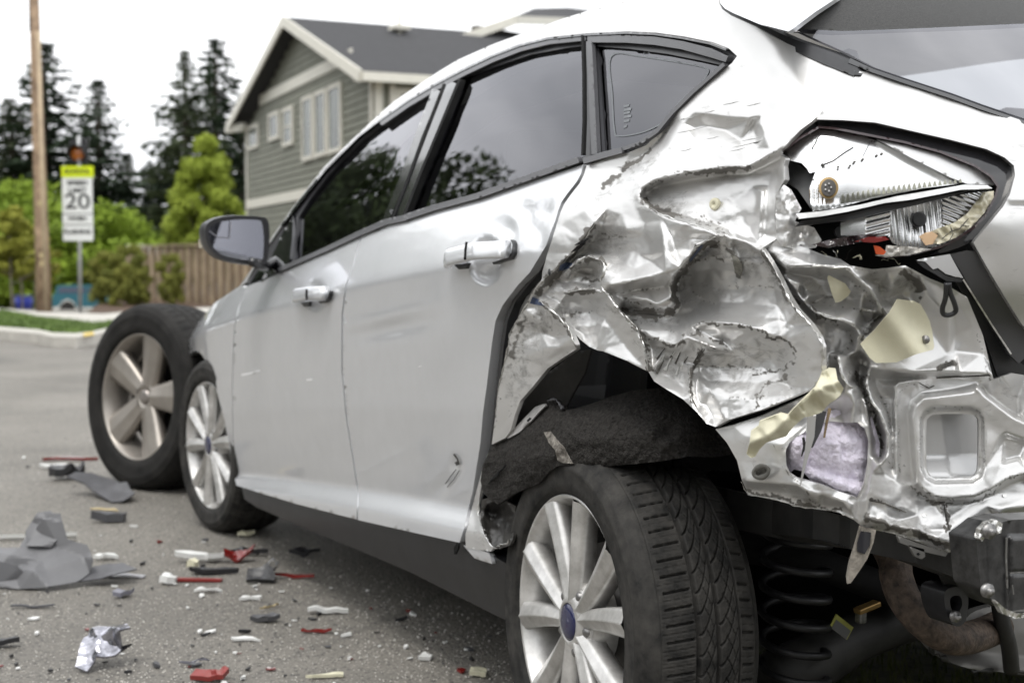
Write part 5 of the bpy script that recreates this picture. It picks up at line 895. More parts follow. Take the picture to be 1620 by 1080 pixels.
# yellowed cracked lens left at the tip, and lens fragments
sheet('cracked_lens', [(1460, 372), (1482, 362), (1510, 352), (1530, 338), (1545, 318), (1556, 304), (1572, 302), (1572, 312), (1558, 336), (1538, 358), (1512, 376), (1486, 386), (1466, 384)], hull, mat('yellowed_lens', (.58, .54, .40), .15, coat=.7, var=.25, vscale=50), LB, 3, h=lambda px, py: -1.6 + .35 * crinkle(px, py, 14), thick=.004, back=(.6, .8, 0))
for pts, wd in [([(1490, 378), (1505, 366), (1518, 362), (1532, 346)], 1.2), ([(1500, 384), (1508, 370), (1504, 358)], 1), ([(1520, 356), (1534, 358)], 1), ([(1470, 378), (1484, 370)], 2)]:
    wide('lens_crack', pts, wd, M_black, 0, .001, surf=hull, par=LB, h=lamp_h(-1.1), back=(.6, .8, 0), step=3)
sheet('lens_fragment', [(1454, 374), (1464, 368), (1474, 366), (1484, 372), (1476, 386), (1464, 388)], hull, mat('peach_fragment', (.65, .45, .28), .3), LB, 3, h=lamp_h(-1.0), thick=.004, back=(.6, .8, 0))
sheet('lens_shard', [(1283, 387), (1310, 380), (1345, 373), (1392, 369), (1380, 378), (1350, 386), (1310, 392)], hull, mat('smoked_shard', (.03, .018, .02), .2, coat=.6), LB, 3, h=lambda px, py: 1.0 + .5 * crinkle(px, py, 18), thick=.006, back=(.6, .8, 0), close=True)
sheet('lens_shard', [(1352, 382), (1372, 375), (1400, 374), (1407, 379), (1384, 384)], hull, M_red, LB, 3, h=lamp_h(1.3), thick=.006, back=(.6, .8, 0), close=True)
sheet('lens_shard', [(1382, 388), (1392, 390), (1402, 398), (1398, 403), (1386, 402)], hull, M_orange, LB, 3, h=lamp_h(.8), thick=.006, back=(.6, .8, 0), close=True)
sheet('clear_shard', [(1384, 404), (1400, 400), (1402, 388), (1440, 390), (1474, 394), (1440, 403), (1400, 407)], hull, mat('clear_broken_plastic', (.5, .48, .44), .12, coat=.8, var=.4, vscale=90), LB, 3, h=lambda px, py: -.6 + .5 * crinkle(px, py, 12), thick=.004, back=(.6, .8, 0))
for pts, r, mt in [([(1300, 398), (1308, 404), (1312, 412), (1322, 408), (1326, 396)], .0018, M_cream), ([(1318, 396), (1324, 404), (1320, 414)], .0016, M_white), ([(1346, 394), (1340, 404), (1336, 414)], .0016, M_rust), ([(1350, 408), (1358, 404), (1364, 410)], .003, M_cream), ([(1398, 412), (1412, 410), (1424, 418)], .004, M_cream)]:
    lip(pts, r, mt, surf=hull, par=LB, lift=-2.5, name='lamp_wire')
# torn grey wall left of the lamp
sheet('torn_bracket', [(1243, 252), (1262, 258), (1280, 272), (1288, 278), (1282, 300), (1283, 330), (1262, 300), (1244, 288)], hull, mat('bracket_shadow_grey', (.12, .12, .12), .5, metal=.3), LB, 4, h=lamp_h(-8), thick=.01, back=(.6, .8, 0))
sheet('lamp_flange', [(1228, 306), (1240, 292), (1252, 300), (1268, 330), (1262, 340), (1258, 350), (1288, 360), (1300, 380), (1290, 392), (1262, 396), (1236, 388), (1228, 378), (1227, 345)], hull, M_crush, CAR, 3, h=lambda px, py: -4 + 1.2 * np.sin((px - 1228) / 9) + .4 * crinkle(px, py, 16), thick=.01, back=(.6, .8, 0), attr=dirtmap([(1260, 370, 40, 40, 0, .5)]))
# grey bumper corner bracket and dark aperture band
M_band = mat('charcoal_aperture', (.05, .05, .052), .35, coat=.3)
sheet('aperture_band', [(1504, 402), (1530, 396), (1546, 398), (1564, 428), (1590, 470), (1616, 514), (1640, 548), (1612, 575), (1596, 560), (1560, 500), (1530, 446)], hull, M_band, CAR, 6, h=lamp_h(-1.6), thick=.02, back=(.6, .8, 0))
sheet('aperture_shadow', [(1508, 440), (1530, 446), (1596, 562), (1640, 590), (1640, 620), (1580, 600), (1560, 540), (1530, 478)], hull, mat('aperture_shade_grey', (.03, .03, .03), .4), CAR, 8, h=lamp_h(-5), thick=.02, back=(.6, .8, 0))  # dark sheet, its colour stands for the shade inside the aperture
sheet('bumper_bracket', [(1450, 412), (1460, 409), (1503, 402), (1508, 412), (1524, 440), (1512, 438), (1496, 433), (1484, 424), (1476, 426), (1464, 414)], hull, M_paint, CAR, 4, h=lamp_h(1.2), thick=.012, back=(.6, .8, 0), close=True)
wide('bumper_bracket_edge', [(1452, 413), (1464, 420), (1478, 428), (1500, 441), (1522, 444)], [3, 8, 8, 8, 5], mat('snapped_black_foam', (.05, .05, .052), .7, var=.3, vscale=60), 0, .01, surf=hull, h=lamp_h(1.0), back=(.6, .8, 0))
wide('aperture_edge', [(1524, 442), (1548, 480), (1570, 515), (1600, 560)], 2.5, M_edge, 0, .004, surf=hull, h=lamp_h(-.8), back=(.6, .8, 0))

# ================================================================== wheels
def tyre_mesh(name, R, rim, wd, tw, xo, nu, nv, mt, style=0, flat=0.0):
    """axis x, outer side -x; tread blocks and grooves are real relief"""
    u = np.linspace(0, 2 * math.pi, nu, endpoint=False); xc = xo + wd / 2
    f = np.linspace(0, 1, nv); xs = xc - tw / 2 + f * tw
    U, Fq = np.meshgrid(u, f, indexing='ij'); s = U * R; D = np.zeros_like(U)
    def gr(pos, w_, dep): return dep * np.clip(1.3 - np.abs(Fq - pos) * tw / (w_ / 2), 0, 1)
    def slots(per, w_, dep, sl, lo, hi, ph=0.0, curve=0.0):
        k = np.round(R * 2 * math.pi / per); t = s / (R * 2 * math.pi) * k + ph + sl * (Fq - lo) * tw / per + curve * ((Fq - lo) / (hi - lo)) ** 2
        dd = np.abs((t + .5) % 1 - .5) * per; return dep * np.clip(1.3 - dd / (w_ / 2), 0, 1) * (Fq > lo) * (Fq < hi)
    if style == 0:
        for g in (gr(.40, .0085, .010), gr(.605, .0075, .010), gr(.83, .0045, .006), gr(.05, .0018, .0015),
                  slots(.0265, .0038, .0085, .10, .10, .36), slots(.0265, .0014, .002, .10, .06, .38, .5), slots(.0066, .0010, .0009, .10, .05, .38, .2),
                  slots(.0265, .0044, .008, -.10, .855, .99, .3), slots(.0265, .0014, .002, -.10, .845, 1.0, .8),
                  slots(.034, .0044, .0085, .5, .42, .585, 0, 1.25), slots(.034, .0032, .006, -1.3, .47, .57, .4, -.5),
                  slots(.034, .0044, .0085, .5, .625, .81, .45, 1.3), slots(.034, .0032, .006, -1.2, .68, .80, .9, -.5), slots(.0055, .0009, .0008, .3, .42, .81, .1, .6)): D = np.maximum(D, g)
    else:
        for g in (gr(.30, .010, .008), gr(.5, .009, .008), gr(.70, .010, .008), slots(.045, .006, .007, .25, .02, .28), slots(.045, .005, .007, -.4, .33, .48, .3), slots(.045, .005, .007, .4, .53, .68, .6), slots(.045, .006, .007, -.25, .72, .98, .5)): D = np.maximum(D, g)
    crown = .010 * np.abs(2 * Fq - 1) ** 3.2
    Rr = R - D - crown
    so = [(xo + .010, rim - .004), (xo + .004, rim + .004), (xo - .002, rim + .007), (xo - .0035, rim + .008), (xo - .004, rim + (R - rim) * .28), (xo - .006, rim + (R - rim) * .5), (xo - .0075, rim + (R - rim) * .56), (xo - .0055, rim + (R - rim) * .60), (xo - .001, rim + (R - rim) * .72), (xo + .0005, rim + (R - rim) * .76), (xo + .004, rim + (R - rim) * .765), (xo + .007, R - .018), (xc - tw / 2 - .004, R - .0125)]
    si = [(2 * xc - a, r) for a, r in so][::-1]
    prof_o = np.array(so); prof_i = np.array(si); no = len(so)
    A = np.concatenate([np.tile(prof_o[None, :, 0], (nu, 1)), np.tile(xs[None], (nu, 1)), np.tile(prof_i[None, :, 0], (nu, 1))], 1)
    B = np.concatenate([np.tile(prof_o[None, :, 1], (nu, 1)), Rr, np.tile(prof_i[None, :, 1], (nu, 1))], 1)
    Uu = np.tile(u[:, None], (1, A.shape[1])); Y = B * np.cos(Uu); Z = B * np.sin(Uu)
    if flat: 
        lim = -(R - flat); k = Z < lim; A = np.where(k, A + (A - xc) * .25 * (lim - Z) / flat, A); Z = np.where(k, lim - (lim - Z) * .12, Z)
    m_ = A.shape[1]; V = np.stack([A, Y, Z], 2).reshape(-1, 3)
    i = np.arange(nu)[:, None]; j = np.arange(m_ - 1)[None]; a = i * m_ + j; b = ((i + 1) % nu) * m_ + j
    Q4 = np.stack([a, b, b + 1, a + 1], 2).reshape(-1, 4)
    me = bpy.data.meshes.new(name); me.vertices.add(len(V)); me.vertices.foreach_set('co', V.ravel()); me.loops.add(Q4.size); me.loops.foreach_set('vertex_index', Q4.ravel().astype(np.int32))
    me.polygons.add(len(Q4)); me.polygons.foreach_set('loop_start', np.arange(0, Q4.size, 4, dtype=np.int32)); me.polygons.foreach_set('loop_total', np.full(len(Q4), 4, np.int32)); me.update(calc_edges=True); me.validate()
    me.polygons.foreach_set('use_smooth', [True] * len(me.polygons)); me.materials.append(mt); return me
def mesh_only(name, V, Fc, mt, smooth=True):
    me = bpy.data.meshes.new(name); me.from_pydata([tuple(map(float, v)) for v in V], [], Fc); me.update(); me.materials.append(mt)
    if smooth: me.polygons.foreach_set('use_smooth', [True] * len(me.polygons))
    return me
# silver twin-spoke alloy
def spoke(ang, r0, r1, w0, w1, x0, x1, dep, skew=0.0, ridge=.005, n=9):
    V = []; Fc = []
    for i in range(n):
        t = i / (n - 1); r = r0 + (r1 - r0) * t; a = ang + skew * t; w_ = w0 + (w1 - w0) * t; x = x0 + (x1 - x0) * t ** 1.5 ; 
        ra = np.array([0, math.cos(a), math.sin(a)]); ta = np.array([0, -math.sin(a), math.cos(a)])
        for tt, xx in ((-.5, dep), (-.5, .007), (-.36, .002), (-.06, -ridge * .6), (0, -ridge), (.06, -ridge * .6), (.36, .002), (.5, .007), (.5, dep)):
            V.append(np.array([x + xx, 0, 0]) + ra * r + ta * tt * w_)
    for i in range(n - 1):
        for k in range(8): Fc.append((i * 9 + k, i * 9 + k + 1, (i + 1) * 9 + k + 1, (i + 1) * 9 + k))
        Fc.append((i * 9 + 8, i * 9, (i + 1) * 9, (i + 1) * 9 + 8))
    return V, Fc
def join(parts):
    V = []; Fc = []
    for v, f in parts: k = len(V); V += list(v); Fc += [tuple(k + i for i in q) for q in f]
    return V, Fc
parts = [lathe_geo([(-.010, .2285), (-.013, .226), (-.010, .2225), (-.002, .2195), (.010, .214), (.03, .208), (.07, .203), (.13, .200), (.19, .208), (.195, .22)], 96),
         lathe_geo([(-.012, .0335), (-.014, .036), (-.008, .046), (.002, .064), (.012, .075), (.05, .08)], 60)]
for k in range(5):
    for d_ in (-1, 1): parts.append(spoke(R_(30 + 72 * k + d_ * 13), .036, .2225, .031, .052, -.008, -.012, .036, R_(d_ * 4), .006))
W_rim = mesh_only('alloy_rim', *join(parts), M_alloy)
W_tyre = tyre_mesh('tyre', .318, .2285, .215, .182, -.016, 1180, 150, M_rubber)
W_cap = mesh_only('centre_cap', *lathe_geo([(-.0175, .0001), (-.0170, .018), (-.0155, .028), (-.012, .0325), (0, .0335)], 40), M_blue)
W_lug = mesh_only('lug_nut', *join([lathe_geo([(-.012, .0001), (-.0115, .005), (-.009, .0085), (.014, .0095), (.014, .012), (.02, .012)], 6 * 3)]), M_steel)
W_pocket = mesh_only('lug_pocket', *lathe_geo([(.001, .0145), (-.0015, .0145), (-.0015, .0130), (.012, .0125), (.012, .0001)], 24), M_alloy)
W_disc = mesh_only('brake_disc', *lathe_geo([(.05, .0001), (.05, .075), (.066, .08), (.066, .138), (.08, .138)], 60), mat('brake_steel', (.10, .095, .09), .5, metal=.6, var=.3))
W_back = mesh_only('hub_backing', *lathe_geo([(.09, .0001), (.09, .195)], 40), M_dark)
def put_wheel(loc, M, meshes, car):
    T = Matrix.Translation(Vector(loc)) @ M
    r = bpy.data.objects.new('wheel', meshes['rim']); col.objects.link(r); r.matrix_world = T
    if car: r.parent = car; r.matrix_parent_inverse = PW[car.name].inverted()
    for nm, me in meshes['kids']:
        o = bpy.data.objects.new(nm, me); col.objects.link(o); o.parent = r
    for nm, me, rad, ph, x in meshes.get('ring', []):
        for k in range(5):
            a = R_(ph + 72 * k); o = bpy.data.objects.new(nm, me); col.objects.link(o); o.parent = r; o.location = (x, rad * math.cos(a), rad * math.sin(a))
    return r
WM = dict(rim=W_rim, kids=[('tyre', W_tyre), ('centre_cap', W_cap), ('brake_disc', W_disc), ('hub_backing', W_back)], ring=[('lug_nut', W_lug, .054, 66, .004), ('lug_pocket', W_pocket, .054, 66, .004)])
wr = put_wheel((-.888, 0, .311), Matrix.Rotation(R_(-4.5), 4, 'Z') @ Matrix.Rotation(R_(1.5), 4, 'Y') @ Matrix.Rotation(R_(-24), 4, 'X'), WM, CAR)
wf = put_wheel((-.885, 2.66, .309), Matrix.Rotation(R_(6.5), 4, 'Z') @ Matrix.Rotation(R_(-20), 4, 'X'), WM, CAR)
wr['label'] = 'rear alloy wheel under the torn liner'
for y in (0, 2.66): put_wheel((.80, y, .313), Matrix.Rotation(math.pi, 4, 'Z'), WM, CAR)

# ---- felt wheel-arch liner hanging over the tyre
felt = [(760, 760), (764, 735), (780, 702), (801, 692), (815, 678), (842, 652), (860, 637), (868, 630), (882, 634), (890, 642), (893, 649), (910, 646), (940, 637), (965, 627), (1000, 618), (1045, 613), (1080, 621), (1106, 640), (1126, 664), (1144, 690), (1152, 708), (1150, 720), (1130, 723), (1090, 722), (1040, 730), (1000, 734), (960, 737), (925, 735), (895, 735), (882, 737), (870, 745), (852, 765), (836, 771), (816, 779), (800, 790), (788, 797), (774, 790), (764, 778)]
FL = relief([[(760, 760, 2), (764, 735, 0), (780, 702, -3), (801, 692, -3), (815, 678, -4), (842, 652, -5), (868, 630, -6)], [(893, 649, -6), (940, 637, -10), (1000, 618, -18), (1045, 613, -24), (1080, 621, -28), (1126, 664, -30), (1150, 705, -30)],
    [(790, 720, 2), (830, 690, 2), (870, 670, 1), (920, 664, -2), (980, 650, -7), (1040, 650, -13), (1090, 665, -19), (1130, 700, -26)], [(800, 750, 5), (850, 715, 6), (900, 700, 4), (960, 690, 1), (1020, 690, -4), (1080, 700, -12), (1120, 715, -22)],
    [(860, 690, 3.4), (880, 680, 2)], [(920, 690, 3.6), (960, 676, -2.5)],
    [(774, 790, 4), (800, 790, 5), (836, 771, 6), (870, 745, 6), (895, 735, 5.4), (960, 737, 1), (1000, 734, -2), (1040, 730, -6), (1090, 722, -13), (1130, 723, -22), (1150, 720, -28)]], (740, 590, 1180, 820), 7)
FELT = sheet('wheel_arch_liner', felt, side, M_felt, CAR, 3, h=lambda px, py: FL(px, py) + .5 * vnoise(px / 22, py / 22) + .22 * vnoise(px / 6, py / 6, 1) + .12 * vnoise(px / 2.6, py / 2.6, 2), thick=.010, close=True, back=(1, .3, 0), jit=.3)
sheet('scuffed_patch', [(860, 683), (870, 682), (882, 697), (892, 708), (901, 725), (906, 733), (890, 732), (882, 728), (878, 712), (868, 700)], side, M_felts, FELT, 3, h=lambda px, py: FL(px, py) + .5 * vnoise(px / 22, py / 22) + .22 * vnoise(px / 6, py / 6, 1) + .3, thick=.002)
wide('liner_slit', [(772, 765), (784, 752), (800, 735)], [1.5, 4, 1], M_dark, 0, .002, par=FELT, h=lambda px, py: FL(px, py) + 1.0)
wide('liner_bracket', [(801, 690), (818, 680), (836, 662), (850, 647), (862, 640)], [8, 10, 11, 10, 4], mat('grey_metal_tab', (.38, .37, .36), .5, metal=.3, var=.2, vscale=40), 0, .004, h=lambda px, py: FL(px, py) + 1.6, close=True)
wide('bracket_slot', [(834, 666), (839, 661)], 3, M_dark, 0, .001, h=lambda px, py: FL(px, py) + 1.9)
lip([(862, 640), (870, 632), (880, 633), (888, 641), (890, 648)], .004, M_mould, lift=-4.5, name='liner_fold')
# wheel well behind it, and the buckled pocket ahead of the wheel
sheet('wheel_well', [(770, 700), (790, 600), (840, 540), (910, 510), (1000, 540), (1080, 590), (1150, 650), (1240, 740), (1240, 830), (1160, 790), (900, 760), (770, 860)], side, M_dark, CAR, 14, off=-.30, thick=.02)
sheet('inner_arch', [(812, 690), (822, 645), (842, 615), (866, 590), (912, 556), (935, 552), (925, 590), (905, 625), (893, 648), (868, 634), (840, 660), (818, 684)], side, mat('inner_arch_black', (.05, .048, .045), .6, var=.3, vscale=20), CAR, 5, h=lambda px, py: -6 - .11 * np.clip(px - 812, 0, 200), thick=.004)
pk = [(772, 716), (764, 752), (758, 790), (757, 800), (759, 824), (766, 848), (772, 858), (782, 866), (776, 872), (737, 866), (736, 846), (750, 790), (762, 745)]
sheet('rocker_end_panel', pk, side, M_crush, CAR, 3, h=lambda px, py: .8 * gauss(px, py, 762, 800, 5, 40) - .5, thick=.006, attr=dirtmap([(765, 840, 20, 40, 0, .35)]))
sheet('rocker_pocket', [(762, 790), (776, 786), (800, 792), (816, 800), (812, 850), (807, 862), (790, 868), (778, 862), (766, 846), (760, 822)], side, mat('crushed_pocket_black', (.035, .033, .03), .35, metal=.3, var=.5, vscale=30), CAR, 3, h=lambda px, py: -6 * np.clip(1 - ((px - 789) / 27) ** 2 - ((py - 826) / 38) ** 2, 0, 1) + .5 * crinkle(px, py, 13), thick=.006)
lip([(764, 776), (758, 795), (759, 824), (767, 848), (781, 866), (790, 862), (800, 860), (808, 852)], .0036, M_edge, lift=.4)
wide('rocker_wire', [(792, 868), (797, 880), (800, 893), (797, 906), (790, 904)], 7, M_mould, -.02, .01)
# sill cracks
wide('sill_tear', [(727, 858), (724, 866), (722, 876)], [3, 7, 2], M_dark, .004, .004, par=SL)

# ---- cabin: dark shell and seats so the tinted glass has something behind it
V = []; Fc = []
cab = boxo('cabin_floor', (0, 1.5, .42), (1.5, 2.2, .04), M_dark, CAR)
boxo('cabin_far_side', (.80, 1.1, .80), (.03, 3.3, .75), M_paint, CAR)
boxo('dashboard', (0, 2.0, .86), (1.45, .35, .22), M_grey_in, CAR, bev=.05)
for x in (-.38, .38):
    for y in (1.15, .25):
        b_ = boxo('seat_back', (x, y, .86), (.50, .16, .62), M_grey_in, CAR, Matrix.Rotation(R_(14), 3, 'X'), .06); boxo('headrest', (x, y - .12, 1.22), (.26, .1, .17), M_grey_in, CAR, Matrix.Rotation(R_(10), 3, 'X'), .04)
        boxo('seat_cushion', (x, y + .28, .58), (.52, .52, .16), M_grey_in, CAR, bev=.06)
boxo('parcel_shelf', (0, -.30, 1.00), (1.3, .55, .02), M_dark, CAR)
boxo('bulkhead', (.05, -.50, .82), (1.2, .02, .34), M_dark, CAR)
sheet('headliner', [(480, 330), (600, 210), (760, 110), (930, 60), (1100, 70), (1240, 110), (1180, 150), (900, 120), (720, 180), (560, 300)], side, M_dark, CAR, 30, off=-.10, thick=.02)

# ---- underbody, suspension, exhaust
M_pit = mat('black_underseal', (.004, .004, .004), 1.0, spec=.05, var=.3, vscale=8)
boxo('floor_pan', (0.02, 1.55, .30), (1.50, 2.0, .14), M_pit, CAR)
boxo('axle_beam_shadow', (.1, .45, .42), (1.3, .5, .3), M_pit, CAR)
boxo('tank_light_block', (.15, .36, .33), (1.1, .6, .32), M_pit, CAR, bev=.04)  # unseen black box added to block daylight from beyond the car
boxo('muffler_light_block', (.34, -.30, .36), (.8, .34, .20), M_pit, CAR, bev=.05)  # another added box, keeps bright ground from showing behind the exhaust
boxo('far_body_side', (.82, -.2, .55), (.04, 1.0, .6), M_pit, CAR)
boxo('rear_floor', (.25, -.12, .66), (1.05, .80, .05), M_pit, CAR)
def px3(pts, ax, v): return np.array([at(ax, p[0], p[1], p[2] if len(p) > 2 else v) for p in pts])
rail = [(1150, 800, -.10), (1260, 825, -.26), (1345, 848, -.46), (1450, 878, -.58), (1560, 918, -.62), (1680, 960, -.64)]
pr_ = px3(rail, 'y', 0)
V = []; Fc = []
for p, hgt in zip(pr_, [.04, .035, .02, .012, .012, .012]):
    for dy, dz in ((0, .03), (0, -hgt), (.09, -hgt), (.09, .03)): V.append(p + [0, dy, dz])
for i in range(len(pr_) - 1):
    for k in range(4): Fc.append((i * 4 + k, i * 4 + (k + 1) % 4, (i + 1) * 4 + (k + 1) % 4, (i + 1) * 4 + k))
mk('chassis_rail', V, Fc, M_under, CAR, smooth=False)

pr2 = px3([(1150, 862, .0), (1260, 880, -.10), (1360, 915, -.16), (1450, 950, -.20)], 'y', 0); tube('cross_member', catmull(pr2, 4, False), .030, M_dark, CAR, 12)
cs = at('y', 1258, 950, -.15); tt = np.linspace(0, 2 * math.pi * 6, 200)
tube('coil_spring', np.stack([cs[0] + .060 * np.cos(tt), cs[1] + .060 * np.sin(tt), cs[2] + .15 - .30 * tt / tt[-1]], 1), .0075, mat('spring_black', (.008, .008, .009), .5), CAR, 8)
arm = px3([(1220, 1075), (1280, 1050), (1350, 1010), (1410, 985), (1470, 965)], 'y', -.12); tube('control_arm', arm, [.05, .055, .045, .045, .05], M_under, CAR, 12)
st = at('y', 1331, 991, -.20); lab = boxo('yellow_sticker', st, (.05, .002, .026), mat('sticker_yellow', (.25, .25, .06), .5), CAR, Matrix.Rotation(R_(36), 3, 'Y')); boxo('sticker_print', st + np.array([-.002, -.0022, -.004]), (.042, .001, .018), mat('sticker_grey', (.09, .09, .09), .5), CAR, Matrix.Rotation(R_(36), 3, 'Y'))
bt = at('y', 1372, 960, -.22); boxo('brass_clip', bt, (.05, .02, .010), mat('brass', (.30, .19, .07), .4, metal=.7), CAR, Matrix.Rotation(R_(-12), 3, 'Y'), .002); boxo('clip_stud', bt + np.array([-.015, 0, -.015]), (.016, .016, .024), M_steel, CAR, None, .003)
ex = px3([(1412, 880, -.40), (1418, 912, -.42), (1430, 945, -.44), (1452, 975, -.46), (1480, 998, -.47), (1510, 1010, -.47), (1545, 1005, -.45), (1580, 990, -.42)], 'y', 0); ex = np.vstack([ex[:1] + [0, .06, .06], ex])
exs = catmull(ex, 5, False); tube('exhaust_pipe', exs, .027, M_rust, CAR, 18)
# exhaust hanger
hg = px3([(1487, 890), (1508, 895), (1530, 905), (1520, 935), (1500, 940)], 'y', -.58)
sheet('hanger_tab', [(1484, 898), (1500, 904), (1520, 914), (1540, 922), (1532, 930), (1516, 936), (1504, 938), (1496, 926)], plane(1, -.56), M_under, CAR, 5, thick=.006, back=(0, 1, 0), close=True)
t = np.linspace(0, 2 * math.pi, 25)[:-1]
sheet('rubber_hanger', catmull([(1498, 932), (1516, 928), (1530, 936), (1532, 955), (1528, 980), (1518, 990), (1506, 986), (1497, 965), (1494, 946)], 4), plane(1, -.575), M_black, CAR, 4, holes=[catmull([(1504, 945), (1518, 942), (1522, 956), (1514, 970), (1505, 962)], 4)], thick=.05, back=(0, 1, 0), close=True)
def bolt(px_, py_, y, r, par=CAR, rz=0):
    p = at('y', px_, py_, y); V, Fc = lathe_geo([(-.009, .0001), (-.0085, r * .42), (-.007, r * .5), (-.002, r * .52), (-.002, r), (.004, r)], 12)
    o = mk('bolt', V, Fc, M_steel, None); o.matrix_world = Matrix.Translation(Vector(p)) @ Matrix.Rotation(R_(90 + rz), 4, 'Z'); setpar(o, par)
bolt(1512, 975, -.585, .009)
# heat shield / muffler pan at the bottom
hs_ = [(1462, 1006), (1472, 1024), (1494, 1042), (1530, 1056), (1580, 1062), (1690, 1064), (1690, 960), (1600, 955), (1545, 965), (1520, 985), (1490, 1000)]
sheet('muffler_heat_shield', catmull(hs_, 4), plane(1, -.40), M_heat, CAR, 5, h=lambda px, py: -4 * np.clip(1 - np.abs(py - (1046 + 18 * np.clip((px - 1480) / 120, 0, 1))) / 26, 0, 1) * -1 + .8 * np.sin(px / 22) - 1.5 * np.clip((1000 - py) / 40, 0, 1), thick=.015, back=(0, 1, 0))
lip([(1462, 1006), (1472, 1024), (1494, 1042), (1530, 1056), (1580, 1062), (1690, 1064)], .006, M_under, surf=plane(1, -.40), lift=3.6, name='shield_rim')
hp = px3([(1580, 950, -.47), (1586, 985, -.47), (1596, 1020, -.46), (1600, 1058, -.44)], 'y', 0); tube('hanger_rod', catmull(hp, 4, False), .014, M_under, CAR, 10)
# black bumper-beam mount
bb = [(1544, 852), (1558, 842), (1575, 828), (1600, 822), (1690, 818), (1690, 950), (1640, 960), (1600, 966), (1578, 958), (1566, 946), (1552, 930)]
BB = sheet('bumper_mount', bb, plane(1, -.755), mat('scraped_black_steel', (.009, .009, .010), .32, coat=.2, var=.5, vscale=60, c2=(.03, .03, .03)), CAR, 4, h=lambda px, py: 1.2 * np.clip((px - 1594) / 5, 0, 1) * np.clip((py - 846) / 4, 0, 1) - .8 * np.exp(-((py - 906) / 2) ** 2) * (px > 1596), thick=.05, back=(0, 1, 0), close=True)
sheet('weld_washer', [(1548, 850), (1552, 836), (1562, 826), (1576, 822), (1586, 828), (1584, 842), (1574, 846), (1564, 842), (1558, 850), (1554, 856)], plane(1, -.762), M_edge, BB, 3, h=lambda px, py: .5 * crinkle(px, py, 8), thick=.008, back=(0, 1, 0), close=True)
bolt(1566, 840, -.772, .011, BB); bolt(1563, 934, -.770, .010, BB)
sheet('rust_scab', [(1574, 948), (1590, 962), (1610, 970), (1640, 968), (1640, 974), (1606, 978), (1586, 970)], plane(1, -.76), M_edge, BB, 3, h=lambda px, py: .6 * crinkle(px, py, 9), thick=.008, back=(0, 1, 0), close=True)
for pts, wd in [([(1593, 850), (1592, 880), (1594, 930)], 2.5), ([(1598, 906), (1640, 903)], 1.5), ([(1602, 925), (1604, 940)], 1.5)]:
    wide('scrape', pts, wd, M_heat, 0, .001, surf=plane(1, -.772), par=BB, back=(0, 1, 0))
# hanging tabs along the panel edge
for poly in ([(1438, 862), (1462, 868), (1464, 880), (1458, 884), (1448, 880)], [(1514, 872), (1544, 876), (1546, 892), (1530, 894), (1516, 886)], [(1420, 846), (1450, 858), (1500, 874), (1496, 880), (1460, 872), (1424, 858)]):
    tb = sheet('mounting_tab', poly, plane(1, -.70), M_heat, CAR, 4, thick=.004, back=(0, 1, 0), close=True)
for cx, cy in ((1453, 876), (1528, 884)):
    sheet('tab_hole', [(cx - 3, cy), (cx, cy - 2.5), (cx + 3, cy), (cx, cy + 2.5)], plane(1, -.7012), M_dark, CAR, 3, thick=.0005, back=(0, 1, 0))
# pointed torn strip hanging below the corner post
SP = sheet('torn_strip', [(1360, 832), (1386, 838), (1382, 858), (1372, 884), (1358, 905), (1346, 922), (1340, 923), (1339, 912), (1343, 890), (1352, 862)], hull, mat('weathered_torn_strip', (.26, .235, .20), .7, var=.35, vscale=60, bump=.3, bscale=200), CAR, 3, h=lambda px, py: 1.2 + .5 * np.sin((px - 1340) / 6), thick=.010, back=(.6, .8, 0), close=True)
sheet('tape_patch', [(1362, 840), (1378, 842), (1376, 862), (1368, 876), (1356, 872), (1356, 858)], hull, mat('dark_tape', (.03, .03, .035), .4), SP, 3, h=lambda px, py: 1.5 + .5 * np.sin((px - 1340) / 6), thick=.002, back=(.6, .8, 0))

# ================================================================== loose truck wheel leaning on the fender
pkp = [lathe_geo([(-.02, .272), (-.024, .268), (-.018, .262), (.004, .254), (.03, .243), (.12, .236), (.25, .25)], 96), lathe_geo([(.02, .0001), (.018, .036), (.012, .040), (.010, .062), (.03, .085), (.08, .09)], 48)]
for k in range(5): pkp.append(spoke(R_(90 + 14 + 72 * k), .05, .262, .085, .150, .010, -.012, .05, 0, .006))
T_rim = mesh_only('truck_rim', *join(pkp), M_alloy2)
T_tyre = tyre_mesh('truck_tyre', .405, .272, .275, .225, -.03, 420, 70, M_rubber2, 1, .028)
T_cap = mesh_only('hub_cap', *lathe_geo([(.006, .0001), (.006, .022), (.010, .030), (.02, .034)], 32), mat('dull_hub_cap', (.33, .30, .28), .35, metal=.8))
T_lug = mesh_only('lug_hole', *lathe_geo([(.004, .012), (.0035, .014), (.012, .011), (.012, .0001)], 16), M_dark)
T_back = mesh_only('drum_shadow', *lathe_geo([(.10, .0001), (.10, .23)], 40), M_dark)
tw = root('loose_truck_wheel', (-.98, 4.02, 0), 'large loose truck wheel with five broad champagne spokes standing beyond the front wheel', 'wheel')
gp = ground(217, 772); TWM = Matrix.Translation(Vector((gp[0] + .025, gp[1] + .0, .392))) @ Matrix.Rotation(R_(22), 4, 'Z') @ Matrix.Rotation(R_(4.5), 4, 'Y')
for nm, me in (('rim', T_rim), ('tyre', T_tyre), ('hub_cap', T_cap), ('drum_shadow', T_back)):
    o = bpy.data.objects.new(nm, me); col.objects.link(o); o.parent = tw; o.matrix_parent_inverse = PW[tw.name].inverted(); o.matrix_basis = TWM
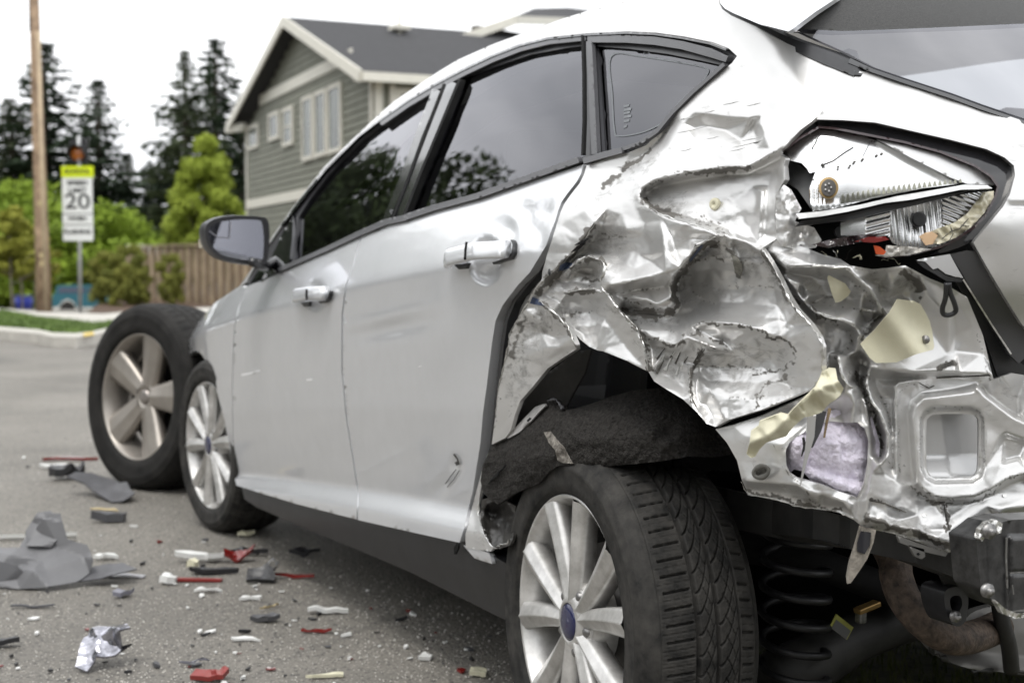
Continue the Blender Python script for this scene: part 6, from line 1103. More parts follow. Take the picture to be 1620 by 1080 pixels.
for k in range(5):
    a = R_(90 + 14 + 36 + 72 * k); o = bpy.data.objects.new('lug_hole', T_lug); col.objects.link(o); o.parent = tw; o.matrix_parent_inverse = PW[tw.name].inverted(); o.matrix_basis = TWM @ Matrix.Translation(Vector((.012, .062 * math.cos(a), .062 * math.sin(a))))

# ================================================================== ground, road, verge
def asphalt():
    M = bpy.data.materials.new('worn_asphalt'); M.use_nodes = True; t = M.node_tree; b = t.nodes['Principled BSDF']; N = t.nodes.new; L = t.links.new
    tcn = N('ShaderNodeTexCoord')
    big = N('ShaderNodeTexNoise'); big.inputs['Scale'].default_value = .9; big.inputs['Detail'].default_value = 6; L(tcn.outputs['Object'], big.inputs['Vector'])
    rb = N('ShaderNodeValToRGB'); rb.color_ramp.elements[0].position = .3; rb.color_ramp.elements[1].position = .7; rb.color_ramp.elements[0].color = (.135, .125, .108, 1); rb.color_ramp.elements[1].color = (.215, .20, .175, 1); L(big.outputs['Fac'], rb.inputs['Fac'])
    fine = N('ShaderNodeTexNoise'); fine.inputs['Scale'].default_value = 95; fine.inputs['Detail'].default_value = 6; fine.inputs['Roughness'].default_value = .8; L(tcn.outputs['Object'], fine.inputs['Vector'])
    m1 = N('ShaderNodeMix'); m1.data_type = 'RGBA'; m1.blend_type = 'OVERLAY'; m1.inputs['Factor'].default_value = .9; L(rb.outputs['Color'], m1.inputs[6]); L(fine.outputs['Fac'], m1.inputs[7])
    vo = N('ShaderNodeTexVoronoi'); vo.inputs['Scale'].default_value = 130; L(tcn.outputs['Object'], vo.inputs['Vector'])
    sel = N('ShaderNodeSeparateColor'); L(vo.outputs['Color'], sel.inputs[0])
    pick = N('ShaderNodeMapRange'); pick.inputs[1].default_value = .80; pick.inputs[2].default_value = .95; L(sel.outputs[0], pick.inputs[0])
    core = N('ShaderNodeMapRange'); core.inputs[1].default_value = .42; core.inputs[2].default_value = .28; L(vo.outputs['Distance'], core.inputs[0])
    mu = N('ShaderNodeMath'); mu.operation = 'MULTIPLY'; L(pick.outputs[0], mu.inputs[0]); L(core.outputs[0], mu.inputs[1])
    st = N('ShaderNodeMix'); st.data_type = 'RGBA'; st.inputs[7].default_value = (.44, .41, .35, 1); L(mu.outputs[0], st.inputs['Factor']); L(m1.outputs[2], st.inputs[6])
    dk = N('ShaderNodeMapRange'); dk.inputs[1].default_value = .16; dk.inputs[2].default_value = .05; dk.inputs[4].default_value = .75; L(sel.outputs[1], dk.inputs[0])
    m3 = N('ShaderNodeMix'); m3.data_type = 'RGBA'; m3.inputs[7].default_value = (.035, .034, .032, 1); L(dk.outputs[0], m3.inputs['Factor']); L(st.outputs[2], m3.inputs[6])
    wv = N('ShaderNodeTexNoise'); wv.inputs['Scale'].default_value = 1.3; wv.inputs['Detail'].default_value = 5; L(tcn.outputs['Object'], wv.inputs['Vector'])
    mxv = N('ShaderNodeMix'); mxv.data_type = 'VECTOR'; mxv.inputs['Factor'].default_value = .22; L(tcn.outputs['Object'], mxv.inputs[4]); L(wv.outputs['Color'], mxv.inputs[5])
    ck = N('ShaderNodeTexVoronoi'); ck.feature = 'DISTANCE_TO_EDGE'; ck.inputs['Scale'].default_value = .42; L(mxv.outputs[1], ck.inputs['Vector'])
    cm = N('ShaderNodeMapRange'); cm.inputs[1].default_value = .0045; cm.inputs[2].default_value = .0015; cm.inputs[4].default_value = .3; L(ck.outputs['Distance'], cm.inputs[0])
    sn = N('ShaderNodeTexNoise'); sn.inputs['Scale'].default_value = .55; sn.inputs['Detail'].default_value = 7; sn.inputs['Roughness'].default_value = .62; L(tcn.outputs['Object'], sn.inputs['Vector'])
    sm = N('ShaderNodeMapRange'); sm.inputs[1].default_value = .54; sm.inputs[2].default_value = .72; sm.inputs[4].default_value = .55; L(sn.outputs['Fac'], sm.inputs[0])
    mxm = N('ShaderNodeMath'); mxm.operation = 'MAXIMUM'; L(cm.outputs[0], mxm.inputs[0]); L(sm.outputs[0], mxm.inputs[1])
    m4 = N('ShaderNodeMix'); m4.data_type = 'RGBA'; m4.inputs[7].default_value = (.055, .052, .047, 1); L(mxm.outputs[0], m4.inputs['Factor']); L(m3.outputs[2], m4.inputs[6])
    L(m4.outputs[2], b.inputs['Base Color']); b.inputs['Roughness'].default_value = .68; b.inputs['Specular IOR Level'].default_value = .5
    ad = N('ShaderNodeMath'); ad.operation = 'SUBTRACT'; L(fine.outputs['Fac'], ad.inputs[0]); L(vo.outputs['Distance'], ad.inputs[1])
    bp = N('ShaderNodeBump'); bp.inputs['Strength'].default_value = .55; bp.inputs['Distance'].default_value = .006; L(ad.outputs[0], bp.inputs['Height']); L(bp.outputs['Normal'], b.inputs['Normal'])
    return M
M_road = asphalt()
def gz(x, y):
    v = np.stack([x - CAM[0], y - CAM[1]], -1); f = v @ FH[:2]; r = v @ RT[:2]; a = r / np.maximum(f, 1.0)
    s1 = np.clip((f - 28) / 26, 0, 1); s1 = s1 * s1 * (3 - 2 * s1); s2 = np.clip((-.27 - a) / .04, 0, 1); s2 = s2 * s2 * (3 - 2 * s2)
    return -1.5 * s1 * s2 * (f > 0)
xs = np.concatenate([np.linspace(-400, -30, 12), np.linspace(-26, 40, 100), np.linspace(46, 400, 14)]); ys = np.concatenate([np.linspace(-300, -12, 10), np.linspace(-9, 90, 150), np.linspace(96, 700, 20)])
X, Y = np.meshgrid(xs, ys, indexing='ij'); Z = gz(X, Y); n1, n2 = X.shape
V = np.stack([X, Y, Z], -1).reshape(-1, 3); idx = np.arange(n1 * n2).reshape(n1, n2)
Fc = np.stack([idx[:-1, :-1], idx[1:, :-1], idx[1:, 1:], idx[:-1, 1:]], -1).reshape(-1, 4)
struct(mk('road', V, Fc.tolist(), M_road))
M_grass = mat('verge_turf', (.035, .062, .012), .9, var=.45, vscale=14, c2=(.075, .125, .022), bump=.6, bscale=60, spec=.15, detail=8)
M_conc = mat('pale_concrete', (.46, .44, .40), .85, var=.15, vscale=6, bump=.1, bscale=80)
M_mulch = mat('bark_mulch', (.09, .055, .035), .95, var=.5, vscale=20, bump=.6, bscale=60)
def flat(name, poly, mt, z, thick, step=12):
    P = np.array([ground(p[0], p[1], z) for p in poly])[:, :2]
    V2, T, Ls = fill(P, [], step); a, b, c = V2[T[:, 0]], V2[T[:, 1]], V2[T[:, 2]]; cr = (b[:, 0] - a[:, 0]) * (c[:, 1] - a[:, 1]) - (b[:, 1] - a[:, 1]) * (c[:, 0] - a[:, 0]); T = np.where((cr < 0)[:, None], T[:, ::-1], T)
    V = [(x, y, z) for x, y in V2]; Fc = [tuple(t) for t in T]
    lp = Ls[0]; s = len(V); V += [(V2[i][0], V2[i][1], z) for i in lp] + [(V2[i][0], V2[i][1], z - thick) for i in lp]; n = len(lp)
    Fc += [(s + i, s + (i + 1) % n, s + n + (i + 1) % n, s + n + i) for i in range(n)]
    return struct(mk(name, V, Fc, mt, smooth=False)), P
kb = [(-300, 503), (-120, 513), (-40, 519), (0, 522), (60, 527), (83, 532), (121, 533), (150, 529), (180, 521), (230, 512), (330, 505), (500, 500)]
gin = [(-300, 500), (-120, 508.5), (-40, 514), (0, 516.5), (60, 521), (84, 526), (120, 527), (147, 524), (176, 517), (228, 509), (330, 502.5), (500, 498)]
sin_ = [(-300, 484), (-120, 486), (0, 491), (60, 503), (110, 508), (150, 513), (180, 509), (230, 502), (330, 495), (500, 490)]
sout = [(500, 484), (330, 486), (240, 489), (165, 496), (130, 495), (90, 494), (60, 493), (0, 487), (-120, 480), (-300, 476)]
flat('kerb', kb + gin[::-1], M_conc, .13, .16, 1.0)
flat('grass_verge', gin + sin_[::-1], M_grass, .126, .05, 1.0)
flat('pavement', sin_ + sout, M_conc, .13, .05, 1.5)
flat('planting_bed', [(140, 494.5), (166, 495.5), (240, 488.5), (330, 485.5), (500, 483.5), (700, 478), (700, 466), (330, 468), (190, 472), (152, 482)], M_mulch, .10, .3, 2.0)
flat('yellow_kerb_paint', [(133, 532), (150, 529), (147, 524.4), (131, 527)], mat('worn_yellow_paint', (.55, .40, .08), .7, var=.3, vscale=8), .1335, .002, .5)
# turf under the back of the car
def tuft(n, area, hmin, hmax, wd):
    V = []; Fc = []; k = 0
    while k < n:
        x, y = area(); 
        if x is None: continue
        a = random.random() * 6.283; h_ = random.uniform(hmin, hmax); le = random.uniform(.2, .9) * h_; dx, dy = math.cos(a), math.sin(a); b = len(V); w_ = wd * random.uniform(.7, 1.3)
        z0 = area.z
        V += [(x - dy * w_, y + dx * w_, z0), (x + dy * w_, y - dx * w_, z0), (x + dx * le * .4 + dy * w_ * .7, y + dy * le * .4 - dx * w_ * .7, z0 + h_ * .6), (x + dx * le * .4 - dy * w_ * .7, y + dy * le * .4 + dx * w_ * .7, z0 + h_ * .6), (x + dx * le, y + dy * le, z0 + h_)]
        Fc += [(b, b + 1, b + 2, b + 3), (b + 3, b + 2, b + 4)]; k += 1
    return V, Fc
M_blade = mat('grass_blade', (.045, .075, .016), .7, var=.4, vscale=9, c2=(.10, .105, .03), spec=.2)
class Area:
    def __init__(s, poly, z): s.p = np.array(poly); s.z = z; s.a = s.p.min(0); s.b = s.p.max(0)
    def __call__(s):
        x = random.uniform(s.a[0], s.b[0]); y = random.uniform(s.a[1], s.b[1])
        return (x, y) if pip(s.p, np.array([x]), np.array([y]))[0] else (None, None)
turf = [(-.52, -.75), (-.50, -.3), (-.44, .1), (-.30, .5), (.0, .8), (1.2, .9), (1.4, -1.5), (.2, -1.6), (-.45, -1.2)]
V2, T, Ls = fill(np.array(turf), [], .25); struct(mk('grass_edge', [(x, y, .004 + .01 * abs(vnoise(np.array([x * 3]), np.array([y * 3]))[0])) for x, y in V2], [tuple(t) for t in T], mat('dark_soil_turf', (.035, .034, .016), .95, var=.4, vscale=20, c2=(.06, .062, .025), bump=.5, bscale=90)))
o = mk('grass_blades', *tuft(5200, Area([(-.5, -.8), (-.42, .15), (-.2, .5), (.7, .6), (.7, -.9), (-.3, -1.0)], .006), .02, .06, .0016), M_blade, smooth=False); struct(o, 'stuff'); tag(o, 'thin dark grass under the back of the silver hatchback', 'grass')
P = np.array([ground(p[0], p[1], .126)[:2] for p in gin[3:9] + sin_[2:7][::-1]])
o = mk('verge_grass_blades', *tuft(7000, Area(P, .126), .03, .07, .006), mat('bright_grass_blade', (.07, .13, .02), .7, var=.3, vscale=3, c2=(.12, .18, .035)), smooth=False); struct(o, 'stuff'); tag(o, 'short bright grass on the verge around the pole', 'grass')

# ================================================================== debris on the road
def shard(px, py, name, label, mt, pts, th, tilt=(0, 0), curl=0.0, wob=.004, group=None, scale=1.0, rz=0.0, z=.0, cat='debris', step=None, parent=None):
    """broken plate: outline in cm, laid or propped on the asphalt at its place"""
    g = ground(px, py); P = np.array(pts, float) / 100 * scale; st_ = step or max(.004, np.ptp(P, axis=0).max() / 9)
    V2, T, Ls = fill(P, [], st_, .3); cx = np.ptp(V2[:, 0]) + 1e-6
    zz = curl * (V2[:, 0] / cx) ** 2 * cx + wob * vnoise(V2[:, 0] / cx * 4 + px, V2[:, 1] / cx * 4 + py)
    A = np.stack([V2[:, 0], V2[:, 1], zz + th], 1); B = A - [0, 0, th]
    a, b, c = V2[T[:, 0]], V2[T[:, 1]], V2[T[:, 2]]; cr = (b[:, 0] - a[:, 0]) * (c[:, 1] - a[:, 1]) - (b[:, 1] - a[:, 1]) * (c[:, 0] - a[:, 0]); T = np.where((cr < 0)[:, None], T[:, ::-1], T)
    n = len(A); Fc = [tuple(t) for t in T] + [tuple(n + i for i in t[::-1]) for t in T]; lp = Ls[0]; m_ = len(lp)
    for i in range(m_): Fc.append((lp[i], n + lp[i], n + lp[(i + 1) % m_], lp[(i + 1) % m_]))
    V = np.vstack([A, B]); M = (Matrix.Rotation(rz, 3, 'Z') @ Matrix.Rotation(R_(tilt[0]), 3, 'X') @ Matrix.Rotation(R_(tilt[1]), 3, 'Y'))
    V = np.array([tuple(M @ Vector(v)) for v in V]); V[:, 2] += .002 - V[:, 2].min() + z
    o = mk(name, V, Fc, mt, smooth=False); o.location = tuple(g)
    for p in o.data.polygons: p.use_smooth = False
    if parent: o.location = (0, 0, 0); o.parent = parent
    elif label: tag(o, label, cat, group)
    PW[o.name] = Matrix.Translation(Vector(tuple(g)))
    return o
CA = -TH   # turn so that local x runs across the view
M_gry = mat('bumper_grey_plastic', (.14, .14, .145), .5, var=.1, vscale=12); M_dgry = mat('dark_grey_plastic', (.07, .07, .075), .45, var=.2, vscale=20); M_pal = mat('pale_plastic', (.62, .62, .60), .45); M_tan = mat('tan_plastic', (.45, .36, .20), .6); M_ind = mat('bluish_plastic', (.20, .20, .235), .4)
# big bumper shard with its upright clip
g = ground(70, 925)
def crumple(px, py, name, label, mt, pts, th, tilt, rz, amp, fac, seed, z=0.0, parent=None):
    g = ground(px, py); P = np.array(pts, float) * .88; bx_ = (P[:, 0].min() - 1, P[:, 1].min() - 1, P[:, 0].max() + 1, P[:, 1].max() + 1); sc_ = 20.0
    fz = facets(tuple(q * sc_ for q in bx_), fac * sc_, amp, 3.0, seed); V2, T, Ls = fill(P, [], .9, .2); zz = fz(V2[:, 0] * sc_, V2[:, 1] * sc_)
    A = np.stack([V2[:, 0], V2[:, 1], zz], 1) / 100; B = A - [0, 0, th]; n = len(A); lp = Ls[0]; m_ = len(lp)
    Fc = [tuple(t) for t in T] + [tuple(n + i for i in t[::-1]) for t in T] + [(lp[i], n + lp[i], n + lp[(i + 1) % m_], lp[(i + 1) % m_]) for i in range(m_)]
    M = Matrix.Rotation(rz, 3, 'Z') @ Matrix.Rotation(R_(tilt[0]), 3, 'X') @ Matrix.Rotation(R_(tilt[1]), 3, 'Y'); V = np.array([tuple(M @ Vector(v)) for v in np.vstack([A, B])]); V[:, 2] += .002 - V[:, 2].min() + z
    o = mk(name, V, Fc, mt, smooth=False); o.location = tuple(g)
    if parent: o.location = (0, 0, 0); o.parent = parent
    else: tag(o, label, 'debris')
    return o
bs = crumple(64, 930, 'bumper_shard', 'large crumpled grey bumper piece with an upright broken clip at left', M_gry, [(-34, 0), (-22, -3), (-8, -5), (4, -6), (12, -2), (17, 5), (13, 12), (6, 14), (3, 22), (-5, 24), (-10, 18), (-10, 11), (-18, 12), (-22, 16), (-33, 13)], .004, (46, -4), CA, 1.7, 7, 51)
crumple(64, 930, 'upright_clip', None, M_gry, [(-6, 16), (2, 15), (5, 20), (4, 27), (0, 30), (-4, 29), (-7, 22)], .005, (52, 8), CA + .15, .9, 5, 52, .10, bs)
crumple(64, 930, 'torn_and_shade_flap', None, M_dgry, [(12, 2), (20, 3), (31, 8), (24, 15), (14, 12)], .004, (20, -6), CA, .9, 6, 53, .012, bs)
crumple(64, 930, 'torn_and_shade_flap', None, mat('shadow_grey_plastic', (.10, .10, .105), .5), [(-34, -2), (-20, -4), (-8, -6), (0, -6), (-8, 1), (-20, 4), (-33, 4)], .004, (74, 0), CA, .8, 7, 54, .0, bs)  # darker copy of the grey plastic, standing for shadow on the shard
shard(140, 790, 'mirror_cap_shard', 'dark grey curved scoop of plastic lying before the loose wheel', M_dgry, [(-12, 10), (-4, 8), (4, 0), (12, -9), (17, -10), (20, -4), (14, 6), (6, 14), (-4, 18), (-10, 16)], .006, (14, 6), .35, .012, rz=CA, step=.014)
shard(104, 758, 'clamp_shard', 'black lumpy clip piece at the back of the grey scoop', M_black, [(-7, -2), (-3, -5), (4, -4), (8, 2), (4, 6), (-5, 5)], .035, (0, 0), .4, .02, rz=CA, step=.012)
shard(98, 741, 'trim_strip', 'white and dark strip lying farthest back among the debris', M_pal, [(-15, 0), (-4, 2), (8, 4), (15, 3), (13, 0), (0, -3), (-13, -3)], .012, scale=.7, rz=CA, wob=.006)
shard(112, 728, 'red_lens_strip', 'long red strip with a black end behind the white strip', M_red, [(-20, 0), (0, 1.5), (18, 3), (19, 0), (0, -2), (-19, -2.5)], .012, scale=.7, rz=CA, wob=.006)
shard(172, 826, 'lens_block', 'dark wedge with a yellowish top face near the front tyre', M_dgry, [(-9, -2), (0, -3.5), (8, -2), (8.5, 3), (0, 2), (-9, 0)], .03, (0, 4), 0, .004, scale=.7, rz=CA, step=.012)
shard(168, 823, 'yellow_lens_piece', 'thin yellowish lens sliver lying on the dark wedge', M_tan, [(-6, 0), (3, 1), (5, -1), (-4, -1.5)], .004, (8, 4), 0, .002, rz=CA, z=.034)
ch = crumple(152, 1056, 'chrome_shard', 'chromed broken lamp fragment lowest of the debris at left', mat('dull_broken_chrome', (.38, .38, .42), .2, metal=.9, var=.6, vscale=30), [(-4.5, -6), (-1, -7.5), (1, -4), (5, -2), (9, 4), (7, 7), (2, 6), (-1, 7), (-4, 3)], .006, (30, -10), CA, 1.5, 3.2, 61)
crumple(152, 1056, 'white_facet', None, M_white, [(-1, 2), (3, 1), (5, 4), (1, 6), (-1.5, 6)], .004, (34, -10), CA, .3, 3, 62, .028, ch)
crumple(152, 1056, 'dark_facet', None, M_gloss, [(1, -1), (6, 0), (9, 3), (6, 2), (2, 2)], .006, (40, 0), CA, .3, 3, 63, .022, ch)
shard(318, 889, 'white_trim_piece', 'white broken trim piece with square lugs beside the red bowl', M_white, [(-11, -2), (-4, -3), (3, -2), (4, -3.5), (11, -2), (11, 2), (4, 2.5), (0, 1.5), (-8, 1), (-12, 0)], .016, (6, 0), .1, .008, scale=.7, rz=CA, step=.012)
shard(378, 888, 'red_lens_bowl', 'dull red curved lens piece with a dark rim', M_red, [(-6, -3), (1, -5), (6, -1), (7, 4), (2, 3), (-4, 4), (-7, 1)], .010, (14, 0), .9, .008, scale=.7, rz=CA, step=.011)
shard(392, 880, 'dark_rim_piece', 'black curved rim piece behind the red bowl', M_black, [(-8, 0), (-2, 4), (6, 3), (10, -2), (5, 0), (0, 1), (-5, -2)], .014, (8, 0), .3, .006, scale=.7, rz=CA)
shard(337, 908, 'plastic_spike', 'black blade shaped plastic below the white trim piece', M_black, [(-10, -2), (-3, -3), (10, 1), (11, 2), (-2, 2), (-9, 2)], .014, (4, 0), 0, .005, scale=.7, rz=CA)
shard(310, 920, 'red_bar', 'straight bright red plastic bar beside a white pebble', mat('bright_red_plastic', (.22, .022, .018), .4, coat=.2), [(-11, -1.3), (11, -1.5), (11.5, 1.0), (-11, 1.3)], .008, (0, 0), 0, .002, scale=.7, rz=CA)
shard(266, 924, 'white_pebble', 'rounded white lump left of the red bar', M_white, [(-3.5, -1.5), (0, -3), (3, -1.5), (3.4, 1.2), (0, 2.8), (-3, 1.6)], .02, (0, 8), -.3, .003, scale=.7, rz=CA, step=.008)
shard(305, 900, 'cream_nugget', 'pale cream nugget in front of the white trim piece', M_cream, [(-2.5, -1.5), (1, -2), (2.4, 0), (1, 2), (-2, 1.8)], .022, (0, 8), 0, .004, scale=.7, rz=CA, step=.008)
br = shard(413, 921, 'black_bracket', 'black bracket with a round hole standing on the asphalt', M_black, [(-6, -2), (6, -2.5), (6.5, 0), (5, 3), (7, 8), (4, 10), (0, 5), (-6, 4)], .012, (38, 0), 0, .003, scale=.7, rz=CA, step=.01)
t = np.linspace(0, 2 * math.pi, 13)[:-1]
shard(413, 921, 'bracket_hole', None, M_grime, np.stack([3.5 + 1.5 * np.cos(t), 4 + 1.6 * np.sin(t)], 1), .003, (38, 0), 0, 0, rz=CA, z=.038, step=.006, parent=br)
shard(465, 916, 'dark_red_sliver', 'thin dark red sliver right of the black bracket', M_red, [(-9, 1), (0, 0), (9, -1), (9, .8), (0, 1.6), (-9, 2)], .008, scale=.7, rz=CA)
shard(332, 1076, 'red_corner_piece', 'red moulded corner piece at the bottom edge of the picture', mat('coral_red_plastic', (.24, .035, .03), .45), [(-6, -2), (5, -3), (6, 2), (4.5, 3), (3, 1.5), (-5, 2.5)], .011, (10, 0), 0, .004, scale=.7, rz=CA, step=.009)
shard(387, 1014, 'white_sliver', 'flat white sliver with a pointed tail in the foreground', M_white, [(-5, 0), (-3, 1.4), (2, .6), (6, -1.2), (1, -1), (-4, -1)], .006, (4, 0), 0, .002, scale=.7, rz=CA, step=.007)
shard(515, 1071, 'cream_sliver', 'cream angular sliver at the bottom edge', M_cream, [(-4.4, -1.2), (1, .2), (4, 1.4), (4.2, -.4), (0, -1.4), (-3, -1.8)], .007, (4, 0), 0, .002, rz=CA, step=.007)
shard(756, 1069, 'cream_chip', 'squarish cream chip beside the rear wheel', M_cream, [(-2, -1.4), (1.8, -1.6), (2, 1.4), (-1.8, 1.7)], .010, (6, 4), 0, .002, rz=CA, step=.007)
shard(672, 1044, 'white_chip_near', 'white angular chip between the cream chip and sliver', M_white, [(-1.6, -1.2), (1.4, -.8), (1.8, 1.0), (-.6, 1.5)], .009, (6, 4), 0, .002, rz=CA, step=.007)
shard(396, 950, 'white_stub', 'white rounded stub right of centre among the small chips', M_white, [(-3, -1), (2.6, .2), (3, 1.4), (-2, .8)], .008, (2, 0), 0, .002, rz=CA, step=.007)
shard(329, 937, 'white_flake', 'white pointed flake below the red bar', M_white, [(-4, -.4), (1, -1), (4, .2), (2, 1), (-3, .6)], .006, rz=CA, step=.007)
shard(516, 971, 'pale_tube_piece', 'pale tube piece with a dark tip', M_pal, [(-5, -.6), (0, -1), (6, 0), (6, 1), (0, 1), (-5, .8)], .010, rz=CA, step=.008)
shard(420, 983, 'dark_wedge_chip', 'dark grey wedge chip in the middle of the chips', M_dgry, [(-4, -.6), (1, -2), (4, -.2), (2, 1.4), (-2, 1.2)], .012, (6, 0), 0, .004, rz=CA, step=.008)
shard(425, 963, 'tan_splinter', 'thin tan splinter pointing up and right', M_tan, [(-2, -3), (-1.6, -3), (2.4, 3), (2, 3.2)], .004, rz=CA, step=.01)
shard(307, 1050, 'blue_splinter', 'thin bluish splinter near the bottom edge', M_ind, [(-3.4, -1), (-1, -.2), (3.4, 1.2), (3, .6), (0, -.6)], .004, rz=CA, step=.01)
shard(500, 1002, 'red_hook', 'small dark red hooked bit', M_red, [(-4, .4), (0, -.4), (4, .2), (4, 1.2), (0, .6), (-3.6, 1.4)], .006, rz=CA, step=.01)
shard(195, 944, 'bluish_white_bit', 'bluish and white bit alone in the left middle', M_ind, [(-2.5, -2), (0, -2.4), (1.6, 0), (2.6, 2.2), (0, 1.4), (-2, 1)], .012, (4, 0), 0, .004, rz=CA, step=.008)
shard(6, 1024, 'black_wedge_edge', 'black wedge cut off by the left picture edge', M_black, [(-4, -2), (4, 0), (3, 2), (-4, 1.4)], .012, rz=CA)
shard(52, 962, 'dark_strip_left', 'thin dark strip below the large bumper piece', M_dgry, [(-6, -.6), (6, -.4), (6, .5), (-6, .4)], .005, rz=CA)
shard(20, 855, 'white_rod', 'white rod behind the large bumper piece', M_pal, [(-22, -.8), (22, -.2), (22, 1), (-22, .6)], .012, rz=CA)
shard(168, 885, 'white_shell_bits', 'pair of white shell shaped bits right of the bumper piece', M_white, [(-4, -1), (0, -2), (4, 0), (2, 1.6), (-3, 1.2)], .010, rz=CA)
shard(196, 914, 'translucent_bar', 'pale grey flat bar in the left middle of the road', mat('frosted_plastic', (.42, .42, .44), .3), [(-7, -1), (6, -1.2), (6.5, 1), (-6.6, 1.2)], .005, rz=CA)
shard(390, 848, 'cream_crumb', 'cream crumb close behind the front tyre', M_cream, [(-3, -1), (0, -2), (3, 0), (2, 1.6), (-2, 1.4)], .012, rz=CA)
shard(482, 880, 'black_lump', 'black lump in the shade of the sill', M_black, [(-5, -1), (1, -2), (5, 1), (0, 2), (-4, 1)], .012, rz=CA)
# small chips nobody could tell apart share a label and a group per colour
KIN = [('white_chip', 'tiny white plastic chip scattered on the asphalt', M_white, 58), ('black_chip', 'tiny black plastic chip scattered on the asphalt', M_black, 44), ('red_chip', 'tiny red lens chip scattered on the asphalt', M_red, 16), ('grey_chip', 'tiny grey plastic chip scattered on the asphalt', M_dgry, 26)]
for nm, lb, mt, cnt in KIN:
    protos = []
    for v in range(4):
        k = random.randint(4, 6); r0 = random.uniform(.8, 1.5); an = sorted(random.random() * 6.283 for _ in range(k))
        an = [6.283 * i / k + random.uniform(-.3, .3) for i in range(k)]
        P = [(r0 * (1.9 if v % 2 else 1.0) * math.cos(a) * random.uniform(.6, 1.2), r0 * .8 * math.sin(a) * random.uniform(.6, 1.2)) for a in an]
        V2 = np.array(P) / 100; n = len(V2); th = random.uniform(.004, .009)
        V = [(x, y, th + random.uniform(-.002, .002)) for x, y in V2] + [(x, y, 0) for x, y in V2]
        protos.append(mesh_only(nm, V, [tuple(range(n)), tuple(range(2 * n - 1, n - 1, -1))] + [(i, n + i, n + (i + 1) % n, (i + 1) % n) for i in range(n)], mt, False))
    for i in range(cnt):
        for _ in range(50):
            px_ = random.uniform(-20, 800); py_ = random.uniform(690, 1085)
            lim = 800 + (px_ - 330) * .42
            if px_ > 340 and py_ < lim + 20: continue
            if px_ < 290 and py_ > 780 and py_ < 930 and px_ < 140: continue
            dens = 1.0 if (py_ > 840) else .55
            if random.random() < dens: break
        gq = ground(px_, py_); o = bpy.data.objects.new(nm, random.choice(protos)); col.objects.link(o); o.location = (gq[0], gq[1], .003); o.rotation_euler = (random.uniform(-.15, .15), random.uniform(-.15, .15), random.random() * 6.28); s_ = random.choice([.3, .4, .5, .65, .9]); o.scale = (s_,) * 3
        tag(o, lb, 'debris', lb.replace('tiny ', '').replace('chip', 'chips'))
# crumbs of glass and grit
V = []; Fc = []
for i in range(5200):
    px_ = random.uniform(-30, 820); py_ = 700 + 385 * random.random() ** .8
    if px_ > 380 and py_ < 800 + (px_ - 330) * .40: continue
    gq = ground(px_, py_); r = random.uniform(.0012, .0034) * (1.5 if random.random() < .06 else 1); b = len(V); a = random.random() * 6.28
    for k in range(3): V.append((gq[0] + r * math.cos(a + 2.1 * k), gq[1] + r * math.sin(a + 2.1 * k), 0.001))
    V.append((gq[0], gq[1], r * 1.3)); Fc += [(b, b + 1, b + 3), (b + 1, b + 2, b + 3), (b + 2, b, b + 3)]
o = mk('glass_crumbs', V, Fc, mat('pale_grit', (.48, .46, .42), .4, var=.5, vscale=3.0), smooth=False); struct(o, 'stuff'); tag(o, 'crumbs of glass and grit strewn over the asphalt', 'glass crumbs')

# ================================================================== house across the street
Pr = atd(592, 421, 33.0); Pl = atd(393, 421, 46.0); O0 = np.array([Pr[0], Pr[1], 0]); es = np.array([Pl[0] - Pr[0], Pl[1] - Pr[1], 0]); LW = np.linalg.norm(es); es /= LW
en = np.array([es[1], -es[0], 0]);
if en @ RT < 0: en = -en
def wl(px, py, off=0.0):
    d = ray(px, py); t = ((O0 - en * off - CAM) @ en) / (d @ en); P = CAM + d * t; return (P - O0) @ es, P[2]
def hp_(s, nn_, z): return O0 + es * s + en * nn_ + np.array([0, 0, z])
HM = Matrix(((es[0], en[0], 0), (es[1], en[1], 0), (0, 0, 1)))
M_sid = mat('grey_green_siding', (.20, .205, .165), .75, var=.10, vscale=2.5); M_wht = mat('cream_trim', (.68, .66, .58), .6, var=.05, vscale=4); M_shin = mat('charcoal_shingle', (.036, .036, .039), .9, var=.35, vscale=9, bump=.5, bscale=30, detail=7); M_pane = mat('house_pane', (.07, .085, .07), .15, spec=.16, var=.5, vscale=.8); M_dimr = mat('dim_room', (.13, .15, .12), .9, var=.6, vscale=1.2)
HOUSE = root('house', tuple(hp_(LW / 2, 3, 0)), 'two storey house with grey green lap siding, cream trim and dark shingle roof', 'house')
def hbox(name, s, nn_, z, ds, dn, dz, mt, par=HOUSE): return boxo(name, hp_(s, nn_, z), (ds, dn, dz), mt, par, HM)
s_ap, z_ap = wl(452, 27, .45); z_ap = wl(452, 27, .45)[1]; _, z_ev = wl(575, 112, .45)
s_evr = wl(575, 112, .45)[0]; s_evl, z_evl = wl(363, 196, .45)
DEP = 11.0
WALL = hbox('gable_wall', LW / 2, .12, 2.9, LW, .2, 5.8, M_sid); 
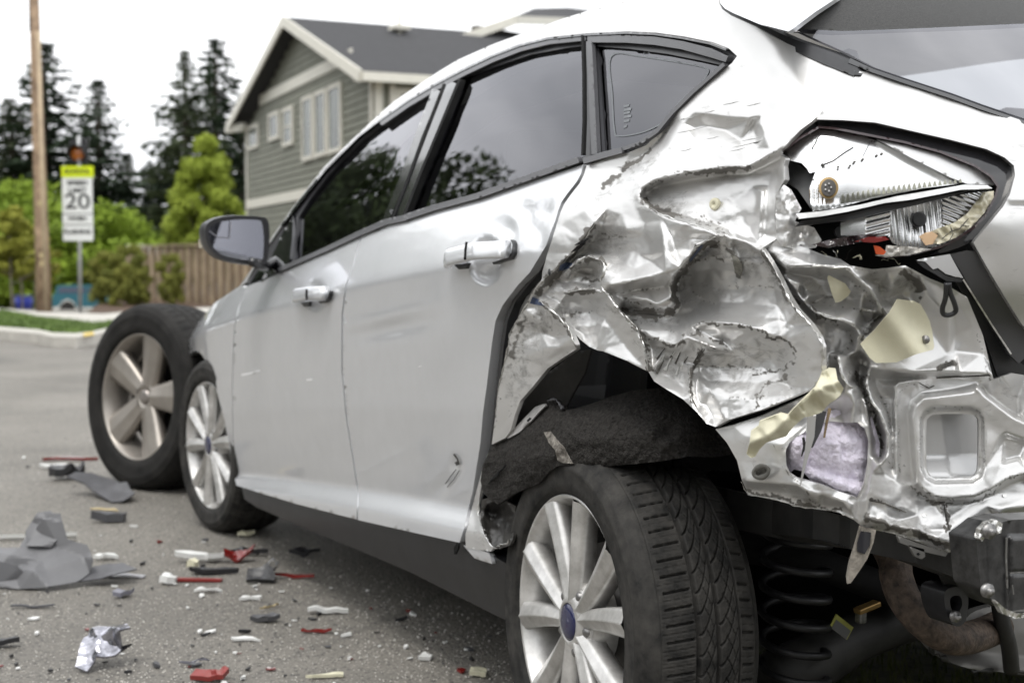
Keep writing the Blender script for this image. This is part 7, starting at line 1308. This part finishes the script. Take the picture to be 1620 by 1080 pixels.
# triangular top of the wall
half = LW / 2; slope = (z_ap - z_ev) / max(.1, (s_ap - s_evr)); zt = z_ap - .25
V = [hp_(0, .02, 5.6), hp_(LW, .02, 5.6), hp_(s_ap, .02, zt - .05), hp_(0, .22, 5.6), hp_(LW, .22, 5.6), hp_(s_ap, .22, zt - .05)]
mk('gable_top', V, [(0, 1, 2), (5, 4, 3), (0, 2, 5, 3), (1, 4, 5, 2), (0, 3, 4, 1)], M_sid, HOUSE, smooth=False)
SIDE = hbox('side_wall', -.02, DEP / 2 + .1, 2.9, .2, DEP, 5.8, M_sid)
lapz = .20; rows = int((zt) / lapz)
sb = None
for k in range(rows):
    z = .1 + k * lapz; s0, s1 = 0.06, LW - .02
    if z > 5.5:
        f = np.clip((zt - z) / (zt - 5.5), 0, 1); s0 = s_ap + (s0 - s_ap) * f; s1 = s_ap + (s1 - s_ap) * f
        if s1 - s0 < .4: continue
    hb = boxo('siding_board', hp_((s0 + s1) / 2, .0, z + lapz / 2), (s1 - s0, .035, lapz * 1.02), M_sid, WALL, HM @ Matrix.Rotation(R_(-9), 3, 'X'))
for k in range(int(5.7 / lapz)):
    z = .1 + k * lapz; boxo('siding_board', hp_(-.13, DEP / 2 + .1, z + lapz / 2), (.02, DEP - .1, lapz * 1.02), M_sid, SIDE, HM @ Matrix.Rotation(R_(4.5), 3, 'Y'))
# belt boards, corner boards, frieze
zb1 = wl(435, 316)[1]; hbox('belt_board', LW / 2, -.04, zb1, LW + .1, .05, .30, M_wht)
sA, zA = wl(412, 160); sB, zB = wl(540, 96); zf = (zA + zB) / 2; hbox('frieze_board', s_ap, -.04, zf, abs(sA - sB) + 1.0, .05, .32, M_wht)
hbox('corner_board', LW - .06, -.03, 2.8, .16, .06, 5.6, M_wht); hbox('corner_board', .06, -.03, 2.8, .16, .06, 5.6, M_wht)
def window(x0, y0, x1, y1, split=False):
    a, zt_ = wl((x0 + x1) / 2, y0); b, zb_ = wl((x0 + x1) / 2, y1); sl, _ = wl(x0, y0); sr, _ = wl(x1, y0)
    sc = (sl + sr) / 2; wd_ = abs(sl - sr); zc = (zt_ + zb_) / 2; hh = zt_ - zb_; fw = .11
    w_ = hbox('window', sc, -.055, zc, wd_ - 2 * fw, .02, hh - 2 * fw, M_pane)
    hbox('room_shade', sc, -.035, zc, wd_ - 2 * fw, .004, hh - 2 * fw, M_dimr, w_)
    for q in (-1, 1): hbox('frame', sc + q * (wd_ / 2 - fw / 2), -.06, zc, fw, .07, hh, M_wht, w_)
    for q in (-1, 1): hbox('frame', sc, -.06, zc + q * (hh / 2 - fw / 2), wd_ - 2 * fw - .004, .07, fw, M_wht, w_)
    if split: hbox('sash_bar', sc, -.07, zc, wd_ - 2 * fw - .004, .04, .05, M_wht, w_)
for r in [(395, 198, 411, 236), (428, 178, 444, 222), (450, 170, 466, 231), (481, 152, 498, 254), (501, 143, 519, 248), (522, 133, 543, 242)]: window(*r, split=r[0] == 450)
# side wall window, eave, gutter and downspout
sw = hbox('window', -.16, 1.75, 4.4, .02, 2.2, 1.6, M_pane); hbox('room_shade', -.13, 1.75, 4.4, .004, 2.2, 1.6, mat('pale_blind', (.45, .47, .44), .8), sw)
for q in (-1, 1): hbox('frame', -.17, 1.75 + q * 1.16, 4.4, .08, .16, 1.9, M_wht, sw)
for q in (-1, 1): hbox('frame', -.17, 1.75, 4.4 + q * .87, .08, 2.16, .16, M_wht, sw)
hbox('corner_board', -.13, .10, 2.8, .06, .2, 5.6, M_wht); hbox('downspout', -.22, .42, 2.75, .12, .12, 5.3, M_wht)
def slab(name, pts, th, mt, par=HOUSE):
    A = np.array(pts, float); n = np.cross(A[1] - A[0], A[2] - A[0]); n /= np.linalg.norm(n)
    if n[2] < 0: n = -n
    B = A - n * th; m_ = len(A); V = list(A) + list(B); Fc = [tuple(range(m_)), tuple(range(2 * m_ - 1, m_ - 1, -1))] + [(i, m_ + i, m_ + (i + 1) % m_, (i + 1) % m_) for i in range(m_)]
    return mk(name, V, Fc, mt, par, smooth=False)
NF, NB = -.5, DEP + .5
slab('roof_slope', [hp_(s_ap, NF, z_ap), hp_(s_ap, NB, z_ap), hp_(s_evr, NB, z_ev), hp_(s_evr, NF, z_ev)], .12, M_shin)
slab('roof_slope', [hp_(s_ap, NF, z_ap), hp_(s_ap, NB, z_ap), hp_(s_evl, NB, z_evl), hp_(s_evl, NF, z_evl)], .12, M_shin)
def beam(name, p, q, w_, h_, mt, par=HOUSE):
    p = np.array(p, float); q = np.array(q, float); d = q - p; L = np.linalg.norm(d); X = Vector(d / L); Yv = Vector((0, 0, 1)).cross(X); 
    if Yv.length < .05: Yv = Vector((1, 0, 0))
    Yv.normalize(); Zv = X.cross(Yv); M = Matrix((X, Yv, Zv)).transposed(); return boxo(name, (p + q) / 2, (L, w_, h_), mt, par, M)
beam('rake_board', hp_(s_ap, NF - .03, z_ap - .13), hp_(s_evr, NF - .03, z_ev - .13), .06, .30, M_wht); beam('rake_board', hp_(s_ap, NF - .031, z_ap - .13), hp_(s_evl, NF - .031, z_evl - .13), .06, .30, M_wht)
beam('gutter', hp_(s_evr - .05, NF, z_ev - .14), hp_(s_evr - .05, NB, z_ev - .14), .14, .22, M_wht)
beam('gutter', hp_(s_evl + .05, NF, z_evl - .14), hp_(s_evl + .05, 2, z_evl - .14), .14, .22, M_wht)
beam('eave_return', hp_(s_evl + .05, NF, z_evl - .2), hp_(LW - .5, NF + .3, z_evl - .2), .2, .24, M_wht)
beam('soffit', hp_(s_evr + .35, NF, z_ev - .14), hp_(s_evr + .35, NB, z_ev - .14), .7, .04, M_wht)
# vent pipe and the taller wing behind
vp = atd(632, 42, 38.5); tube('vent_pipe', [vp + [0, 0, -.4], vp + [0, 0, .8]], .06, M_wht, HOUSE, 10)
boxo('vent_flashing', vp + np.array([0, 0, -.05]), (.5, .5, .12), M_wht, HOUSE)
wa = atd(700, 72, 40); wb = atd(815, 32, 40.5); wc = atd(930, 36, 44); wd0 = atd(845, 27, 46); we = atd(900, 12, 47); wf_ = atd(1010, 26, 48)
beam('rake_board', wa, wb, .08, .26, M_wht); beam('gutter', wb, wc, .12, .24, M_wht)
slab('roof_slope', [wb + [0, 0, .12], wc + [0, 0, .12], atd(1010, 26, 48), we, wd0 + [0, 0, .3]], .12, M_shin)
slab('roof_slope', [wa + [0, 0, .14], wb + [0, 0, .14], wd0 + [0, 0, .1], atd(742, 62, 45)], .12, M_shin)
cw = (wa + wc) / 2; wv = np.array([(wc - wa)[0], (wc - wa)[1], 0]); wL = np.linalg.norm(wv)
beam('upper_wing_wall', np.array([wa[0], wa[1], 0]) + FH * 1.2 + np.array([0, 0, wa[2] / 2 + 1.2]) + wv / wL * 1.2, np.array([wc[0], wc[1], 0]) + FH * 2.0 + np.array([0, 0, wa[2] / 2 + 1.2]), .3, wa[2] - .5, mat('brown_shadow_siding', (.10, .085, .065), .8))

# ================================================================== fence
M_fen = mat('cedar_board', (.30, .235, .16), .8, var=.2, vscale=3, c2=(.36, .285, .195), bump=.2, bscale=20)
M_fen2 = mat('cedar_batten', (.19, .135, .09), .8, var=.25, vscale=3, bump=.2, bscale=20)
fa = atd(205, 421, 33.0); fb = atd(470, 421, 27.0); fa[2] = fb[2] = 0; fd = fb - fa; fl = np.linalg.norm(fd); fd /= fl; fn = np.array([-fd[1], fd[0], 0])
FEN = root('board_fence', tuple((fa + fb) / 2), 'brown upright board fence running beside the grey house', 'fence')
FMx = Matrix(((fd[0], fn[0], 0), (fd[1], fn[1], 0), (0, 0, 1)))
bd = .19; nb = int(fl / bd)
for k in range(nb):
    prd = k % 2; p = fa + fd * (k + .5) * bd + fn * (-.014 if prd else .012)
    o = boxo('fence_board', p + np.array([0, 0, .74]), (bd * (.62 if prd else 1.35), .018, 1.34 + random.uniform(-.01, .01)), (M_fen2 if prd else M_fen), FEN, FMx)
beam('fence_cap', fa + [0, 0, 1.44], fb + [0, 0, 1.44], .12, .04, M_fen, FEN)
for k in range(0, nb, 12): boxo('fence_post', fa + fd * k * bd + fn * .08 + np.array([0, 0, .72]), (.1, .1, 1.5), M_fen, FEN, FMx)
sp_ = atd(222, 396, 36); boxo_ = None
SHED = root('low_roof', (sp_[0], sp_[1], 0), 'pale low roof edge just showing above the fence end', 'shed roof')
beam('roof_edge', atd(214, 390, 36), atd(250, 402, 34), .5, .10, M_wht, SHED); boxo('shed_wall', (sp_[0], sp_[1], .55), (1.0, .4, 1.4), M_fen, SHED, FMx)

# ================================================================== pole and school sign
M_pole = mat('weathered_pole', (.17, .105, .065), .85, var=.35, vscale=4, c2=(.28, .20, .13), bump=.3, bscale=14)
pb = ground(70, 503); dpt = (pb - CAM) @ FW; ptop = atd(52, -60, dpt * 1.02)
PO = root('utility_pole', tuple(pb), 'tall brown wooden utility pole leaning slightly on the verge', 'utility pole')
tube('shaft', [pb, pb + (ptop - pb) * .25, pb + (ptop - pb) * .6, ptop], [.14, .125, .105, .085], M_pole, PO, 20)
q0 = pb + (ptop - pb) * .02 + RT * .07 - FH * .09; q1 = pb + (ptop - pb) * .80 + RT * .08 - FH * .07
tube('cable_guard', [q0, q1], [.045, .04], mat('pale_guard', (.42, .33, .22), .7, var=.2, vscale=3), PO, 10)
q2 = pb + (ptop - pb) * .80 - RT * .06 - FH * .06; tube('cable', [q2, ptop - RT * .06], .03, M_black, PO, 8)
for zz in (1.0, 1.15, 2.1): boxo('pole_tag', pb + (ptop - pb) * (zz / ptop[2]) + RT * .03 - FH * .135, (.07, .01, .09), M_tan, PO, Matrix.Rotation(-TH, 3, 'Z'))
sb0 = ground(127, 501); sd_ = (sb0 - CAM) @ FW
SG = root('school_sign', tuple(sb0), 'white speed limit 20 sign with fluorescent yellow top and amber beacon', 'road sign')
def sgp(px, py):
    d = ray(px, py); return CAM + d * (((sb0 - CAM) @ FH) / (d @ FH))
tube('post', [sb0, sgp(124.5, 215)], .035, mat('galvanised_post', (.50, .51, .51), .5, metal=.5), SG, 10)
SR = Matrix.Rotation(-TH, 3, 'Z')
M_sgn = mat('sign_white', (.74, .75, .74), .5); M_yel = mat('fluorescent_yellow', (.62, .74, .0), .5); M_ltr = mat('sign_black', (.03, .03, .03), .6)
def sbox(name, x0, y0, x1, y1, off, th, mt): 
    a = sgp(x0, y0); b = sgp(x1, y1); c = (a + b) / 2 - FH * off; return boxo(name, c, (abs((b - a) @ RT), th, abs(a[2] - b[2])), mt, SG, SR)
sbox('sign_plate', 99, 264, 149, 381, .05, .006, M_sgn); sbox('school_plate', 98.5, 263, 149.5, 281, .058, .006, M_yel)
for y in (338, 355): sbox('divider_line', 101, y, 147, y + 1.4, .0545, .002, M_ltr)
def text(body, cx, cy, hpx, name, mt=M_ltr, sx=1.0):
    cu = bpy.data.curves.new(name, 'FONT'); cu.body = body; cu.align_x = 'CENTER'; cu.align_y = 'CENTER'; cu.size = hpx / FPX * sd_ / .70; cu.extrude = .002; cu.offset = .004
    o = bpy.data.objects.new(name, cu); col.objects.link(o); bpy.context.view_layer.update(); dg = bpy.context.evaluated_depsgraph_get(); me = bpy.data.meshes.new_from_object(o.evaluated_get(dg)); bpy.data.objects.remove(o)
    me.materials.clear(); me.materials.append(mt); o = bpy.data.objects.new(name, me); col.objects.link(o); o.matrix_world = Matrix.Translation(Vector(sgp(cx, cy) - FH * .0575)) @ SR.to_4x4() @ Matrix.Rotation(R_(90), 4, 'X') @ Matrix.Diagonal((sx, 1, 1, 1)); setpar(o, SG); return o
text('20', 124, 320, 23, 'sign_numeral', sx=1.25); text('SPEED', 124, 290, 7, 'sign_word', sx=1.2); text('LIMIT', 124, 302, 7, 'sign_word', sx=1.2); text('WHEN', 124, 346, 6, 'sign_word', sx=1.1); text('FLASHING', 124, 367, 6.5, 'sign_word'); 
o = text('SCHOOL', 124, 272, 7, 'sign_word', mat('sign_black_small', (.05, .05, .02), .6)); o.matrix_world = Matrix.Translation(Vector(tuple(-FH * .006))) @ o.matrix_world
sbox('beacon_back', 110.5, 220, 138, 258, -.02, .03, M_black); sbox('beacon_housing', 113, 222, 136, 256, -.10, .16, mat('beacon_black', (.02, .02, .02), .5))
bc = sgp(123, 243) - FH * .0; V, Fc = lathe_geo([(-.055, .0001), (-.05, .075), (-.025, .125), (0, .14), (.05, .145)], 28); o = mk('amber_lens', V, Fc, mat('unlit_amber_lens', (.42, .12, .015), .25, coat=.5), None); o.matrix_world = Matrix.Translation(Vector(bc)) @ Matrix.Rotation(R_(90) - TH, 4, 'Z'); setpar(o, SG)
V, Fc = lathe_geo([(-.20, .16), (-.20, .153), (.03, .15), (.03, .16), (-.20, .16)], 28); V = [(v[0] * (1.0 if v[2] > -.02 else .3), v[1], v[2]) for v in V]; o = mk('visor', V, Fc, M_black, None); o.matrix_world = Matrix.Translation(Vector(bc)) @ Matrix.Rotation(R_(90) - TH, 4, 'Z'); setpar(o, SG)

# ================================================================== teal four-wheel drive and blue bin in the side street
VD = 62.0
def vp3(px, py): return atd(px, py, VD)
v0 = vp3(82, 497); TV = root('teal_vehicle', (vp3(150, 497)[0], vp3(150, 497)[1], v0[2]), 'old teal wagon with pale lower body parked behind the sign post', 'car')
M_teal = mat('teal_paint', (.025, .12, .155), .4, coat=.2); M_palev = mat('pale_two_tone', (.58, .57, .52), .45); kx = FPX / VD
def vloft(name, prof, wid, mt, off=0.0):
    P = np.array([vp3(*p) for p in prof]); A = P + FH * off; B = P + FH * (off + wid); n = len(P); V = list(A) + list(B)
    return mk(name, V, [tuple(range(n)), tuple(range(2 * n - 1, n - 1, -1))] + [(i, n + i, n + (i + 1) % n, (i + 1) % n) for i in range(n)], mt, TV, smooth=False)
vloft('body', [(83, 476), (83, 466), (88, 464), (200, 464), (225, 468), (228, 486), (83, 486)], 1.7, M_teal); vloft('cabin', [(86, 466), (88, 453), (92, 451), (180, 451), (196, 465)], 1.5, M_teal, .1)
vloft('side_window', [(91, 463), (93, 455), (134, 455), (134, 463)], .02, mat('vehicle_window', (.10, .11, .15), .15, coat=.5), .07); vloft('side_window', [(139, 463), (139, 455), (176, 455), (186, 463)], .02, M_dgry, .07)
vloft('lower_panel', [(84, 486), (94, 484), (98, 477), (107, 473), (116, 477), (121, 486), (196, 486), (226, 486), (226, 491), (84, 491)], 1.6, M_palev, -.02)
for px_ in (107, 205):
    V, Fc = lathe_geo([(-.02, .0001), (-.02, .20), (-.03, .24), (-.02, .36), (.05, .38), (.2, .38)], 28); wv_ = mk('wheel', V, Fc, M_rubber, None); wv_.matrix_world = Matrix.Translation(Vector(vp3(px_, 489) - FH * .04)) @ Matrix.Rotation(R_(90) - TH, 4, 'Z'); setpar(wv_, TV)
bp_ = atd(38, 490, 50); BN = root('blue_bin', tuple(bp_), 'blue rounded bin standing left of the utility pole', 'bin')
V, Fc = tubegeo([bp_, bp_ + [0, 0, .3], bp_ + [0, 0, .42], bp_ + [0, 0, .5]], [.26, .33, .33, .2], 16); mk('bin_body', V, Fc, mat('blue_plastic', (.04, .06, .42), .4), BN)
tube('bin_lid', [bp_ + [0, 0, .495], bp_ + [0, 0, .54]], [.35, .30], mat('dark_blue_lid', (.03, .04, .22), .4), BN, 16)

# ================================================================== trees and shrubs
def leafmat(name, c, c2): 
    M = mat(name, c, .75, var=.25, vscale=.9, c2=c2, spec=.2); b = M.node_tree.nodes['Principled BSDF']; 
    try: b.inputs['Subsurface Weight'].default_value = 0
    except Exception: pass
    return M
M_con = leafmat('conifer_needles', (.020, .036, .020), (.045, .065, .035)); M_con2 = leafmat('conifer_needles_warm', (.028, .042, .020), (.06, .075, .034)); M_bark = mat('bark', (.07, .052, .04), .9, var=.3, vscale=6)
M_lime = leafmat('lime_foliage', (.19, .25, .03), (.34, .41, .06)); M_brt = leafmat('bright_hedge', (.11, .18, .015), (.22, .30, .03)); M_shr = leafmat('olive_shrub', (.11, .135, .028), (.25, .25, .055)); M_dec = leafmat('dark_broadleaf', (.028, .048, .015), (.06, .085, .025)); M_yng = leafmat('yellow_green_leaves', (.20, .22, .03), (.34, .34, .06))
def conifer_geo(H, Rb, seed, dens=1.0):
    rr = np.random.default_rng(seed); V = []; Fc = []; z = H * .06
    while z < H * .985:
        t = z / H; rad = Rb * (1 - t) ** .85 * (1 + .26 * rr.normal()) + .05; nb_ = int(5 + 4 * (1 - t)); a0 = rr.random() * 6.28
        for k in range(nb_):
            a = a0 + 6.283 * k / nb_ + rr.normal() * .3; L = rad * rr.uniform(.55, 1.12); droop = rr.uniform(.15, .45)
            nseg = int((5 + 11 * L / Rb) * dens)
            for q in range(nseg):
                u = (q + rr.random()) / nseg; x = L * u; zz = z - droop * x + .25 * x * u; sp = .28 * (1 - u * .6) * (L * .35 + .2)
                px_ = x * math.cos(a) + rr.normal() * sp * .6; py_ = x * math.sin(a) + rr.normal() * sp * .6; pz_ = zz - abs(rr.normal()) * .14 - .02
                s = rr.uniform(.20, .55) * (1 - .72 * t); b = len(V); a2 = a + rr.normal() * .7; dx, dy = math.cos(a2), math.sin(a2)
                V += [(px_ - dy * s * .4, py_ + dx * s * .4, pz_), (px_ + dy * s * .4, py_ - dx * s * .4, pz_ + rr.normal() * .05), (px_ + dx * s * 1.2, py_ + dy * s * 1.2, pz_ - s * rr.uniform(.2, .8)), (px_ + dx * s * .3, py_ + dy * s * .3, pz_ - s * .8)]; Fc += [(b, b + 1, b + 2), (b, b + 2, b + 3)]
        z += (.30 + .32 * (1 - t)) * (H / 14)
    return V, Fc
def crown_geo(H, R0, zlo, seed, n, ls, shape='round'):
    rr = np.random.default_rng(seed); V = []; Fc = []; cl = []
    for i in range(120 if shape == 'cone' else 46):
        while True:
            p = rr.uniform(-1, 1, 3)
            if p @ p < 1: break
        if shape == 'cone': t = (p[2] + 1) / 2; k = (1 - t) ** .8 + .08; p = np.array([p[0] * k, p[1] * k, p[2]])
        if shape == 'column': k = 1 - .35 * abs(p[2]) ** 3; p = np.array([p[0] * k, p[1] * k, p[2]])
        cl.append((np.array([p[0] * R0, p[1] * R0, zlo + (p[2] + 1) / 2 * (H - zlo)]), (.45 + .35 * (1 - (p[2] + 1) / 2)) if shape == 'cone' else 1.0))
    for i in range(n):
        c, cs_ = cl[rr.integers(len(cl))]; o_ = rr.normal(size=3); o_ /= np.linalg.norm(o_); p = c + o_ * R0 * .30 * cs_ * rr.uniform(.5, 1.05) * np.array([1, 1, .8]); s = ls * rr.uniform(.6, 1.4); a = rr.normal(size=3); a /= np.linalg.norm(a); b_ = np.cross(a, o_); b_ /= np.linalg.norm(b_) + 1e-9; b = len(V)
        V += [p - a * s * .5, p + b_ * s * .32, p + a * s * .6, p - b_ * s * .32]; Fc.append((b, b + 1, b + 2, b + 3))
    return V, Fc
CON = [mesh_only('conifer_crown', *conifer_geo(14, 3.8, s, 2.6), m_, False) for s, m_ in ((1, M_con), (2, M_con2), (3, M_con))]
def trunk_mesh(H, r, limbs=0, seed=1):
    rr = np.random.default_rng(seed); P = [tubegeo([(0, 0, -.3), (.02, .01, H * .4), (0, .02, H)], [r, r * .7, r * .12], 10)]
    for k in range(limbs):
        a = 6.283 * k / max(1, limbs) + rr.normal() * .3; z = H * rr.uniform(.3, .7); L = H * .3; P.append(tubegeo([(0, 0, z), (math.cos(a) * L * .5, math.sin(a) * L * .5, z + L * .35), (math.cos(a) * L, math.sin(a) * L, z + L * .8)], [r * .45, r * .3, r * .08], 6))
    return mesh_only('trunk', *join(P), M_bark)
TR14 = trunk_mesh(13.6, .22)
def plant(name, label, cat, loc, crown, trunk, sc, rz, group):
    r = root(name, tuple(loc), label, cat, group)
    for nm, me in (('crown', crown), ('trunk', trunk)):
        if me is None: continue
        o = bpy.data.objects.new(nm, me); col.objects.link(o); o.parent = r; o.scale = sc if hasattr(sc, '__len__') else (sc,) * 3; o.rotation_euler = (0, 0, rz)
    return r
def base(px, d): p = atd(px, 421, d); return np.array([p[0], p[1], gz(np.array(p[0]), np.array(p[1]))])
GC = 'conifers behind the street'
def con(px, ytop, d, label, v, wid=1.0):
    b = base(px, d); zt_ = atd(px, ytop, d)[2]; s = (zt_ - b[2]) / 14; plant('conifer', label, 'conifer', b, CON[v], TR14, (s * wid * 1.3, s * wid * 1.3, s), random.random() * 6, GC)
con(345, 55, 86, 'tall dense dark conifer nearest to the house gable', 0, 1.45); con(297, 75, 80, 'slim tall dark conifer left of the densest one', 1, 1.05); con(160, 120, 88, 'ragged conifer rising behind the speed sign', 2, 1.25)
con(78, 60, 90, 'big dark conifer right behind the utility pole', 0, 1.5); con(22, 150, 88, 'dark conifer at the left picture edge', 1, 1.5); con(238, 255, 92, 'short broad conifer between the sign and the lime tree', 2, 1.4); con(205, 240, 94, 'short dark conifer right of the speed sign', 1, 1.3); con(385, 150, 84, 'conifer half hidden behind the house corner', 2, 1.0); con(268, 225, 90, 'conifer behind the lime tree', 0, 1.2); con(118, 215, 92, 'low conifer behind the amber beacon', 1, 1.2); con(-30, 170, 90, 'dark conifer just off the left edge', 2, 1.2); con(55, 235, 90, 'low dark conifer left of the pole', 0, 1.3)
DEC = [mesh_only('leaf_crown', *crown_geo(1, .42, .12, 11, 26000, .020), M_dec, False), mesh_only('lime_crown', *crown_geo(1, .34, .04, 12, 20000, .026, 'cone'), M_lime, False), mesh_only('hedge_crown', *crown_geo(1, .62, .0, 13, 14000, .036), M_brt, False), mesh_only('shrub_crown', *crown_geo(1, .34, .0, 14, 11000, .036, 'column'), M_shr, False), mesh_only('young_crown', *crown_geo(1, .20, .28, 15, 4200, .035, 'column'), M_yng, False)]
DTR = trunk_mesh(.8, .02, 6, 4); YTR = trunk_mesh(.85, .010, 4, 5); M_yb = mat('pale_young_bark', (.34, .30, .24), .8); YTR.materials[0] = M_yb
def dec(px, ytop, ybase, d, k, name, label, cat, grp, wid=1.0, tr=DTR):
    b = base(px, d); b[2] = min(b[2], atd(px, ybase, d)[2]) if ybase else b[2]; h_ = atd(px, ytop, d)[2] - b[2]; plant(name, label, cat, b, DEC[k], tr, (h_ * wid, h_ * wid, h_), random.random() * 6, grp)
dec(328, 205, None, 50, 1, 'lime_tree', 'bright lime green conical tree left of the house', 'tree', 'broadleaf trees', .95)
for i, (px_, yt, d_, w_, lb) in enumerate([(140, 335, 68, 1.5, 'bright green rounded hedge mass behind the speed sign'), (185, 352, 69, 1.2, 'bright green rounded hedge right of the sign'), (95, 340, 70, 1.3, 'bright green hedge between pole and sign'), (45, 305, 71, 1.1, 'tall bright green hedge left of the pole'), (5, 345, 70, 1.3, 'bright green hedge at the left picture edge')]):
    dec(px_, yt, None, d_, 2, 'hedge_shrub', lb, 'hedge', 'bright hedge shrubs', w_, None)
for px_, yt, d_, w_, lb in [(165, 384, 30, .75, 'olive shrub right beside the sign post'), (205, 372, 29.5, .72, 'olive shrub in front of the fence end'), (188, 405, 28.5, .85, 'low olive shrub before its taller neighbours'), (270, 388, 28.5, .62, 'olive shrub standing alone before the fence'), (222, 418, 28.8, .7, 'squat olive shrub between the fence and sign')]:
    dec(px_, yt, None, d_, 3, 'border_shrub', lb, 'shrub', 'olive shrubs along the fence', w_, None)
for px_, yt, d_, lb in [(20, 330, 34, 'young yellow green tree leftmost by the verge'), (36, 350, 35, 'young yellow green tree second from the left edge'), (58, 360, 36, 'young yellow green tree close to the pole')]:
    dec(px_, yt, None, d_, 4, 'young_tree', lb, 'tree', 'young street trees', 1.3, YTR)
# trees across the road to the left, which the door glass mirrors
for i, (az, d_, h_, k, lb) in enumerate([(-7, 44, 14, 'd', 'broad dark tree across the road, first left of the frame'), (-11, 40, 14, 'd', 'broad dark tree across the road, second left of the frame'), (-16, 42, 19, 'c', 'conifer across the road left of the frame'), (-22, 46, 6, 'd', 'broad dark tree across the road, third left of the frame'), (-28, 42, 9, 'd', 'broad dark tree across the road, fourth left of the frame'), (-3, 48, 12, 'd', 'small dark tree across the road beside the frame edge'), (-36, 45, 10, 'd', 'broad dark tree across the road, fifth left of the frame')]):
    p = np.array([CAM[0] + d_ * math.sin(R_(az)), CAM[1] + d_ * math.cos(R_(az)), 0])
    if k == 'c': plant('conifer', lb, 'conifer', p, CON[i % 3], TR14, h_ / 14, i * 1.3, GC)
    else: plant('roadside_tree', lb, 'tree', p, DEC[0], DTR, (h_ * 1.15, h_ * 1.15, h_), i * 1.7, 'broad trees across the road')

# the rest of the street behind and beside the camera, mirrored in paint and glass
k_ = 0
for az, d_, h_ in [(-48, 30, 10), (-58, 27, 9), (-69, 25, 11), (-80, 24, 9), (-92, 23, 10), (-104, 24, 9), (-116, 25, 11), (-128, 24, 9), (-140, 25, 10), (-152, 26, 9), (-164, 27, 11), (-176, 28, 9), (172, 28, 10), (160, 30, 9), (148, 30, 10)]:
    p = np.array([CAM[0] + d_ * math.sin(R_(az)), CAM[1] + d_ * math.cos(R_(az)), 0]); k_ += 1
    if k_ % 4 == 0: plant('conifer', 'conifer on the near side of the street, out of the picture', 'conifer', p, CON[k_ % 3], TR14, h_ * 1.3 / 14, k_ * 1.3, 'conifers out of the picture')
    else: plant('roadside_tree', 'broad tree on the near side of the street, out of the picture', 'tree', p, DEC[0], DTR, (h_ * 1.3, h_ * 1.3, h_), k_ * 1.7, 'broad trees out of the picture')
